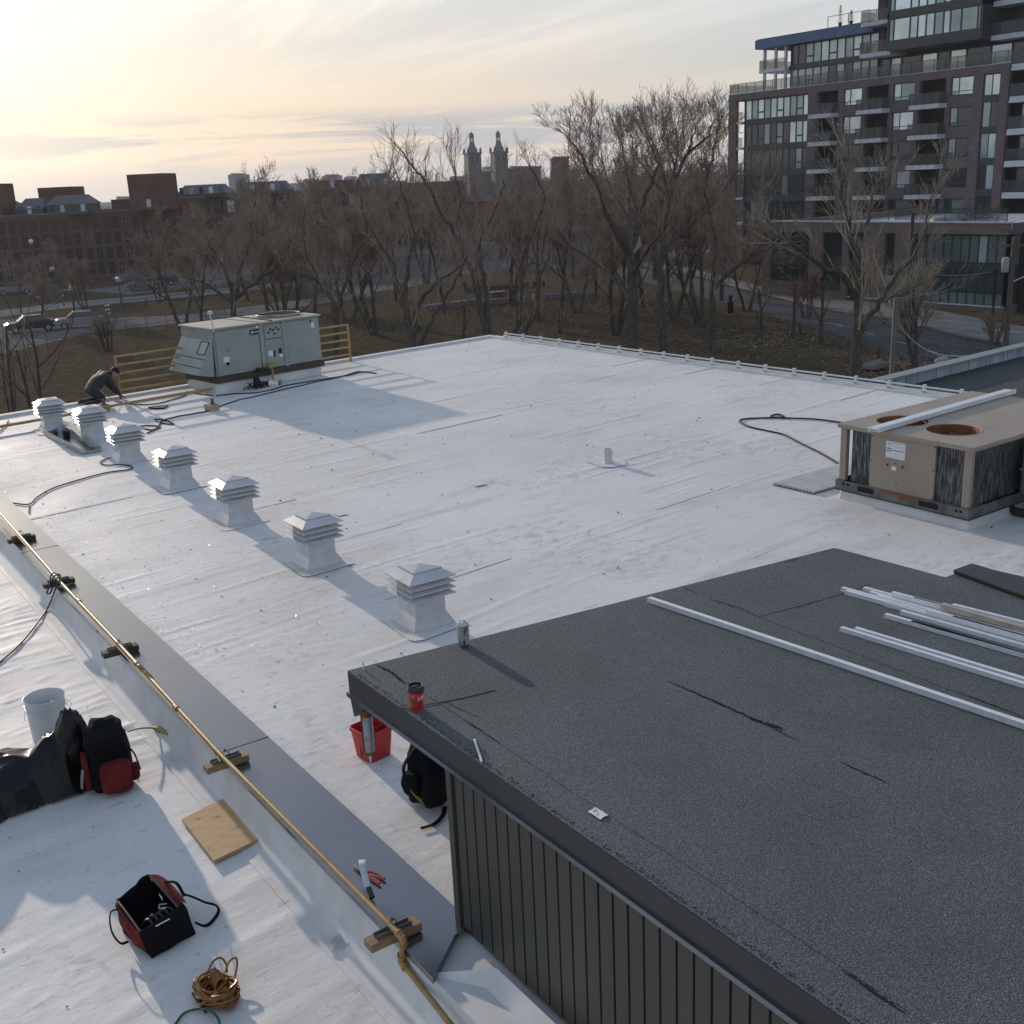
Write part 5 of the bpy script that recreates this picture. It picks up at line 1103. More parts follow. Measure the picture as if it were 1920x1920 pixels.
# ------------------------------------------------------------------ the kneeling worker
def figure(loc, sc_, rz):
    t = thing('person', 'person in dark work clothes and cap kneeling at the far roof edge', 'person', loc, rz)
    def skin(name, verts, edges, m, sub=2):
        me = bpy.data.meshes.new(name); me.from_pydata([v[:3] for v in verts], edges, []); me.update()
        o = bpy.data.objects.new(name, me); col.objects.link(o)
        sk = o.modifiers.new('skin', 'SKIN'); ss = o.modifiers.new('sub', 'SUBSURF'); ss.levels = sub; ss.render_levels = sub
        for i, v in enumerate(verts): me.skin_vertices[0].data[i].radius = (v[3], v[3] if len(v) < 5 else v[4]); me.skin_vertices[0].data[i].use_root = (i == 0)
        d = bpy.data.meshes.new_from_object(o.evaluated_get(bpy.context.evaluated_depsgraph_get())); bpy.data.objects.remove(o)
        d.materials.clear(); d.materials.append(m); d.name = name
        for p_ in d.polygons: p_.use_smooth = True
        r = bpy.data.objects.new(name, d); col.objects.link(r); r.parent = t; return r
    # x forward, y left, z up; on knees, torso leaning far forward, hands at the base of the post
    V = [(-.20, 0, .36, .19, .16), (-.05, 0, .47, .19, .15), (.12, 0, .56, .20, .15), (.20, 0, .60, .10, .09), (.27, 0, .62, .055), (.33, 0, .63, .06),
         (.15, .17, .55, .065), (.26, .19, .36, .048), (.37, .12, .18, .036), (.41, .09, .12, .026),
         (.15, -.17, .55, .065), (.24, -.20, .34, .048), (.36, -.12, .16, .036), (.40, -.09, .10, .026),
         (-.20, .10, .33, .09), (.0, .14, .09, .065), (-.22, .14, .06, .05), (-.40, .14, .07, .04), (-.44, .14, .03, .03),
         (-.20, -.10, .33, .09), (.02, -.14, .09, .065), (-.20, -.14, .06, .05), (-.38, -.14, .07, .04), (-.42, -.14, .03, .03)]
    E_ = [(0, 1), (1, 2), (2, 3), (3, 4), (4, 5), (2, 6), (6, 7), (7, 8), (8, 9), (2, 10), (10, 11), (11, 12), (12, 13), (0, 14), (14, 15), (15, 16), (16, 17), (17, 18), (0, 19), (19, 20), (20, 21), (21, 22), (22, 23)]
    skin('body', V, E_, mat('dark work clothes', (.022, .023, .026), .8, bump=.4, bscale=40))
    hd = MB(); 
    for i in range(13):
        pass
    b = MB(); b.lathe([(.001, -.115), (.045, -.105), (.062, -.07), (.074, -.02), (.078, .03), (.07, .075), (.04, .108), (.001, .115)], n=20, close=False, m=Matrix.Translation((.38, 0, .62)) @ Matrix.Rotation(R(35), 4, 'Y') @ Matrix.Diagonal((1.12, .95, 1, 1)))
    b.lathe([(.02, 0), (.008, .025)], n=8, m=Matrix.Translation((.455, 0, .575)) @ Matrix.Rotation(R(120), 4, 'Y')); b.build('head', mat('skin', (.36, .20, .14), .6), t, smooth=True)
    b = MB(); b.lathe([(.083, .0), (.086, .04), (.075, .085), (.04, .118), (.001, .124)], n=20, close=False, m=Matrix.Translation((.375, 0, .625)) @ Matrix.Rotation(R(35), 4, 'Y') @ Matrix.Diagonal((1.12, .97, 1, 1)))
    b.box((.445, -.06, .635), (.53, .06, .645)); b.build('cap', M['ink'], t, smooth=True)
    for s_ in (1, -1):
        V2 = [(.405, .085 * s_, .105, .022, .014), (.44, .075 * s_, .085, .026, .013)]; E2 = [(0, 1)]
        for k, (dx, dy, l) in enumerate(((.045, -.022, .9), (.055, -.008, 1), (.052, .008, .95), (.042, .022, .8))):
            i0 = len(V2); V2 += [(.44 + .02, (.075 + dy) * s_, .075, .0085), (.44 + dx, (.075 + dy) * s_, .055, .0075), (.44 + dx + .004, (.075 + dy) * s_, .035, .0065)]; E2 += [(1, i0), (i0, i0 + 1), (i0 + 1, i0 + 2)]
        i0 = len(V2); V2 += [(.425, .045 * s_, .085, .009), (.45, .035 * s_, .07, .008)]; E2 += [(0, i0), (i0, i0 + 1)]
        skin('hand', V2, E2, M['ink'], 1)
    for s_ in (.07, -.07): strap('harness_strap', [(-.18, s_, .49), (-.05, s_, .58), (.10, s_, .69), (.2, s_, .69)], .035, .004, mat('grey harness', (.12, .12, .13), .6), t)
    strap('harness_strap', [(-.02, -.15, .47), (-.04, 0, .60), (-.02, .15, .47)], .035, .004, mat('grey harness', (.12, .12, .13), .6), t)
    b = MB(); b.tube(spline([(-.15, -.05, .50), (.0, -.2, .22), (.25, -.3, .05), (.5, -.2, .01)], 6), .008, 6); b.build('safety_rope', mat('grey rope', (.3, .3, .3), .8), t, smooth=True)
    b = MB(); b.box((-.17, -.17, .33), (-.02, -.10, .45)); b.build('tool_pouch', mat('brown leather', (.07, .04, .025), .7), t, bevel=.01)
    return t
pw = at(190, 757, 0)
fg = figure((pw.x + .02, pw.y + .05, .01), 1.0, R(4)); fg.scale = (.86, 1.1, .84)
# ------------------------------------------------------------------ ground, road, paths
def ground_mat(name, a, b_, c, sc=.12, sc2=2.0, rough=.95):
    m = bpy.data.materials.new(name); m.use_nodes = True; n, l = m.node_tree.nodes, m.node_tree.links; bb = n['Principled BSDF']
    t = n.new('ShaderNodeTexCoord')
    def nz(s_, d, x0, x1):
        x = n.new('ShaderNodeTexNoise'); x.inputs['Scale'].default_value = s_; x.inputs['Detail'].default_value = d; x.inputs['Roughness'].default_value = .65; l.new(t.outputs['Object'], x.inputs['Vector'])
        r = n.new('ShaderNodeMapRange'); r.inputs[1].default_value = x0; r.inputs[2].default_value = x1; l.new(x.outputs[0], r.inputs[0]); return r.outputs[0]
    m1 = n.new('ShaderNodeMix'); m1.data_type = 'RGBA'; l.new(nz(sc, 5, .38, .62), m1.inputs[0]); m1.inputs[6].default_value = (*a, 1); m1.inputs[7].default_value = (*b_, 1)
    m2 = n.new('ShaderNodeMix'); m2.data_type = 'RGBA'; l.new(nz(sc2, 8, .48, .68), m2.inputs[0]); l.new(m1.outputs[2], m2.inputs[6]); m2.inputs[7].default_value = (*c, 1)
    l.new(m2.outputs[2], bb.inputs['Base Color']); bb.inputs['Roughness'].default_value = rough; bb.inputs['Specular IOR Level'].default_value = .06 if rough < .9 else 0.0; return m
M['lawn'] = ground_mat('winter lawn', (.066, .060, .034), (.080, .058, .040), (.140, .102, .076))
M['asphalt'] = ground_mat('asphalt', (.070, .072, .080), (.088, .088, .096), (.060, .060, .064), .3, 1.2, .8)
M['concrete'] = ground_mat('concrete paving', (.21, .20, .20), (.17, .165, .165), (.25, .24, .23), .4, 1.5)
M['gravel'] = ground_mat('grey gravel', (.16, .15, .155), (.13, .12, .12), (.22, .20, .20), .25, 1.0)
g = MB(); g.add([(-2400, -2400, GZ), (2400, -2400, GZ), (2400, 2400, GZ), (-2400, 2400, GZ)], [(0, 1, 2, 3)])
tag(g.build('ground', M['lawn']), None, kind='structure')
def flat(name, pts, k, m, kerb=0.0):
    q = [at(x, y, GZ) for x, y in pts]; b = MB(); z = GZ + .004 * k + kerb
    if kerb: b.prism([(v.x, v.y) for v in q], GZ - .05, z)
    else:
        a_ = sum(q[i].x * q[(i + 1) % len(q)].y - q[(i + 1) % len(q)].x * q[i].y for i in range(len(q)))
        if a_ < 0: q = q[::-1]
        b.add([(v.x, v.y, z) for v in q], [tuple(range(len(q)))])
    return tag(b.build(name, m), None, kind='structure')
flat('road', [(1180, 500), (1300, 520), (1430, 556), (1560, 586), (1671, 602), (1800, 634), (1960, 668), (2100, 720), (2100, 900), (1960, 770), (1760, 692), (1578, 631), (1440, 588), (1332, 562), (1230, 535), (1150, 512)], 2, M['asphalt'])
flat('pavement', [(1180, 486), (1300, 506), (1430, 540), (1655, 566), (1900, 612), (2100, 650), (2100, 716), (1960, 664), (1800, 630), (1671, 598), (1560, 582), (1430, 552), (1300, 516), (1180, 496)], 0, M['concrete'], .13)
b = MB()
for i in range(9):
    a, c = at(1560 + i * 60, 606 + i * 17, GZ), at(1580 + i * 60, 611.5 + i * 17, GZ); b.beam((a.x, a.y, GZ + .013), (c.x, c.y, GZ + .013), .12, .002)
tag(b.build('road_marking', mat('worn road paint', (.32, .32, .31), .7)), None, kind='structure')
flat('access_road', [(-60, 612), (0, 600), (100, 596), (180, 598), (350, 590), (430, 580), (700, 545), (700, 556), (430, 594), (350, 604), (180, 622), (100, 640), (0, 664), (-60, 680)], 1, M['gravel'])
flat('path', [(-60, 590), (100, 569), (250, 556), (375, 545), (620, 520), (900, 486), (900, 491), (620, 527), (375, 555), (250, 566), (100, 580), (-60, 603)], 2, M['concrete'])
flat('parking_area', [(150, 545), (240, 535), (300, 505), (420, 490), (620, 475), (900, 452), (1080, 450), (1080, 475), (900, 478), (620, 508), (420, 532), (240, 552)], 1, M['gravel'])
flat('road', [(560, 520), (640, 486), (870, 470), (1000, 468), (1250, 455), (1380, 448), (1380, 470), (1250, 486), (1000, 505), (870, 515), (760, 540), (600, 560)], 3, M['asphalt'])
flat('path', [(620, 482), (760, 474), (870, 468), (870, 471), (760, 478), (620, 487)], 5, M['concrete'])
lf = MB(); rl = random.Random(9)
for _ in range(5200):
    px_, py_ = rl.choice(((rl.gauss(1450, 60), rl.gauss(632, 16)), (rl.gauss(1230, 120), rl.gauss(640, 30)), (rl.uniform(950, 1900), rl.uniform(560, 715)), (rl.gauss(1720, 70), rl.gauss(690, 16))))
    if py_ > 720 or py_ < 545: continue
    p = at(px_, py_, GZ); r = rl.uniform(.05, .13); a = rl.random() * 6; dx, dy = math.cos(a) * r, math.sin(a) * r
    lf.add([(p.x - dx, p.y - dy, GZ + .03), (p.x + dy * .6, p.y - dx * .6, GZ + .03 + rl.uniform(0, .06)), (p.x + dx, p.y + dy, GZ + .03 + rl.uniform(0, .05)), (p.x - dy * .6, p.y + dx * .6, GZ + .035)], [(0, 1, 2, 3)])
tag(lf.build('fallen_leaves', mat('fallen leaves', (.16, .085, .055), .9, 0, c2=(.26, .19, .13), vscale=.5)), 'fallen brown leaves strewn on the winter lawn', 'leaves', kind='stuff')

# ------------------------------------------------------------------ bare trees
M['bark'] = mat('bark', (.058, .050, .046), .95, 0, c2=(.105, .090, .078), vscale=6, stretch=(1, 1, .3), spec=.0)
M['twig'] = mat('twigs', (.185, .138, .112), .9, 0, c2=(.34, .27, .215), vscale=.8, spec=.0)  # lighter than the bark: the light that twigs catch is in the colour
M['twig_light'] = mat('pale twigs', (.24, .20, .15), .9, 0, c2=(.38, .33, .26), vscale=.8, spec=.0)
def seg_tube(mb, P, rs, n):
    mb.tube(P, rs, n, False)
def grow(mt, mc, p, d, L, r, lvl, rg, depth, rmin, up, dens, spread):
    n = 5 if lvl < 2 else 4 if lvl == 2 else 3 if lvl < 5 else 2
    P = [p.copy()]; D = [d.copy()]; dd = d.copy()
    for i in range(n):
        j = .085 + .028 * lvl
        dd = (dd + Vector((rg.gauss(0, j), rg.gauss(0, j), rg.gauss(0, j) + up))).normalized()
        P.append(P[-1] + dd * (L / n)); D.append(dd.copy())
    rs = [max(rmin * .55, r * (1 - .62 * i / n)) for i in range(n + 1)]
    if lvl >= depth: rs[-1] = rmin * .3
    seg_tube(mt if lvl < 2 else mc, P, rs, 6 if lvl < 1 else 5 if lvl < 2 else 3)
    if lvl >= depth: return
    spawn(mt, mc, P, D, rs, L, lvl, rg, depth, rmin, up, dens, spread)
def spawn(mt, mc, P, D, rs, L, lvl, rg, depth, rmin, up, dens, spread):
    k = (7, 6, 6, 4.4, 2.2)[min(lvl, 4)] * dens; k = int(k) + (1 if rg.random() < k - int(k) else 0)
    n = len(P) - 1
    for c in range(k):
        t = (.30 if lvl else .38) + (.98 - (.30 if lvl else .38)) * ((c + rg.random() * .8) / k)
        i = min(int(t * n), n - 1); f_ = t * n - i; q = P[i].lerp(P[i + 1], f_); d0 = D[i + 1]
        ax = d0.orthogonal().normalized(); ax = Matrix.Rotation(rg.random() * 6.283, 3, d0) @ ax
        ang = R((rg.uniform(22, 52) if lvl < 3 else rg.uniform(18, 38)) * spread); nd = (Matrix.Rotation(ang, 3, ax) @ d0).normalized()
        r0 = max(rmin, (rs[i] * (1 - f_) + rs[i + 1] * f_) * rg.uniform(.42, .66))
        grow(mt, mc, q, nd, L * (rg.uniform(.42, .68) if lvl < 3 else rg.uniform(.58, .88)) * (1.05 - .35 * t), r0, lvl + 1, rg, depth, rmin, up, dens, spread)
def tree(name, base, H, label, seed, depth=4, trunk_r=.22, rmin=.014, up=.14, dens=1.0, spread=1.0, lean=(0, 0), group=None, twig='twig', stems=1, cat='tree', limbs=None, trunkfrac=.5):
    rg = random.Random(seed); t = thing(name, label, cat, tuple(base), 0, group); mt, mc = MB(), MB()
    if limbs:
        for L_ in limbs:
            pts, r0, r1, lv = L_[:4]; dn = L_[4] if len(L_) > 4 else dens
            P = spline([p - base for p in pts], 4); n = len(P) - 1
            for i in range(1, n): P[i] += Vector((rg.gauss(0, .05), rg.gauss(0, .05), rg.gauss(0, .04)))
            rs = [.85 * (r0 + (r1 - r0) * (i / n) ** .8) for i in range(n + 1)]; D = [(P[min(i + 1, n)] - P[max(i - 1, 0)]).normalized() for i in range(n + 1)]
            seg_tube(mt, P, rs, 7)
            ln = sum((P[i + 1] - P[i]).length for i in range(n)); m_ = max(1, int(ln / .62 * dn))
            for c in range(m_):
                t_ = .20 + .80 * (c + rg.random()) / m_; i = min(int(t_ * n), n - 1); q = P[i].lerp(P[i + 1], t_ * n - i)
                ax = D[i].orthogonal().normalized(); ax = Matrix.Rotation(rg.random() * 6.283, 3, D[i]) @ ax; nd = (Matrix.Rotation(R(rg.uniform(16, 42)), 3, ax) @ D[i]).normalized()
                grow(mt, mc, q, nd, rg.uniform(1.8, 3.7) * (1.15 - .62 * t_), max(rmin * 1.6, rs[i] * rg.uniform(.20, .36)), lv, rg, depth, rmin, up, dens, spread)
            grow(mt, mc, P[-1], D[-1], 1.5, r1 * .9, lv, rg, depth, rmin, up, dens, spread)
    else:
        for s_ in range(stems):
            a = rg.random() * 6.28 if stems > 1 else 0; sp = .35 if stems > 1 else 0
            d = Vector((lean[0] + sp * math.cos(a), lean[1] + sp * math.sin(a), 1)).normalized()
            grow(mt, mc, Vector((.2 * math.cos(a) * (stems > 1), .2 * math.sin(a) * (stems > 1), -.2)), d, H * trunkfrac * (1.15 if stems == 1 else 1), trunk_r, 0, rg, depth, rmin, up, dens, spread)
    mt.build('trunk', M['bark'], t, smooth=True)
    if mc.v: mc.build('crown', M[twig], t)
    return t
def limb(dep, *pts): return [atd(x, y, dep + (q[0] if q else 0)) for x, y, *q in pts]
def gp(px, dep):
    """ground point below a pixel column at a depth"""
    lo, hi = 300, 3000
    for _ in range(40):
        m_ = (lo + hi) / 2; z = atd(px, m_, dep).z
        if z > GZ: lo = m_
        else: hi = m_
    return atd(px, lo, dep)
D1 = 64
tree('tree', gp(1184, D1), 16, 'tall bare many limbed tree in the centre, highest crown left of the apartment block', 1, 5, dens=1.0, rmin=.011, limbs=[
    (limb(D1, (1186, 760), (1184, 640), (1186, 540), (1182, 475)), .42, .34, 9, .1),
    (limb(D1, (1182, 480), (1160, 440, -1), (1140, 405, -1.5), (1120, 347, -2), (1100, 318, -2), (1085, 282, -2), (1068, 258, -2)), .26, .05, 2),
    (limb(D1, (1184, 478), (1195, 412, 1), (1208, 370, 1), (1228, 325, 2), (1232, 300, 2), (1216, 262, 2)), .26, .05, 2, 1.2),
    (limb(D1, (1184, 560), (1150, 520, 2), (1110, 487, 3), (1065, 457, 3), (1045, 430, 3)), .17, .04, 3),
    (limb(D1, (1195, 412, 1), (1180, 350, 3), (1172, 305, 4), (1160, 258, 4)), .16, .04, 2, 1.2),
    (limb(D1, (1120, 347, -2), (1110, 310, -1), (1112, 285, -1), (1108, 262, -1)), .09, .03, 2, 1.1),
    (limb(D1, (1190, 440, 0), (1165, 390, 2), (1140, 340, 3), (1128, 290, 3)), .12, .03, 2, 1.1),
    (limb(D1, (1182, 520, 0), (1215, 470, -2), (1240, 430, -3), (1262, 400, -3)), .14, .04, 3, 1.0)])
tree('tree', gp(1240, 68), 16, 'dark twin trunked bare tree just right of the tallest centre tree', 2, 5, dens=.9, rmin=.011, limbs=[
    (limb(68, (1246, 760), (1243, 620), (1240, 520), (1238, 475), (1246, 412)), .34, .24, 9, .1),
    (limb(68, (1246, 412), (1250, 360), (1240, 310), (1228, 275), (1212, 243)), .20, .04, 2, 1.3),
    (limb(68, (1244, 430), (1265, 345, -1), (1290, 290, -1), (1322, 262, -2), (1338, 230, -2)), .18, .04, 2, 1.3),
    (limb(68, (1246, 412), (1262, 330, 2), (1272, 280, 3), (1268, 242, 3)), .15, .04, 2, 1.3),
    (limb(68, (1241, 480), (1285, 430, 1), (1330, 395, 1)), .12, .03, 3),
    (limb(68, (1265, 345, -1), (1262, 300, -1), (1252, 270, -1), (1247, 240, -1)), .10, .03, 2, 1.2), (limb(68, (1290, 290, -1), (1298, 262, -1), (1304, 235, -1)), .09, .03, 2, 1.2),
    (limb(68, (1250, 370), (1215, 320, 2), (1192, 288, 2), (1184, 255, 2)), .12, .03, 2, 1.2)])
tree('tree', gp(1333, 72), 16, 'slender bare tree whose top stands just left of the brick corner column', 3, 5, dens=1.0, limbs=[
    (limb(72, (1330, 760), (1334, 620), (1337, 530), (1340, 462), (1328, 387), (1326, 337), (1336, 290), (1345, 245)), .30, .05, 2, 1.0),
    (limb(72, (1340, 540), (1375, 505), (1420, 475), (1455, 462)), .19, .05, 3), (limb(72, (1330, 390), (1360, 350), (1385, 320)), .10, .03, 3)])
D3 = 56
tree('tree', gp(1603, D3), 15, 'broad pale twigged tree before the podium, trunk right of the green pole row', 4, 5, dens=1.15, twig='twig_light', rmin=.011, limbs=[
    (limb(D3, (1600, 800), (1603, 712), (1607, 600), (1609, 500), (1594, 440), (1583, 385), (1576, 320), (1580, 275)), .42, .05, 3, .8),
    (limb(D3, (1603, 560), (1578, 516, -1), (1545, 500, -1), (1494, 464, -2), (1461, 435, -2), (1432, 400, -2), (1440, 350, -2)), .20, .04, 3, .9),
    (limb(D3, (1606, 640), (1630, 595, 1), (1655, 560, 1), (1680, 515, 2), (1713, 477, 2), (1730, 438, 2), (1745, 380, 2), (1762, 330, 2)), .22, .04, 3, .8),
    (limb(D3, (1609, 500), (1625, 440, 1), (1632, 380, 1), (1650, 330, 2)), .15, .04, 3, .9), (limb(D3, (1655, 560, 1), (1700, 550, 2), (1740, 520, 3)), .10, .03, 3)])
D4 = 66
tree('tree', gp(918, D4), 16, 'bare tree leaning far left from its base, crossing in front of the brick mill', 5, 5, dens=.95, limbs=[
    (limb(D4, (930, 740), (917, 640), (902, 575), (885, 512), (865, 462), (850, 430), (822, 400), (802, 345), (778, 318), (758, 288)), .34, .05, 3, .9),
    (limb(D4, (922, 740), (917, 640), (911, 550), (903, 487), (901, 445), (925, 400), (940, 365), (943, 335)), .26, .04, 3, .8),
    (limb(D4, (850, 430), (862, 380, 1), (858, 345, 1), (853, 305, 1)), .13, .03, 3, 1.1)])
D5 = 60
tree('tree', gp(778, D5), 14, 'dark forked tree right of the yellow railing, its stems spreading low', 6, 5, dens=1.0, limbs=[
    (limb(D5, (778, 720), (772, 640), (757, 565), (745, 530), (732, 487), (705, 445), (680, 400)), .30, .05, 3),
    (limb(D5, (774, 640), (779, 590), (797, 552), (832, 522), (865, 497)), .22, .05, 3), (limb(D5, (770, 720), (790, 640), (815, 590), (840, 550), (860, 515), (880, 470)), .18, .04, 3),
    (limb(D5, (757, 565), (765, 500), (775, 440), (760, 380), (745, 330)), .16, .04, 3)])
D8 = 70
tree('tree', gp(967, D8), 15, 'double trunked bare tree in front of the low roofs right of the church towers', 7, 5, dens=.8, limbs=[
    (limb(D8, (960, 740), (966, 640), (975, 575), (980, 487), (1005, 420), (1020, 375), (1014, 350), (992, 310)), .25, .04, 3, .9),
    (limb(D8, (970, 700), (985, 620), (1007, 575), (1013, 500), (1020, 450), (1028, 400)), .22, .04, 3)])
D6 = 72
tree('tree', gp(440, D6), 14, 'spreading bare tree above the sloped hood of the grey green unit', 8, 5, dens=.92, limbs=[
    (limb(D6, (440, 640), (438, 590), (435, 555), (425, 515), (405, 480), (385, 440)), .30, .06, 2),
    (limb(D6, (438, 565), (452, 505), (470, 450), (474, 395)), .20, .05, 2), (limb(D6, (436, 570), (400, 540), (370, 528), (345, 520)), .13, .04, 3), (limb(D6, (440, 560), (490, 520), (530, 490), (545, 450)), .16, .04, 2)])
tree('tree', gp(630, 68), 16, 'tall thin topped tree rising behind the right end of the grey green unit', 9, 5, dens=.82, limbs=[
    (limb(68, (625, 720), (630, 620), (626, 570), (600, 530), (575, 480), (570, 435), (572, 390)), .28, .04, 2, .9), (limb(68, (630, 600), (645, 540), (665, 480), (688, 430), (672, 380)), .18, .04, 2),
    (limb(68, (600, 530), (560, 510), (530, 500)), .12, .03, 3)])
# smaller ones, each grown on its own
small = [
    ('shrub', 205, 86, 5.2, 'many stemmed bare shrub standing alone on the lawn left of the railing', dict(stems=6, trunk_r=.09, dens=.8, depth=3, up=.14)),
    ('sapling', 22, 40, 8.6, 'thin leaning sapling at the very left frame edge', dict(trunk_r=.11, dens=.62, depth=3, up=.16, trunkfrac=.85)),
    ('sapling', 52, 42, 7.6, 'second thin sapling from the left frame edge', dict(trunk_r=.09, dens=.6, depth=3, up=.16, trunkfrac=.85)),
    ('sapling', 82, 46, 7.2, 'thin sapling directly behind the farthest vents', dict(trunk_r=.10, dens=.62, depth=3, up=.16, trunkfrac=.85)),
    ('sapling', 104, 44, 6.4, 'thin sapling just left of the kneeling worker', dict(trunk_r=.09, dens=.6, depth=3, up=.16, trunkfrac=.85)),
    ('small_tree', 1429, 81, 5.5, 'small umbrella shaped bare tree at the kerb by the red brick base', dict(trunk_r=.16, dens=.8, depth=3, up=.02)),
    ('small_tree', 1486, 77, 6.8, 'small dark tree at the kerb left of the reddish shrub', dict(trunk_r=.15, dens=.7, depth=3)),
    ('small_tree', 1541, 73, 6.6, 'small tree at the kerb between the reddish shrub and the big pale tree', dict(trunk_r=.16, dens=.8, depth=3)),
    ('small_tree', 1722, 62, 8.6, 'pale airy tree right of the green pole, in front of the glass corner', dict(trunk_r=.13, dens=1.0, depth=4, twig='twig_light', stems=3)),
    ('shrub', 1512, 86, 5.2, 'reddish shrub before the brick base of the apartment block', dict(stems=8, trunk_r=.05, dens=.8, depth=3, up=.16, twig='russet')),
    ('shrub', 1865, 70, 3.6, 'low bare shrub beside the short pole at the right', dict(stems=6, trunk_r=.05, dens=.8, depth=3)),
    ('small_tree', 870, 76, 6.0, 'small tree standing between the dark forked tree and the leaning tree', dict(trunk_r=.13, dens=.8, depth=3)),
]
M['russet'] = mat('russet twigs', (.20, .08, .045), .9, 0, c2=(.13, .055, .03), vscale=1)
for k, (nm, px_, dep, H_, lb, kw) in enumerate(small):
    tree(nm, gp(px_, dep), H_, lb, 40 + k, cat='shrub' if nm == 'shrub' else 'tree', rmin=.012 if dep > 50 else .008, **kw)
# trees farther back: four grown, then copied
protos = [tree('tree', Vector((0, 0, 0)), 12.5, 'x', 90 + k, depth=5, trunk_r=.16, rmin=.015, dens=.95, up=.11, stems=(1, 2, 1, 3)[k]) for k in range(4)]
far = [(345, 98, 1, 1.05), (380, 84, 2, .92), (505, 92, 0, 1.1), (545, 80, 3, .95), (590, 105, 2, 1.1), (655, 96, 1, 1.1), (705, 88, 3, 1.05), (742, 112, 0, 1.15), (835, 100, 2, 1.1), (880, 118, 1, 1.1), (955, 104, 3, 1.1), (1010, 92, 0, 1.05), (1048, 84, 2, 1.0), (1085, 96, 1, 1.12), (1118, 108, 0, 1.15), (1150, 82, 3, 1.05), (1205, 98, 2, 1.2), (1262, 90, 1, 1.15), (1295, 104, 0, 1.2), (1318, 84, 3, 1.1), (1352, 100, 2, 1.15), (1225, 122, 3, 1.25), (1400, 92, 1, .8), (1075, 128, 2, 1.2), (800, 130, 3, 1.1),
       (40, 118, 0, .8), (120, 124, 2, .85), (165, 112, 3, .75), (75, 104, 1, .72), (300, 122, 1, .8), (470, 120, 3, 1.0), (620, 126, 0, 1.1)]
where = {380: 'bare tree between the grey green unit and the long mill wing', 505: 'bare tree whose crown shows above the right end of the grey green unit', 545: 'short many stemmed tree behind the right end of the grey green unit', 655: 'bare tree behind the right yellow railing', 1085: 'bare tree just left of the tall centre tree', 1118: 'slim bare tree behind the lowest left limb of the tall centre tree', 1262: 'bare tree right of the dark twin trunked tree', 1318: 'three stemmed tree near the road edge left of the litter bin', 955: 'three stemmed tree right below the church towers', 1048: 'tree between the double trunked tree and the tall centre tree', 345: 'bare tree before the mill, above the left corner of the grey green unit', 40: 'dark tree before the mill at the far left', 120: 'dark tree before the mill below its grey gabled roofs', 165: 'dark tree before the mill, left of the brick roof tower', 75: 'low dark tree by the far left lamp posts', 300: 'low tree beside the parked grey car',
         1400: 'low tree at the foot of the glazed corner of the apartment block', 1010: 'bare tree just right of the church towers', 880: 'bare tree in front of the left church tower', 1352: 'bare tree touching the left edge of the apartment block'}
used = set()
for i, (px_, dep, k, s_) in enumerate(far):
    o = protos[k] if k not in used else copy_tree(protos[k]); used.add(k)
    o.location = gp(px_, dep); o.rotation_euler.z = i * 2.399; s_ *= 1.08 if px_ > 330 else .82; o.scale = (s_, s_, s_ * (1.0 + .16 * ((i * 7) % 5) / 5))
    tag(o, where.get(px_, 'bare winter tree in the tangled grove behind the front row of trees'), 'tree', 'background grove of bare trees')
# far belt of woodland
wb = MB(); rw = random.Random(31)
for _ in range(9000):
    px_ = rw.uniform(-60, 1420); dep = rw.uniform(230, 460)
    p = gp(px_, dep); h = rw.uniform(7, 12.5) * (1.12 if px_ > 950 else .70); w_ = rw.uniform(.06, .16); a = rw.random() * 3.14; x0 = rw.gauss(0, 1.2)
    dx, dy = math.cos(a) * w_, math.sin(a) * w_; z0 = p.z + rw.uniform(0, h * .5); L_ = rw.uniform(.3, .5) * h; lx, ly = rw.gauss(0, L_ * .3), rw.gauss(0, L_ * .3)
    wb.add([(p.x - dx, p.y - dy, z0), (p.x + dx, p.y + dy, z0), (p.x + lx, p.y + ly, min(z0 + L_, p.z + h))], [(0, 1, 2)])
for _ in range(14000):
    px_ = rw.uniform(960, 1420) if rw.random() < .75 else rw.uniform(-60, 960); dep = rw.uniform(240, 420); p = gp(px_, dep); h = 11.5 if px_ > 950 else 7.5
    c_ = Vector((p.x, p.y, p.z + rw.uniform(.1, 1) * h * (1 + .12 * math.sin(px_ * .03)))); d = Vector((rw.gauss(0, 1), rw.gauss(0, 1), abs(rw.gauss(0, 1.2)))).normalized() * rw.uniform(.8, 2.2); w_ = d.cross(Vector((rw.random(), rw.random(), .3))).normalized() * .09
    wb.add([c_ - w_, c_ + w_, c_ + d], [(0, 1, 2)])
tag(wb.build('woodland', mat('far woodland', (.085, .068, .060), .95, 0, c2=(.055, .048, .044), vscale=.05)), 'far belt of bare brown woodland along the skyline', 'woodland', kind='stuff')
sc_ = MB()   # brush between the trees
for _ in range(5000):
    px_ = rw.choice((rw.uniform(330, 1330), rw.uniform(600, 1330), rw.gauss(1050, 140))); dep = rw.uniform(74, 135); p = gp(px_, dep); hz = rw.uniform(0.15, 1) * 8.5
    if px_ < 700: hz *= .75
    if px_ > 1380: hz *= .35
    c_ = Vector((p.x, p.y, p.z + hz)); d = Vector((rw.gauss(0, .7), rw.gauss(0, .7), 1)).normalized() * rw.uniform(.6, 1.9); w_ = d.cross(Vector((rw.random() - .5, rw.random() - .5, .1))).normalized() * rw.uniform(.010, .022)
    e_ = d * .5 + Vector((rw.gauss(0, .08), rw.gauss(0, .08), 0))
    sc_.add([c_ - w_, c_ + w_, c_ + e_ + w_ * .8, c_ + e_ - w_ * .8, c_ + d], [(0, 1, 2, 3), (3, 2, 4)])
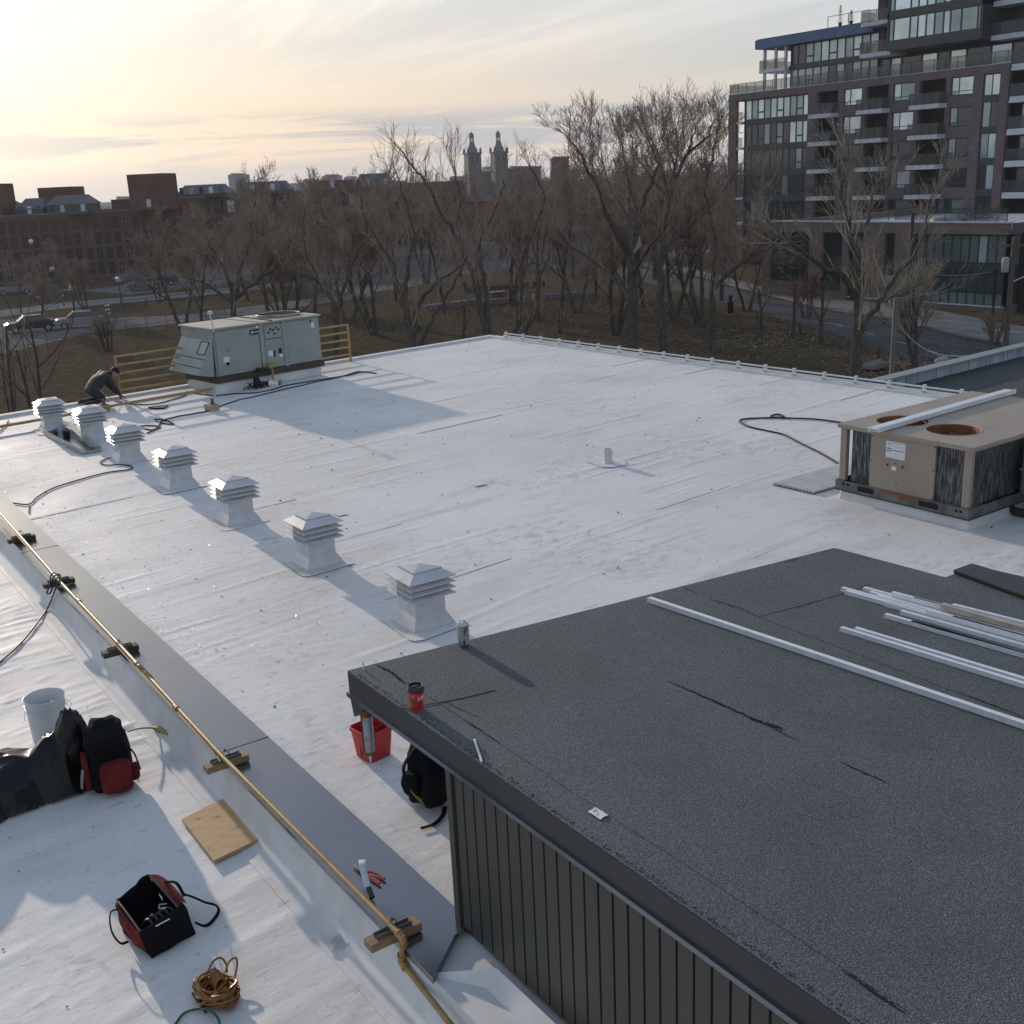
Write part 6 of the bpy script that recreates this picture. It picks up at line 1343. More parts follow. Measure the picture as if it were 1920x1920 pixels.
tag(sc_.build('brushwood', M['twig']), 'tangle of fine bare brushwood between the trees', 'brush', kind='stuff')

# ------------------------------------------------------------------ apartment block
XF = 103.4
ab = thing('apartment_block', 'dark brick and glass apartment block with balconies and blue roof edge', 'building', (0, 0, 0))
M['dbrick'] = mat('dark purple brick', (.165, .135, .142), .9, 0, c2=(.125, .100, .106), vscale=.9, stretch=(1, 1, 4), spec=.2)
M['ddark'] = mat('charcoal cladding', (.042, .052, .056), .5, 0, .2, .6)
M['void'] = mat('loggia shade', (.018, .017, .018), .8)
M['slab'] = mat('pale slab edge', (.54, .58, .64), .6, 0, .15, 1.5)
M['blue'] = mat('blue cladding', (.060, .115, .25), .45, 0, .15, .7)
def glass(name, c, rough=.08, metal=.0, spec=.8, var=.35, sc=.35): return mat(name, c, rough, metal, c2=tuple(x * (1 - var) for x in c), vscale=sc, spec=spec)
M['gl_dark'] = glass('dark window glass', (.030, .042, .048)); M['gl_mid'] = glass('teal window glass', (.28, .36, .38), metal=.45); M['gl_pale'] = glass('pale sky painted glass', (.58, .70, .74), metal=.4); M['gl_sky'] = glass('bright sky painted glass', (.80, .92, .95), metal=.35)  # reflected sky is partly put into the base colour of the paler panes
M['frame'] = mat('dark window frame', (.03, .04, .045), .5)
def rail_glass():
    m = mat('balustrade glass', (.09, .11, .115), .1); b_ = m.node_tree.nodes['Principled BSDF']; b_.inputs['Alpha'].default_value = .36; return m
M['rglass'] = rail_glass()
def part(name, boxes, m, parent, **k):
    b = MB()
    for a, c in boxes: b.box(a, c)
    return b.build(name, M[m] if isinstance(m, str) else m, parent, **k)
FL = [8.8, 5.9, 3.0, .1, -2.8]          # floor slabs
ZT = 11.9
# core volume set back behind the facade
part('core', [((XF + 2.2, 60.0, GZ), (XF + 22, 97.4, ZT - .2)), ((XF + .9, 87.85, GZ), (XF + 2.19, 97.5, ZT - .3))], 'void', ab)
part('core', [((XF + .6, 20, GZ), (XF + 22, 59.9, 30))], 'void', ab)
fr = []
fr.append(((XF, 63.75, 11.15), (XF + .5, 99.9, ZT)))                     # header
fr.append(((XF, 98.7, GZ), (XF + .5, 99.9, 11.148)))                     # left corner column
piers = [(86.6, 87.85), (82.95, 83.7), (80.05, 80.6), (76.65, 77.2), (73.55, 74.1), (69.95, 70.5), (66.45, 67.5), (63.75, 64.65)]
for a, c in piers: fr.append(((XF, a, -2.9), (XF + .5, c, 11.148)))
wcols = [(80.6, 82.95), (74.1, 76.65), (67.5, 69.95)]
for a, c in wcols:
    for zf in FL: fr.append(((XF + .003, a, zf - .45), (XF + .5, c, zf + .62)))
part('brick_wall', fr, 'dbrick', ab)
part('brick_wall', [((XF + .52, 97.6, 11.16), (XF + 9, 99.85, ZT - .01)), ((XF + 8.2, 98.9, GZ), (XF + 9, 99.85, 11.15))], 'dbrick', ab)
rgw = random.Random(12)
def window(x, y0, y1, z0, z1, split, kinds, sill=None, fw=.07):
    """frame with its panes; y grows to the left in the photograph"""
    w_ = MB()
    for a, c in (((x, y0, z0), (x + .1, y0 + fw, z1)), ((x, y1 - fw, z0), (x + .1, y1, z1)), ((x + .001, y0 + fw, z0), (x + .1, y1 - fw, z0 + fw)), ((x + .001, y0 + fw, z1 - fw), (x + .1, y1 - fw, z1))): w_.box(a, c)
    for s_ in split:
        yy = y0 + (y1 - y0) * s_; w_.box((x + .002, yy - .035, z0 + fw), (x + .1, yy + .035, z1 - fw))
    if sill is not None: w_.box((x + .003, y0 + fw, z0 + sill - .03), (x + .1, y1 - fw, z0 + sill + .03))
    o = w_.build('window', M['frame'], ab)
    ed = [0] + list(split) + [1]
    for i in range(len(ed) - 1):
        p = MB(); p.box((x + .05, y0 + (y1 - y0) * ed[i] + .02, z0 + .02), (x + .07, y0 + (y1 - y0) * ed[i + 1] - .02, z1 - .02)); p.build('pane', M[kinds[i % len(kinds)]], o)
    return o
tops = [11.15] + [z - .45 for z in FL]
look = {(0, 0): ('gl_sky', 'gl_sky'), (1, 0): ('gl_pale', 'gl_pale'), (2, 0): ('gl_dark', 'gl_dark'), (3, 0): ('gl_mid', 'gl_dark'), (0, 1): ('gl_mid', 'gl_pale'), (1, 1): ('gl_sky', 'gl_pale'), (2, 1): ('gl_dark', 'gl_dark'), (3, 1): ('gl_pale', 'gl_mid'), (0, 2): ('gl_sky', 'gl_sky'), (1, 2): ('gl_dark', 'gl_mid'), (2, 2): ('gl_dark', 'gl_mid'), (3, 2): ('gl_dark', 'gl_dark')}
for ci, (a, c) in enumerate(wcols):
    for fi, zf in enumerate(FL): window(XF + .12, a + .02, c - .02, zf + .64, tops[fi] - .02, (.66,), look.get((fi, ci), ('gl_mid', 'gl_dark')), .38)
# glazed strip
for fi, zf in enumerate(FL):
    k = [('gl_sky', 'gl_pale'), ('gl_dark', 'gl_mid'), ('gl_pale', 'gl_mid'), ('gl_pale', 'gl_dark'), ('gl_dark', 'gl_dark')][fi]
    window(XF + .12, 64.7, 66.4, zf + .35, tops[fi] + .25 if fi else 11.1, (.5,), k, None)
    part('spandrel', [((XF + .1, 64.66, zf - .2), (XF + .2, 66.44, zf + .345))], 'ddark', ab)
# loggias with balcony slabs and balustrades
def balcony(y0, y1, zf, out_=1.25, h=1.05, x=XF, slab=.42):
    s_ = MB(); s_.box((x - out_, y0, zf - slab), (x + .9, y1, zf)); o = s_.build('balcony', M['slab'], ab)
    g_ = MB(); g_.box((x - out_ + .02, y0 + .03, zf + .02), (x - out_ + .04, y1 - .03, zf + h)); g_.box((x - out_ + .05, y0 + .02, zf + .02), (x - .02, y0 + .04, zf + h)); g_.box((x - out_ + .05, y1 - .04, zf + .02), (x - .02, y1 - .02, zf + h)); g_.build('balustrade_glass', M['rglass'], o)
    r_ = MB(); r_.box((x - out_ + .005, y0, zf + h), (x - out_ + .055, y1, zf + h + .04))
    for k in range(5): yy = y0 + .02 + (y1 - y0 - .08) * k / 4; r_.box((x - out_ - .006, yy, zf - slab * .6), (x - out_ + .014, yy + .04, zf + h))
    r_.build('balustrade_rail', M['frame'], o); return o
log = [(83.7, 86.6), (77.2, 80.05), (70.5, 73.55)]
for ci, (a, c) in enumerate(log):
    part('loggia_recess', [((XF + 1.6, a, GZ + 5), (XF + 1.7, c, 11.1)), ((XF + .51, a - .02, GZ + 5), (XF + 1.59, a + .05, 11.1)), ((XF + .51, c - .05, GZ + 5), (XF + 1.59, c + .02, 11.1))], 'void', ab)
    for fi, zf in enumerate(FL[:4]):
        balcony(a - .25 + (.1 if ci == 0 else 0), c + (.25 if ci else .1), zf)
        window(XF + 1.5, a + .25, a + .9, zf + .05, zf + 2.35, (), (('gl_dark', 'gl_mid', 'gl_dark')[ci],))
# glazed left wing
for fi, zf in enumerate(FL):
    n = 10; y0, y1 = 87.9, 97.55
    top = 11.1 if fi == 0 else FL[fi - 1] - .45
    for k in range(n):
        a, c = y0 + (y1 - y0) * k / n, y0 + (y1 - y0) * (k + 1) / n
        kk = rgw.choice([('gl_pale',), ('gl_pale',), ('gl_mid',), ('gl_sky',)] if fi == 0 else [('gl_dark',), ('gl_dark',), ('gl_mid',), ('gl_dark',)])
        if fi == 1 and k < 3: kk = (('gl_sky',), ('gl_pale',), ('gl_sky',))[k]
        if k % 3 == 1:
            window(XF + .45, a, c, zf + .9, top, (), kk); window(XF + .45, a, c, zf + .12, zf + .88, (), kk)
        else: window(XF + .45, a, c, zf + .12, top, (), kk)
    part('spandrel', [((XF + .32, y0, zf - .44), (XF + .6, y1 + .05, zf + .11))], 'ddark', ab)
part('glass_wing_edge', [((XF + .35, 97.56, GZ), (XF + .85, 97.66, 11.14))], 'ddark', ab)
for zf in FL:   # open corner balconies seen through
    part('corner_slab', [((XF + .1, 97.7, zf - .3), (XF + 8, 98.68, zf - .02))], 'slab', ab)
    g_ = MB(); g_.box((XF + .15, 97.72, zf), (XF + .17, 98.66, zf + 1.0)); g_.build('balustrade_glass', M['rglass'], ab)
    part('balustrade_rail', [((XF + .12, 97.7, zf + 1.0), (XF + .2, 98.68, zf + 1.05))], 'frame', ab)
# right hand recessed stack
for fi, zf in enumerate(FL[:4] + [11.7]):
    balcony(52.0, 63.4, zf + (.05 if zf < 11 else 0), 1.0, 1.1, XF + .6, .55)
for fi, zf in enumerate(FL[:4]): window(XF + .55, 60.6, 62.6, zf + .1, zf + 2.3, (.5,), ('gl_dark', 'gl_mid'))
# terrace balustrade along the brick top
part('terrace_slab', [((XF - .02, 62, ZT + .002), (XF + 9, 99.9, ZT + .05))], 'slab', ab)
y = 99.8
while y > 62.6:
    g_ = MB(); g_.box((XF + .1, y - 1.28, ZT + .1), (XF + .12, y - .04, ZT + 1.1)); g_.build('balustrade_glass', M['rglass'], ab)
    part('balustrade_post', [((XF + .08, y - .03, ZT + .05), (XF + .14, y + .01, ZT + 1.14))], 'frame', ab); y -= 1.32
part('balustrade_rail', [((XF + .07, 62.4, ZT + 1.11), (XF + .15, 99.85, ZT + 1.16))], 'frame', ab)
g_ = MB(); g_.box((XF + .2, 99.80, ZT + .1), (XF + 8, 99.83, ZT + 1.1)); g_.build('balustrade_glass', M['rglass'], ab)
# upper setback storeys, left part with blue roof band
XS = XF + 2.6
part('blue_band', [((XS - .7, 81.0, 16.75), (XS + 14, 97.6, 17.75))], 'blue', ab)
part('roof_terrace', [((XS - .5, 81.2, 17.752), (XS + 13.8, 97.4, 17.85))], 'ddark', ab)
part('rooftop_box', [((XS + 6, 91.6, 17.86), (XS + 8, 94.2, 18.2))], 'slab', ab)
part('upper_core', [((XS + .7, 60, ZT + .06), (XS + 14, 93.2, 16.74))], 'ddark', ab)
for zf, top in ((14.5, 16.74), (11.96, 14.1)):
    n = 11; y0, y1 = 81.0, 93.1
    for k in range(n):
        a, c = y0 + (y1 - y0) * k / n, y0 + (y1 - y0) * (k + 1) / n
        kk = rgw.choice([('gl_mid',), ('gl_mid',), ('gl_pale',), ('gl_dark',)])
        if k % 3 == 2: window(XS + .4, a, c, zf + .85, top, (), kk); window(XS + .4, a, c, zf + .1, zf + .83, (), kk)
        else: window(XS + .4, a, c, zf + .1, top, (), kk)
part('spandrel', [((XS + .3, 81.0, 14.1), (XS + .65, 93.2, 14.58))], 'ddark', ab)
part('corner_slab', [((XS - .4, 93.25, 14.1), (XS + 9, 97.2, 14.42))], 'slab', ab)
g_ = MB(); g_.box((XS - .38, 93.3, 14.44), (XS - .36, 97.2, 15.5)); g_.box((XS - .3, 97.16, 14.44), (XS + 8, 97.18, 15.5)); g_.build('balustrade_glass', M['rglass'], ab)
for yy in (96.6, 94.9, 93.4): part('column', [((XS - .2, yy - .14, ZT + .06), (XS + .08, yy + .14, 16.74))], 'slab', ab)
for a, c in ((94.0, 94.7), (93.3, 93.9)): window(XS + 3.2, a, c, 12, 14.0, (), ('gl_sky',)); window(XS + 3.2, a, c, 14.6, 16.6, (), ('gl_pale',))
# second setback: band of terrace level glazing, right part
yy = 80.6
for k, (w_, kd) in enumerate(((1.2, 'gl_dark'), (1.3, 'gl_pale'), (2.4, 'gl_dark'), (1.8, 'gl_sky'), (1.4, 'gl_dark'), (1.8, 'gl_sky'), (2.6, 'gl_dark'), (2.2, 'gl_pale'), (1.5, 'gl_dark'), (2.2, 'gl_sky'))):
    window(XS + .4, yy - w_, yy, 12.0, 13.95, (), (kd,)); yy -= w_ + .05
part('upper_core', [((XS + 1.2, 40, 16.76), (XS + 13, 80.9, 29))], 'dbrick', ab)
# dark projecting box
BX = XF - .4
part('box_bay', [((BX, 66.75, 14.35), (BX + 3.9, 77.5, 15.25)), ((BX, 66.75, 17.35), (BX + 3.9, 77.5, 18.05)), ((BX, 66.75, 20.1), (BX + 3.9, 77.5, 22)), ((BX, 77.3, 15.251), (BX + 3.9, 77.5, 20.09)), ((BX, 66.75, 15.251), (BX + 3.9, 66.95, 20.09)), ((BX + .5, 66.96, 15.26), (BX + 3.9, 77.29, 20.08))], 'ddark', ab)
for zf, top in ((15.26, 17.34), (18.06, 20.09)):
    yy = 77.28
    for w_, kd in ((.55, 'gl_mid'), (1.9, 'gl_sky'), (.9, 'gl_pale'), (.95, 'gl_sky'), (.95, 'gl_pale'), (1.0, 'gl_mid'), (.75, 'gl_pale'), (1.2, 'gl_mid'), (1.75, 'gl_mid'), (.3, 'gl_mid')):
        window(BX + .06, yy - w_, yy, zf, top, (), (kd,)); yy -= w_ + .003
part('tower_wall', [((XS + .5, 77.6, 14.6), (XS + 1.1, 78.6, 30)), ((XS + .5, 80.4, 14.6), (XS + 1.1, 81.4, 30))], 'dbrick', ab)
for zf in (14.5, 17.55, 20.5): balcony(77.6, 81.5, zf, 2.4, 1.1, XS + .3, .40); window(XS + .6, 78.7, 80.3, zf + .1, zf + 2.2, (.5,), ('gl_mid', 'gl_dark'))
for zf in (14.6, 17.6, 20.6): balcony(56, 66.7, zf, 1.6, 1.1, XS + .1, .45); window(XS + .7, 63.0, 66.2, zf + .1, zf + 2.3, (.5,), ('gl_pale', 'gl_dark'))
# planter and plants on the roof terrace, and its railing
part('terrace_rail', [((XS - .5, 81.6, 18.95), (XS - .44, 87.2, 19.0)), ((XS - .5, 87.15, 17.85), (XS - .44, 87.2, 18.95)), ((XS - .5, 84.4, 17.85), (XS - .44, 84.45, 18.95))], 'frame', ab)
M['evergreen'] = mat('evergreen', (.035, .055, .035), .9, 0, .4, 3)
def conifer(loc, h, r, lb, n=900, seed=0, group=None):
    t = thing('potted_conifer', lb, 'plant', loc, 0, group); rg = random.Random(seed); b = MB()
    for _ in range(n):
        z = rg.random() ** .8 * h; rr = r * (1 - z / h) ** .7 * math.sqrt(rg.random()) + .02; a = rg.random() * 6.28; p = Vector((rr * math.cos(a), rr * math.sin(a), .25 + z)); d = Vector((math.cos(a), math.sin(a), .4)) * rg.uniform(.05, .12); s_ = Vector((-math.sin(a), math.cos(a), 0)) * .02
        b.add([p - s_, p + s_, p + d], [(0, 1, 2)])
    b.build('foliage', M['evergreen'], t); b = MB(); b.lathe([(.16, 0), (.22, .4)], n=12); b.build('pot', M['ddark'], t); b = MB(); b.tube([(0, 0, .3), (0, 0, h)], .02, 5); b.build('trunk', M['bark'], t)
conifer((XS, 85.9, 17.86), 1.9, .35, 'taller potted conifer on the roof terrace above the blue band', seed=1)
conifer((XS + .2, 84.6, 17.86), 1.2, .35, 'shorter potted conifer on the roof terrace above the blue band', seed=2)
# podium
XP = 78.9
pod = thing('podium_building', 'low brick and glass podium wing facing the road below the apartment block', 'building', (0, 0, 0))
M['pbrick'] = mat('brown podium brick', (.215, .165, .145), .9, 0, c2=(.165, .125, .11), vscale=1.2, stretch=(1, 1, 4), spec=.2)
M['gl_teal'] = glass('green glass', (.085, .12, .115), metal=.3); M['gl_teal2'] = glass('pale green glass', (.20, .27, .26), metal=.3)
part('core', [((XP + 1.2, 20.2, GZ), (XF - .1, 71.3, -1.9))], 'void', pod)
part('terrace_floor', [((XP + .4, 48.3, -1.898), (XF - .05, 71.4, -1.80))], 'slab', pod)
part('brick_band', [((XP, 47.75, -2.05), (XP + .4, 71.8, -1.22)), ((XP + .402, 71.4, -2.05), (XF - .1, 71.8, -1.22))], 'pbrick', pod)
part('coping', [((XP - .06, 47.7, -1.218), (XP + .46, 71.9, -1.12))], 'slab', pod)
cols = [(71.0, 71.8), (65.9, 66.4), (62.3, 62.85), (58.6, 60.4), (55.9, 57.6), (54.9, 55.4)]
part('brick_pier', [((XP + .003, a, GZ), (XP + .4, c, -2.052)) for a, c in cols] + [((XP + .005, 62.9, GZ), (XP + .39, 71, GZ + .8)), ((XP + .005, 65.0, -5.9), (XP + .38, 65.9, -2.06)), ((XP + .2, 66.42, GZ + .8), (XP + .5, 70.98, GZ + 1.4))], 'pbrick', pod)
def pwin(y0, y1, z0, z1, kd, x=XP + .3):
    o = part('window', [((x, y0, z0), (x + .08, y0 + .06, z1)), ((x, y1 - .06, z0), (x + .08, y1, z1)), ((x + .001, y0 + .06, z0), (x + .08, y1 - .06, z0 + .06)), ((x + .001, y0 + .06, z1 - .06), (x + .08, y1 - .06, z1))], 'frame', pod)
    p = MB(); p.box((x + .03, y0 + .02, z0 + .02), (x + .05, y1 - .02, z1 - .02)); p.build('pane', M[kd], o)
for a, c, n in ((66.45, 70.95, 4), (62.9, 65.0, 2), (60.45, 62.25, 2), (57.65, 58.55, 1), (48.0, 54.85, 9)):
    w_ = (c - a) / n
    for k in range(n):
        y0, y1 = a + w_ * k, a + w_ * (k + 1) - .004
        glz = a == 48.0
        pwin(y0, y1, -4.2, -2.1, rgw.choice(('gl_pale', 'gl_teal2', 'gl_mid')) if glz else 'gl_dark')
        pwin(y0, y1, -6.4, -4.9, 'gl_teal' if glz else 'gl_dark'); pwin(y0, y1, -7.4, -6.42, 'gl_teal2' if glz else 'gl_teal')
    part('spandrel', [((XP + .25, a, -4.88), (XP + .5, c, -4.22))], M['gl_teal'] if a == 48.0 else M['ddark'], pod)
part('louvre_screen', [((XP + .1, 57.66, GZ + .5 + k * .16), (XP + .22, 58.56, GZ + .56 + k * .16)) for k in range(12)], 'slab', pod)
part('base_course', [((XP - .12, 47.7, GZ), (XP + .2, 55.9, GZ + .38))], 'pbrick', pod); part('ledge', [((XP - .2, 47.7, GZ + .381), (XP + .22, 62.0, GZ + .45))], 'slab', pod)
# side of the podium receding to the right
part('brick_band', [((XP + .402, 47.3, -2.05), (XF - .1, 47.72, -1.22)), ((XP + 9, 20, -2.05), (XP + 9.4, 47.28, -1.22))], 'dbrick', pod)
for k in range(9):
    x0 = XP + .5 + k * 1.0
    o = part('window', [((x0, 47.4, GZ + .6), (x0 + .06, 47.5, -2.1)), ((x0 + .94, 47.4, GZ + .6), (x0 + .99, 47.5, -2.1)), ((x0 + .061, 47.401, -4.6), (x0 + .939, 47.5, -4.3))], 'frame', pod)
    for z0, z1, kd in ((GZ + .6, -4.61, 'gl_teal'), (-4.29, -2.1, ('gl_mid', 'gl_pale', 'gl_teal2')[k % 3])): p = MB(); p.box((x0 + .03, 47.44, z0), (x0 + .96, 47.46, z1)); p.build('pane', M[kd], o)
for k in range(20):
    y1 = 47.2 - k * 1.3
    o = part('window', [((XP + 9.1, y1 - 1.27, GZ + .6), (XP + 9.2, y1 - 1.21, -2.1)), ((XP + 9.101, y1 - 1.2, -4.6), (XP + 9.2, y1, -4.3))], 'frame', pod)
    for z0, z1, kd in ((GZ + .6, -4.61, 'gl_teal'), (-4.29, -2.1, ('gl_mid', 'gl_pale', 'gl_teal2')[k % 3])): p = MB(); p.box((XP + 9.13, y1 - 1.2, z0), (XP + 9.15, y1, z1)); p.build('pane', M[kd], o)
part('brick_pier', [((XP + .41, 47.3, GZ), (XP + 9.4, 47.7, GZ + .59)), ((XP + 9.05, 20, GZ), (XP + 9.4, 47.28, GZ + .59))], 'pbrick', pod)
# terrace rail and furniture
y = 71.6
part('terrace_rail', [((XP + .3, 48.0, -.16), (XP + .35, 71.6, -.12))] + [((XP + .3, 48.1 + k * 2.6, -1.1), (XP + .34, 48.15 + k * 2.6, -.161)) for k in range(10)], 'frame', pod)
g_ = MB(); g_.box((XP + .32, 48.1, -1.05), (XP + .335, 58, -.18)); g_.build('balustrade_glass', M['rglass'], pod)
t = thing('planter', 'grey rectangular planter on the podium terrace at the right', 'planter', tuple(Vector((XP + 1.2, 50.6, -1.8)))); b = MB(); b.frustum((0, 0), .4, .8, 0, .5, .95, .75); b.build('box', M['slab'], t)
t = thing('terrace_sofa', 'covered terrace furniture under a grey sheet on the podium', 'terrace furniture', (XP + 1.8, 54.2, -1.8)); lump('cover', (1.6, 2.6, 1.1), M['slab'], t, e=.6, amp=.12, freq=1.6, seed=21)
b = MB(); rg = random.Random(8)
for _ in range(2600):
    p = Vector((rg.gauss(0, .5), rg.gauss(0, 1.0), abs(rg.gauss(.6, .5)))); d = Vector((rg.gauss(0, 1), rg.gauss(0, 1), .8)).normalized() * .16; s_ = d.orthogonal().normalized() * .03; b.add([p - s_, p + s_, p + d], [(0, 1, 2)])
t = thing('hedge', 'dark green bush on the podium terrace beside the grey planter', 'bush', (XP + 2.4, 52.0, -1.7)); b.build('foliage', M['evergreen'], t)
b = MB(); b.tube([(0, 0, 0), (.05, 0, .8)], .04, 5); b.build('stem', M['bark'], t)

# ------------------------------------------------------------------ old brick mill
M['mbrick'] = mat('old red brick', (.165, .088, .070), .9, 0, c2=(.120, .068, .057), vscale=.35, spec=.0)
M['mstone'] = mat('grey parapet stone', (.12, .12, .135), .7); M['slate'] = mat('grey slate roof', (.080, .080, .095), .6, 0, .2, .5)
M['far_c0'] = mat('pale window frame', (.22, .23, .24), .6)
mill = thing('brick_mill', 'long red brick mill with rooftop gables and square brick tower, far left', 'building', (0, 0, 0))
A_ = at(-90, 540, GZ); B_ = at(332, 510, GZ); C_ = at(880, 452, GZ)
def wing(a, c, zt, rows, cols, ww, hh, tint, skip=()):
    d = Vector((c.x - a.x, c.y - a.y, 0)); L_ = d.length; d.normalize(); nn = Vector((d.y, -d.x, 0))
    if nn.dot(Vector((CAM[0] - a.x, CAM[1] - a.y, 0))) < 0: nn = -nn
    back = -nn * 16
    def P(u, off, z): v = Vector((a.x, a.y, 0)) + d * u + nn * off; return (v.x, v.y, z)
    def bx(mb, u0, u1, o0_, o1_, z0, z1):
        vs = [P(u0, o0_, z0), P(u1, o0_, z0), P(u1, o1_, z0), P(u0, o1_, z0), P(u0, o0_, z1), P(u1, o0_, z1), P(u1, o1_, z1), P(u0, o1_, z1)]
        mb.add(vs, [(0, 3, 2, 1), (4, 5, 6, 7), (0, 1, 5, 4), (1, 2, 6, 5), (2, 3, 7, 6), (3, 0, 4, 7)])
    w_ = MB(); bx(w_, 0, L_, -16, -.35, GZ, zt - .02)
    fh = (zt - .9 - GZ) / rows; cw = L_ / cols
    for r in range(rows + 1):
        z1 = zt - .55 if r == 0 else zt - .9 - fh * (r - 1) - hh - .35; z0 = zt - .9 - fh * r if r < rows else GZ
        bx(w_, 0, L_, -.35, 0, z0 - .0 if r < rows else GZ, z1 if r else zt - .3)
    for c_ in range(cols + 1): bx(w_, max(0, cw * c_ - (cw - ww) / 2), min(L_, cw * c_ + (cw - ww) / 2), -.349, -.004, GZ, zt - .32)
    w_.build('wall', M['mbrick'], mill)
    p_ = MB(); bx(p_, -.1, L_ + .1, -.5, .12, zt - .3, zt); bx(p_, -.1, L_, -16, -.52, zt - .1, zt - .02); p_.build('parapet', M['mstone'], mill)
    rg = random.Random(cols)
    for r in range(rows):
        z1 = zt - .9 - fh * r; z0 = z1 - hh - .35
        for c_ in range(cols):
            uu0, uu1 = cw * (c_) + cw * .5 - ww / 2, cw * c_ + cw * .5 + ww / 2
            f_ = MB(); bx(f_, uu0, uu0 + .08, -.3, -.2, z0, z1); bx(f_, uu1 - .08, uu1, -.3, -.2, z0, z1); bx(f_, uu0 + .08, uu1 - .08, -.3, -.201, (z0 + z1) / 2 - .05, (z0 + z1) / 2 + .05); bx(f_, (uu0 + uu1) / 2 - .04, (uu0 + uu1) / 2 + .04, -.3, -.202, z0, z1)
            o = f_.build('window', M['far_c0'] if rg.random() < .12 else M['frame'], mill)
            p_ = MB(); bx(p_, uu0, uu1, -.29, -.27, z0, z1); p_.build('pane', M[rg.choice(('gl_dark', 'gl_dark', 'gl_dark', 'gl_dark', 'gl_dark', 'gl_pale' if tint else 'gl_dark'))], o)
    return P, bx
z1_, z2_ = 1.75, 3.15
wing(A_, B_, z1_, 4, 22, .95, 1.35, 0)
wing(B_, C_, z2_, 4, 26, 1.7, 1.5, 1)
def roofbox(px0, px1, pyt, dep, zb, name, m, gable=0.0, dpt=7, kid=None, win=0):
    a, c = atd(px0, 380, dep), atd(px1, 380, dep); d = Vector((c.x - a.x, c.y - a.y, 0)); W_ = d.length; d.normalize(); n_ = Vector((-d.y, d.x, 0))
    if n_.dot(Vector((a.x, a.y, 0))) < 0: n_ = -n_
    zt = atd((px0 + px1) / 2, pyt, dep).z; o = Vector((a.x, a.y, 0)); b = MB()
    def P(u, v, z): q = o + d * u + n_ * v; return (q.x, q.y, z)
    if not gable:
        b.add([P(0, 0, zb), P(W_, 0, zb), P(W_, dpt, zb), P(0, dpt, zb), P(0, 0, zt), P(W_, 0, zt), P(W_, dpt, zt), P(0, dpt, zt)], [(4, 5, 6, 7), (0, 1, 5, 4), (1, 2, 6, 5), (2, 3, 7, 6), (3, 0, 4, 7)])
    else:
        ze = zt - gable
        b.add([P(0, 0, zb), P(W_, 0, zb), P(W_, dpt, zb), P(0, dpt, zb), P(0, 0, ze), P(W_, 0, ze), P(W_, dpt, ze), P(0, dpt, ze)], [(0, 1, 5, 4), (1, 2, 6, 5), (2, 3, 7, 6), (3, 0, 4, 7)])
        r = MB()
        if gable > 0: r.add([P(-.2, -.3, ze), P(W_ + .2, -.3, ze), P(W_ - .6, dpt / 2, zt), P(.6, dpt / 2, zt), P(W_ + .2, dpt + .3, ze), P(-.2, dpt + .3, ze)], [(0, 1, 2, 3), (3, 2, 4, 5), (0, 3, 5), (1, 4, 2)])
        r.build('roof', M['slate'], kid or mill)
    w_ = b.build(name, M[m], kid or mill)
    for k in range(win):
        u = W_ * (k + .5) / win; q = MB(); q.add([P(u - .3, -.05, zb + .4), P(u + .3, -.05, zb + .4), P(u + .3, -.05, zb + 1.5), P(u - .3, -.05, zb + 1.5), P(u - .3, .05, zb + .4), P(u + .3, .05, zb + .4), P(u + .3, .05, zb + 1.5), P(u - .3, .05, zb + 1.5)], [(0, 1, 2, 3), (0, 4, 5, 1), (3, 2, 6, 7), (0, 3, 7, 4), (1, 5, 6, 2)]); q.build('window', M['gl_pale' if k % 2 else 'gl_dark'], kid or mill)
    return zt
dA = 160
roofbox(244, 314, 326, dA, 1.5, 'tower', 'mbrick', dpt=6, win=3)
roofbox(74, 134, 351, dA + 6, 1.4, 'roof_house', 'mbrick', dpt=6)
roofbox(86, 164, 366, dA, 1.4, 'roof_house', 'slate', gable=1.3, dpt=5, win=4)
roofbox(28, 78, 372, dA, 1.3, 'roof_house', 'slate', gable=1.5, dpt=5, win=3); roofbox(-40, 2, 345, dA, 1.2, 'roof_house', 'mbrick', dpt=5); roofbox(0, 27, 377, dA + 4, 1.2, 'roof_house', 'slate', gable=1.0, dpt=4)
roofbox(334, 426, 346, 170, 2.9, 'roof_house', 'slate', gable=1.4, dpt=5, win=5); roofbox(448, 542, 340, 176, 2.9, 'roof_house', 'slate', gable=1.4, dpt=5, win=5)
roofbox(594, 658, 338, 180, 3.0, 'roof_house', 'mbrick', dpt=6, win=3); roofbox(668, 734, 325, 186, 3.0, 'roof_house', 'slate', gable=2.0, dpt=6, win=4)
roofbox(750, 868, 341, 196, 1.0, 'rear_block', 'mbrick', dpt=8)
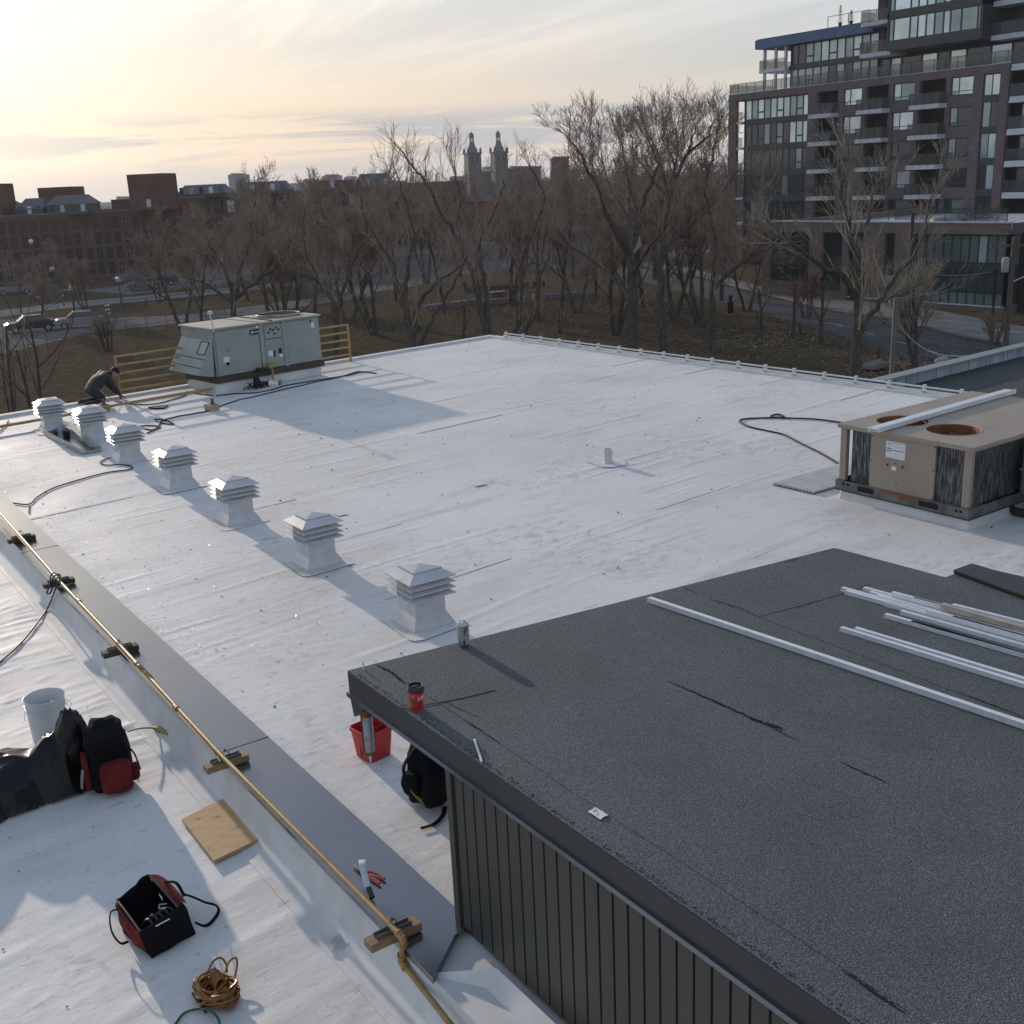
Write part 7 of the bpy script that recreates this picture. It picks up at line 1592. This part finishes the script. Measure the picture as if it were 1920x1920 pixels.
# ------------------------------------------------------------------ distant skyline
M['far_a'] = mat('distant pale wall', (.30, .31, .34), .8); M['far_b'] = mat('distant brown wall', (.085, .070, .072), .9); M['far_c'] = mat('distant grey wall', (.17, .165, .18), .9)
sk = [(433, 458, 327, 420, 'far_a', 'tall pale block on the skyline between the mill gables'), (219, 248, 370, 500, 'far_a', 'pale stepped block on the skyline left of the brick roof tower'), (571, 592, 337, 520, 'far_a', 'narrow pale block on the skyline right of the second gable'),
      (610, 636, 329, 430, 'far_a', 'pale block peeping above the small brick roof house'), (545, 566, 345, 560, 'far_a', 'low pale block on the skyline left of the narrow pale block'), (648, 668, 332, 600, 'far_a', 'hazy pale block left of the last gable'),
      (1036, 1069, 296, 330, 'far_b', 'square brown block on the skyline right of the church'), (955, 1016, 314, 330, 'far_b', 'long brown low building right of the church towers'), (735, 760, 340, 560, 'far_c', 'low grey block beyond the mill right of the last gable'), (845, 876, 332, 480, 'far_c', 'grey block just left of the church')]
for x0, x1, yt, dep, m_, lb in sk:
    t = thing('distant_building', lb, 'building', (0, 0, 0)); roofbox(x0, x1, yt, dep, GZ, 'wall', m_, dpt=14, kid=t)
    a, c = atd(x0, yt, dep), atd(x1, yt, dep); b = MB(); b.beam(a + Vector((0, 0, .15)), c + Vector((0, 0, .15)), 1.0, .5); b.build('roof_edge', M['far_c'], t)
t = thing('storehouse', 'low flat roofed brick storehouse behind the trees right of the mill', 'building', (0, 0, 0)); roofbox(858, 1150, 372, 215, GZ, 'wall', 'mbrick', dpt=14, kid=t, win=0)
a, c = atd(856, 370, 214), atd(1152, 370, 214); b = MB(); b.beam(a, c, 1.2, .5); b.build('roof_edge', M['mstone'], t)
for k in range(14): p = a.lerp(c, (k + .5) / 14); b = MB(); b.box((p.x - .8, p.y - .8, -4.2), (p.x + .3, p.y + .3, -2.2)); b.build('window', M['gl_dark' if k % 3 else 'gl_mid'], t)
t = thing('long_shed', 'long pale green roofed shed seen through the trees at centre', 'building', (0, 0, 0)); roofbox(1040, 1200, 430, 150, GZ, 'wall', 'far_c', dpt=10, kid=t); a, c = atd(1038, 430, 149), atd(1202, 424, 149); b = MB(); b.beam(a, c, 1.4, .3); b.build('roof_edge', mat('pale green roof', (.22, .28, .28), .6), t)
# church with its two towers
ch = thing('church', 'grey stone church with two green domed bell towers on the skyline', 'church', (0, 0, 0))
M['stone'] = mat('grey church stone', (.060, .066, .074), .9, 0, .15, .2); M['copper'] = mat('green copper', (.060, .135, .120), .8, 0, .25, .4)
DC = 500.; S_ = DC / F
vr = (atd(1000, 330, DC) - atd(900, 330, DC)); vr.z = 0; vr.normalize(); vd = Vector((-vr.y, vr.x, 0))
yaw = math.atan2(vr.y, vr.x) + R(20)
for cx_, top in ((891.5, 247), (940.5, 245)):
    base = atd(cx_, 400, DC); zt = lambda py: atd(cx_, py, DC).z
    MW = Matrix.Translation((base.x, base.y, 0)) @ Matrix.Rotation(yaw, 4, 'Z')
    w = 12.6 * S_
    def tb(name, m, w0, w1, y0, y1, dx=0, dy=0):
        b = MB(); b.frustum((dx, dy), w0, w0, zt(y0), w1, w1, zt(y1)); b.v = [tuple(MW @ Vector(v)) for v in b.v]; return b.build(name, M[m], ch)
    o_ = top - 246
    tb('tower', 'stone', w * 1.02, w, 400, 289 + o_); tb('cornice', 'stone', w * 1.12, w * 1.12, 289 + o_, 285.5 + o_)
    for sx in (-1, 1):
        for sy in (-1, 1): tb('pinnacle', 'stone', w * .14, w * .14, 285.4 + o_, 281 + o_, sx * w * .95, sy * w * .95); tb('pinnacle', 'stone', w * .14, .01, 280.9 + o_, 276 + o_, sx * w * .95, sy * w * .95)
    pr_f = [(10.2, 285.4), (8.6, 281), (6.6, 275), (5.0, 270), (4.4, 265.5)]
    b = MB(); b.lathe([(r * S_, zt(y + o_)) for r, y in pr_f], n=16); b.v = [tuple(MW @ Vector(v)) for v in b.v]; b.build('spire', M['copper'], ch, smooth=True)
    for k in range(8):
        a = k * math.pi / 4; b = MB(); b.tube([(3.4 * S_ * math.cos(a), 3.4 * S_ * math.sin(a), zt(265.4 + o_)), (3.4 * S_ * math.cos(a), 3.4 * S_ * math.sin(a), zt(259 + o_))], .17, 5); b.v = [tuple(MW @ Vector(v)) for v in b.v]; b.build('lantern_column', M['copper'], ch)
    b = MB(); b.lathe([(r * S_, zt(y + o_)) for r, y in ((4.4, 259.2), (4.5, 256), (4.2, 252.5), (3.0, 249.8), (1.0, 248.4), (.25, 247.8), (.2, 244))], n=16); b.v = [tuple(MW @ Vector(v)) for v in b.v]; b.build('dome', M['copper'], ch, smooth=True)
    for sgn, ax in ((-1, 0), (1, 0)):
        for u in (-.45, 0, .45):
            b = MB(); b.box((u * w - .35, -w * 1.03, zt(305)), (u * w + .35, -w * .9, zt(296))); b.v = [tuple(MW @ Vector(v)) for v in b.v]; b.build('belfry_opening', M['ink'], ch); break
    for u in (-.4, .4):
        b = MB(); b.box((u * w - .4, -w * 1.03, zt(304)), (u * w + .4, -w * .9, zt(294.5))); b.v = [tuple(MW @ Vector(v)) for v in b.v]; b.build('belfry_opening', M['ink'], ch)
        b = MB(); b.box((w * .9, u * w - .4, zt(304)), (w * 1.03, u * w + .4, zt(294.5))); b.v = [tuple(MW @ Vector(v)) for v in b.v]; b.build('belfry_opening', M['ink'], ch)
roofbox(876, 956, 331, DC + 6, GZ, 'nave', 'stone', dpt=20, kid=ch); roofbox(905, 927, 312, DC + 8, GZ, 'gable_front', 'stone', gable=2.2, dpt=30, kid=ch)

# ------------------------------------------------------------------ cars and street things
def car(loc, rz, colr, label, kind='car', group='parked cars', s_=1.0):
    nm = {'car': 'parked_car', 'van': 'parked_van'}[kind]; t = thing(nm, label, kind, loc, rz, group); t.scale = (s_,) * 3
    pm = mat('car paint', colr, .3, .2, coat=.4)
    hz_ = 1.45 if kind == 'car' else 2.1
    prof = [(-2.2, .35), (-2.25, .75), (-1.9, .92), (-1.15, .98), (1.5, .98), (2.15, .85), (2.25, .45), (2.2, .30)] if kind == 'car' else [(-2.5, .35), (-2.5, 1.0), (-1.9, 1.15), (2.3, 1.15), (2.35, .4), (2.3, .3)]
    cab = [(-1.2, .98), (-.55, hz_), (1.0, hz_), (1.7, .98)] if kind == 'car' else [(-1.9, 1.15), (-1.3, hz_), (2.25, hz_), (2.32, 1.15)]
    def ext(pr, w0, w1):
        b = MB(); n = len(pr); zmax = max(z for _, z in pr); zmin = min(z for _, z in pr)
        ww = [w0 + (w1 - w0) * (z - zmin) / (zmax - zmin) for _, z in pr]
        vs = [(x, -w_, z) for (x, z), w_ in zip(pr, ww)] + [(x, w_, z) for (x, z), w_ in zip(pr, ww)]
        b.add(vs, [tuple(range(n)), tuple(range(2 * n - 1, n - 1, -1))] + [(i, n + i, n + (i + 1) % n, (i + 1) % n) for i in range(n)]); return b
    ext(prof, .86, .88).build('body', pm, t, bevel=.08); ext([(x, z - .01) for x, z in cab], .84, .66).build('glasshouse', M['gl_dark'], t, bevel=.05)
    r = MB(); x0, x1 = cab[1][0], cab[2][0]; r.box((x0 - .02, -.67, hz_ - .03), (x1 + .02, .67, hz_ + .03)); r.build('roof', pm, t, bevel=.03)
    for x in (-1.4, 1.35):
        for sy in (-1, 1):
            w_ = MB(); w_.lathe([(.33, -.1), (.33, .1)], n=16, m=Matrix.Translation((x, sy * .80, .33)) @ Matrix.Rotation(R(90), 4, 'X')); o = w_.build('wheel', M['rubber'], t)
            w_ = MB(); w_.lathe([(.19, -.11), (.19, .11)], n=12, m=Matrix.Translation((x, sy * .81, .33)) @ Matrix.Rotation(R(90), 4, 'X')); w_.build('rim', M['grey_metal'], o)
    for sy in (-.6, .6):
        b = MB(); b.box((prof[1][0] - .03, sy - .15, .62), (prof[1][0] + .1, sy + .15, .76)); b.build('headlight', M['slab'], t); b = MB(); b.box((prof[-2][0] - .1, sy - .15, .62), (prof[-2][0] + .03, sy + .15, .78)); b.build('tail_light', M['red_plastic'], t)
    return t
ang0 = math.atan2((B_ - A_).y, (B_ - A_).x)
for (px_, py_), rz, c_, lb, kd in (((272, 543), ang0, (.16, .17, .19), 'grey car parked before the mill beside the lawn', 'car'), ((300, 536), ang0, (.05, .07, .07), 'dark green pickup like van parked right behind the grey car', 'van'), ((246, 529), ang0, (.10, .14, .20), 'blue car half hidden behind the grey parked car', 'car'),
        ((152, 614), ang0, (.26, .27, .29), 'pale grey car parked on the access road at the left', 'car'), ((95, 560), ang0, (.10, .10, .11), 'dark car by the far left lamp post', 'car'), ((60, 622), ang0 + .1, (.03, .03, .035), 'black car left of the pale grey car on the access road', 'car'), ((30, 552), ang0, (.2, .2, .22), 'grey car at the far left before the mill', 'car'),
        ((1345, 398), .3, (.45, .46, .5), 'pale car left of the apartment block corner', 'car'), ((1352, 400), .3, (.25, .27, .3), 'dark silver car beside the apartment block corner', 'car'), ((1360, 397), .3, (.5, .5, .5), 'white car nearest the apartment block corner', 'car')):
    car(tuple(at(px_, py_, GZ) + Vector((0, 0, .02))), rz, c_, lb, kd)
t = thing('truck', 'long pale truck seen through the branches right of the church', 'truck', tuple(at(1006, 375 + 18, GZ)), 0.0); a_ = ang0
t.rotation_euler.z = a_; t.scale = (1.0,) * 3
b = MB(); b.box((-5, -1.2, 1.0), (3.5, 1.2, 3.6)); b.build('box', M['paper'], t); b = MB(); b.box((3.7, -1.1, .6), (5.6, 1.1, 2.6)); b.build('cab', M['paper'], t, bevel=.15); b = MB(); b.box((4.6, -1.12, 1.5), (5.62, 1.12, 2.3)); b.build('windscreen', M['gl_dark'], t)
for x in (-3.5, 1.5, 4.6):
    for sy in (-1, 1): b = MB(); b.lathe([(.5, -.12), (.5, .12)], n=14, m=Matrix.Translation((x, sy, .5)) @ Matrix.Rotation(R(90), 4, 'X')); b.build('wheel', M['rubber'], t)
def lamp(px_, pyb, H_, lb, arms=1):
    p = at(px_, pyb, GZ); t = thing('street_lamp', lb, 'street lamp', tuple(p), 0, 'globe street lamps before the mill'); b = MB(); b.tube([(0, 0, 0), (0, 0, H_)], [.12, .06], 8); b.build('post', M['frame'], t)
    for k in range(arms): b = MB(); x = (k - (arms - 1) / 2) * .7; b.lathe([(.05, -.05), (.24, .1), (.30, .3), (.22, .5), (.04, .6)], (x, 0, H_), 12); b.build('globe', M['white_plastic'], t, smooth=True)
lamp(75, 555, 6.3, 'taller globe lamp before the mill at the left', 1); lamp(106, 560, 3.2, 'lower globe lamp right of the tall one before the mill', 1); lamp(141, 590, 2.4, 'short globe lamp beside the lawn path', 1); lamp(229, 575, 2.6, 'globe lamp by the triangular sign near the parked cars', 1); lamp(950, 480, 5.5, 'globe lamp in the middle of the grove', 1)
t = thing('striped_marker', 'black and white striped marker board beside the access road', 'road sign', tuple(at(205, 603, GZ))); b = MB(); b.tube([(0, 0, 0), (0, 0, 1.7)], .04, 6); b.build('post', M['frame'], t)
vrx = vr
for k in range(5): b = MB(); b.beam(vr * -.2 + Vector((0, 0, .75 + k * .19)), vr * .2 + Vector((0, 0, .80 + k * .19)), .04, .17); b.build('board', M['white_ink' if k % 2 == 0 else 'ink'], t)
def fence(name, pts, H_, lb, cat, m, gap=2.4, rails=2, r=.035):
    t = thing(name, lb, cat, (0, 0, 0)); P = [at(x, y, GZ) for x, y in pts]
    for i in range(len(P) - 1):
        n = max(1, int((P[i + 1] - P[i]).length / gap))
        for k in range(n): q = P[i].lerp(P[i + 1], k / n); b = MB(); b.tube([q, q + Vector((0, 0, H_))], r * 1.4, 5); b.build('post', m, t)
        for k in range(rails): z = H_ * (1 - k * .45); b = MB(); b.tube([P[i] + Vector((0, 0, z)), P[i + 1] + Vector((0, 0, z))], r, 5); b.build('rail', m, t)
    return t
fence('railing', [(252, 556), (350, 546), (480, 532)], 1.0, 'dark metal railing nearer the parked cars', 'railing', M['frame'])
fence('railing', [(230, 582), (320, 572), (460, 556)], 1.0, 'dark metal railing along the pale path before the lawn', 'railing', M['frame'])
fence('wire_fence', [(-20, 682), (90, 655), (200, 635), (350, 612), (460, 600)], 1.3, 'thin wire fence between lawn and access road', 'fence', mat('rusty wire', (.12, .08, .06), .8), 1.8, 2, .02)
fence('wire_fence', [(1340, 668), (1470, 655), (1575, 642)], 1.3, 'sagging wire fence on the leafy lawn by the road', 'fence', mat('old wire', (.07, .06, .055), .8), 2.6, 1, .02)
fence('guard_posts', [(1420, 606), (1500, 626), (1600, 652), (1700, 690)], .7, 'row of low posts along the near edge of the road', 'fence', M['bark'], 4.0, 0, .07)
# concrete beams lying on the far lawn
for k, (x0, y0, x1, y1, lb) in enumerate(((795, 583, 895, 570, 'long grey concrete beam on the far lawn, left one'), (905, 572, 985, 566, 'long grey concrete beam on the far lawn, right one'), (880, 548, 1020, 535, 'dark long timber stack behind the concrete beams'), (1000, 562, 1100, 556, 'dark beam lying at the foot of the centre trees'))):
    a, c = at(x0, y0, GZ), at(x1, y1, GZ); b = MB(); b.beam(a + Vector((0, 0, .25)), c + Vector((0, 0, .25)), .6, .5); tag(b.build('concrete_beam' if k != 2 else 'timber_stack', M['far_c' if k != 2 else 'bark'], None, bevel=.03), lb, 'beam')
t = thing('bench_block', 'rust coloured box standing on the far lawn by the leaning tree', 'box', tuple(at(932, 566, GZ))); b = MB(); b.box((-.9, -.4, 0), (.9, .4, .9)); b.build('box', M['rust'], t, bevel=.03); b = MB(); b.box((-.95, -.45, .9), (.95, .45, 1.0)); b.build('lid', M['far_c'], t)
# poles and wires on the right
def pole(px_, ytop, dep, lb, m, r=.14, cross=False, extra=None):
    p = gp(px_, dep); H_ = atd(px_, ytop, dep).z - GZ; t = thing('utility_pole', lb, 'pole', tuple(p)); b = MB(); b.tube([(0, 0, 0), (0, 0, H_)], [r, r * .75], 10); b.build('post', m, t, smooth=True)
    if cross: b = MB(); b.beam((-.9, .9, H_ - .5), (.9, -.9, H_ - .5), .1, .12); b.build('crossarm', m, t)
    return t, H_
pmw = mat('weathered pole', (.12, .095, .08), .9, 0, .3, 4, stretch=(1, 1, .2)); pmg = mat('green treated pole', (.155, .175, .150), .8, 0, .25, 4, stretch=(1, 1, .2)); pmd = mat('dark pole', (.045, .04, .038), .9)
t, h = pole(1663, 548, 44, 'pale green treated pole at the roof corner with a sagging guy wire', pmg, .115)
t, h = pole(1700, 396, 82, 'dark utility pole in front of the podium', pmd, .17)
t, h = pole(1884, 440, 66, 'weathered utility pole with grey transformer at the right', pmw, .17, True)
b = MB(); b.lathe([(.20, 0), (.22, .1), (.22, .75), (.15, .85)], (-.22, .30, h - 2.0), 14); b.build('transformer', M['far_a'], t, smooth=True)
b = MB(); b.tube(spline([(0, 0, h - 2.6), (.4, -.8, h - 2.2), (.5, -1.3, h - 2.3)], 4), .04, 6); b.box((.35, -1.75, h - 2.36), (.6, -1.25, h - 2.24)); b.build('lamp_arm', M['slab'], t)
t, h = pole(1857, 500, 70, 'thin black pole left of the transformer pole', M['ink'], .08)
t, h = pole(1853, 592, 58, 'short thick pole stub behind the parapet of the dark roof', pmw, .17)
def wire(pts, r, m, lb): b = MB(); b.tube(spline(pts, 6), r, 5); tag(b.build('wire', m, None, smooth=True), lb, 'wire')
wire([atd(1667, 566, 44), atd(1680, 600, 46), atd(1710, 637, 49), atd(1750, 662, 52), atd(1800, 668, 55), atd(1852, 664, 58)], .03, M['stud'], 'sagging pale guy wire from the green pole to the pole stub')
wire([atd(1430, 395, 82), atd(1560, 394, 82), atd(1700, 396, 82), atd(1884, 446, 66)], .012, M['bark'], 'overhead wire strung between the dark pole and the transformer pole')
wire([atd(1760, 516, 70), atd(1810, 516, 70), atd(1857, 510, 70)], .02, mat('yellowish wire', (.3, .24, .12), .7), 'short yellowish wire at the thin black pole')
t = thing('litter_bin', 'dark waste bin on a post at the road edge by the leafy lawn', 'bin', tuple(at(1369, 590, GZ))); b = MB(); b.lathe([(.22, .1), (.26, .9), (.28, 1.0), (.12, 1.12), (.12, 1.3), (.2, 1.35), (.15, 1.55), (.02, 1.6)], n=14); b.build('bin_body', M['ink'], t, smooth=True); b = MB(); b.box((-.3, -.3, 0), (.3, .3, .1)); b.build('foot', M['far_c'], t)
t = thing('boulder', 'pale boulder lying near the parapet of the dark roof', 'boulder', tuple(at(1765, 684, GZ))); lump('rock', (1.1, .6, .5), M['far_a'], t, e=.9, amp=.08, freq=3, seed=30)
t = thing('boulder', 'dark flat boulder on the leafy lawn right of the big pale tree', 'boulder', tuple(at(1640, 694, GZ))); lump('rock', (1.6, .9, .5), M['far_c'], t, e=.7, amp=.1, freq=2, seed=31)

# ------------------------------------------------------------------ haze volume added to lift the background darks
b = MB(); b.box((-2410, -2410, GZ - 1), (2410, 2410, 42))
hm = bpy.data.materials.new('haze'); hm.use_nodes = True; hn = hm.node_tree.nodes; hn.clear()
ho = hn.new('ShaderNodeOutputMaterial'); hv = hn.new('ShaderNodeVolumePrincipled'); hv.inputs['Color'].default_value = (.86, .90, 1.0, 1); hv.inputs['Density'].default_value = 0.00020; hv.inputs['Anisotropy'].default_value = 0.2
hm.node_tree.links.new(hv.outputs[0], ho.inputs['Volume'])
tag(b.build('haze', hm), 'thin haze added over the whole scene to lift its darks', 'haze', kind='stuff')
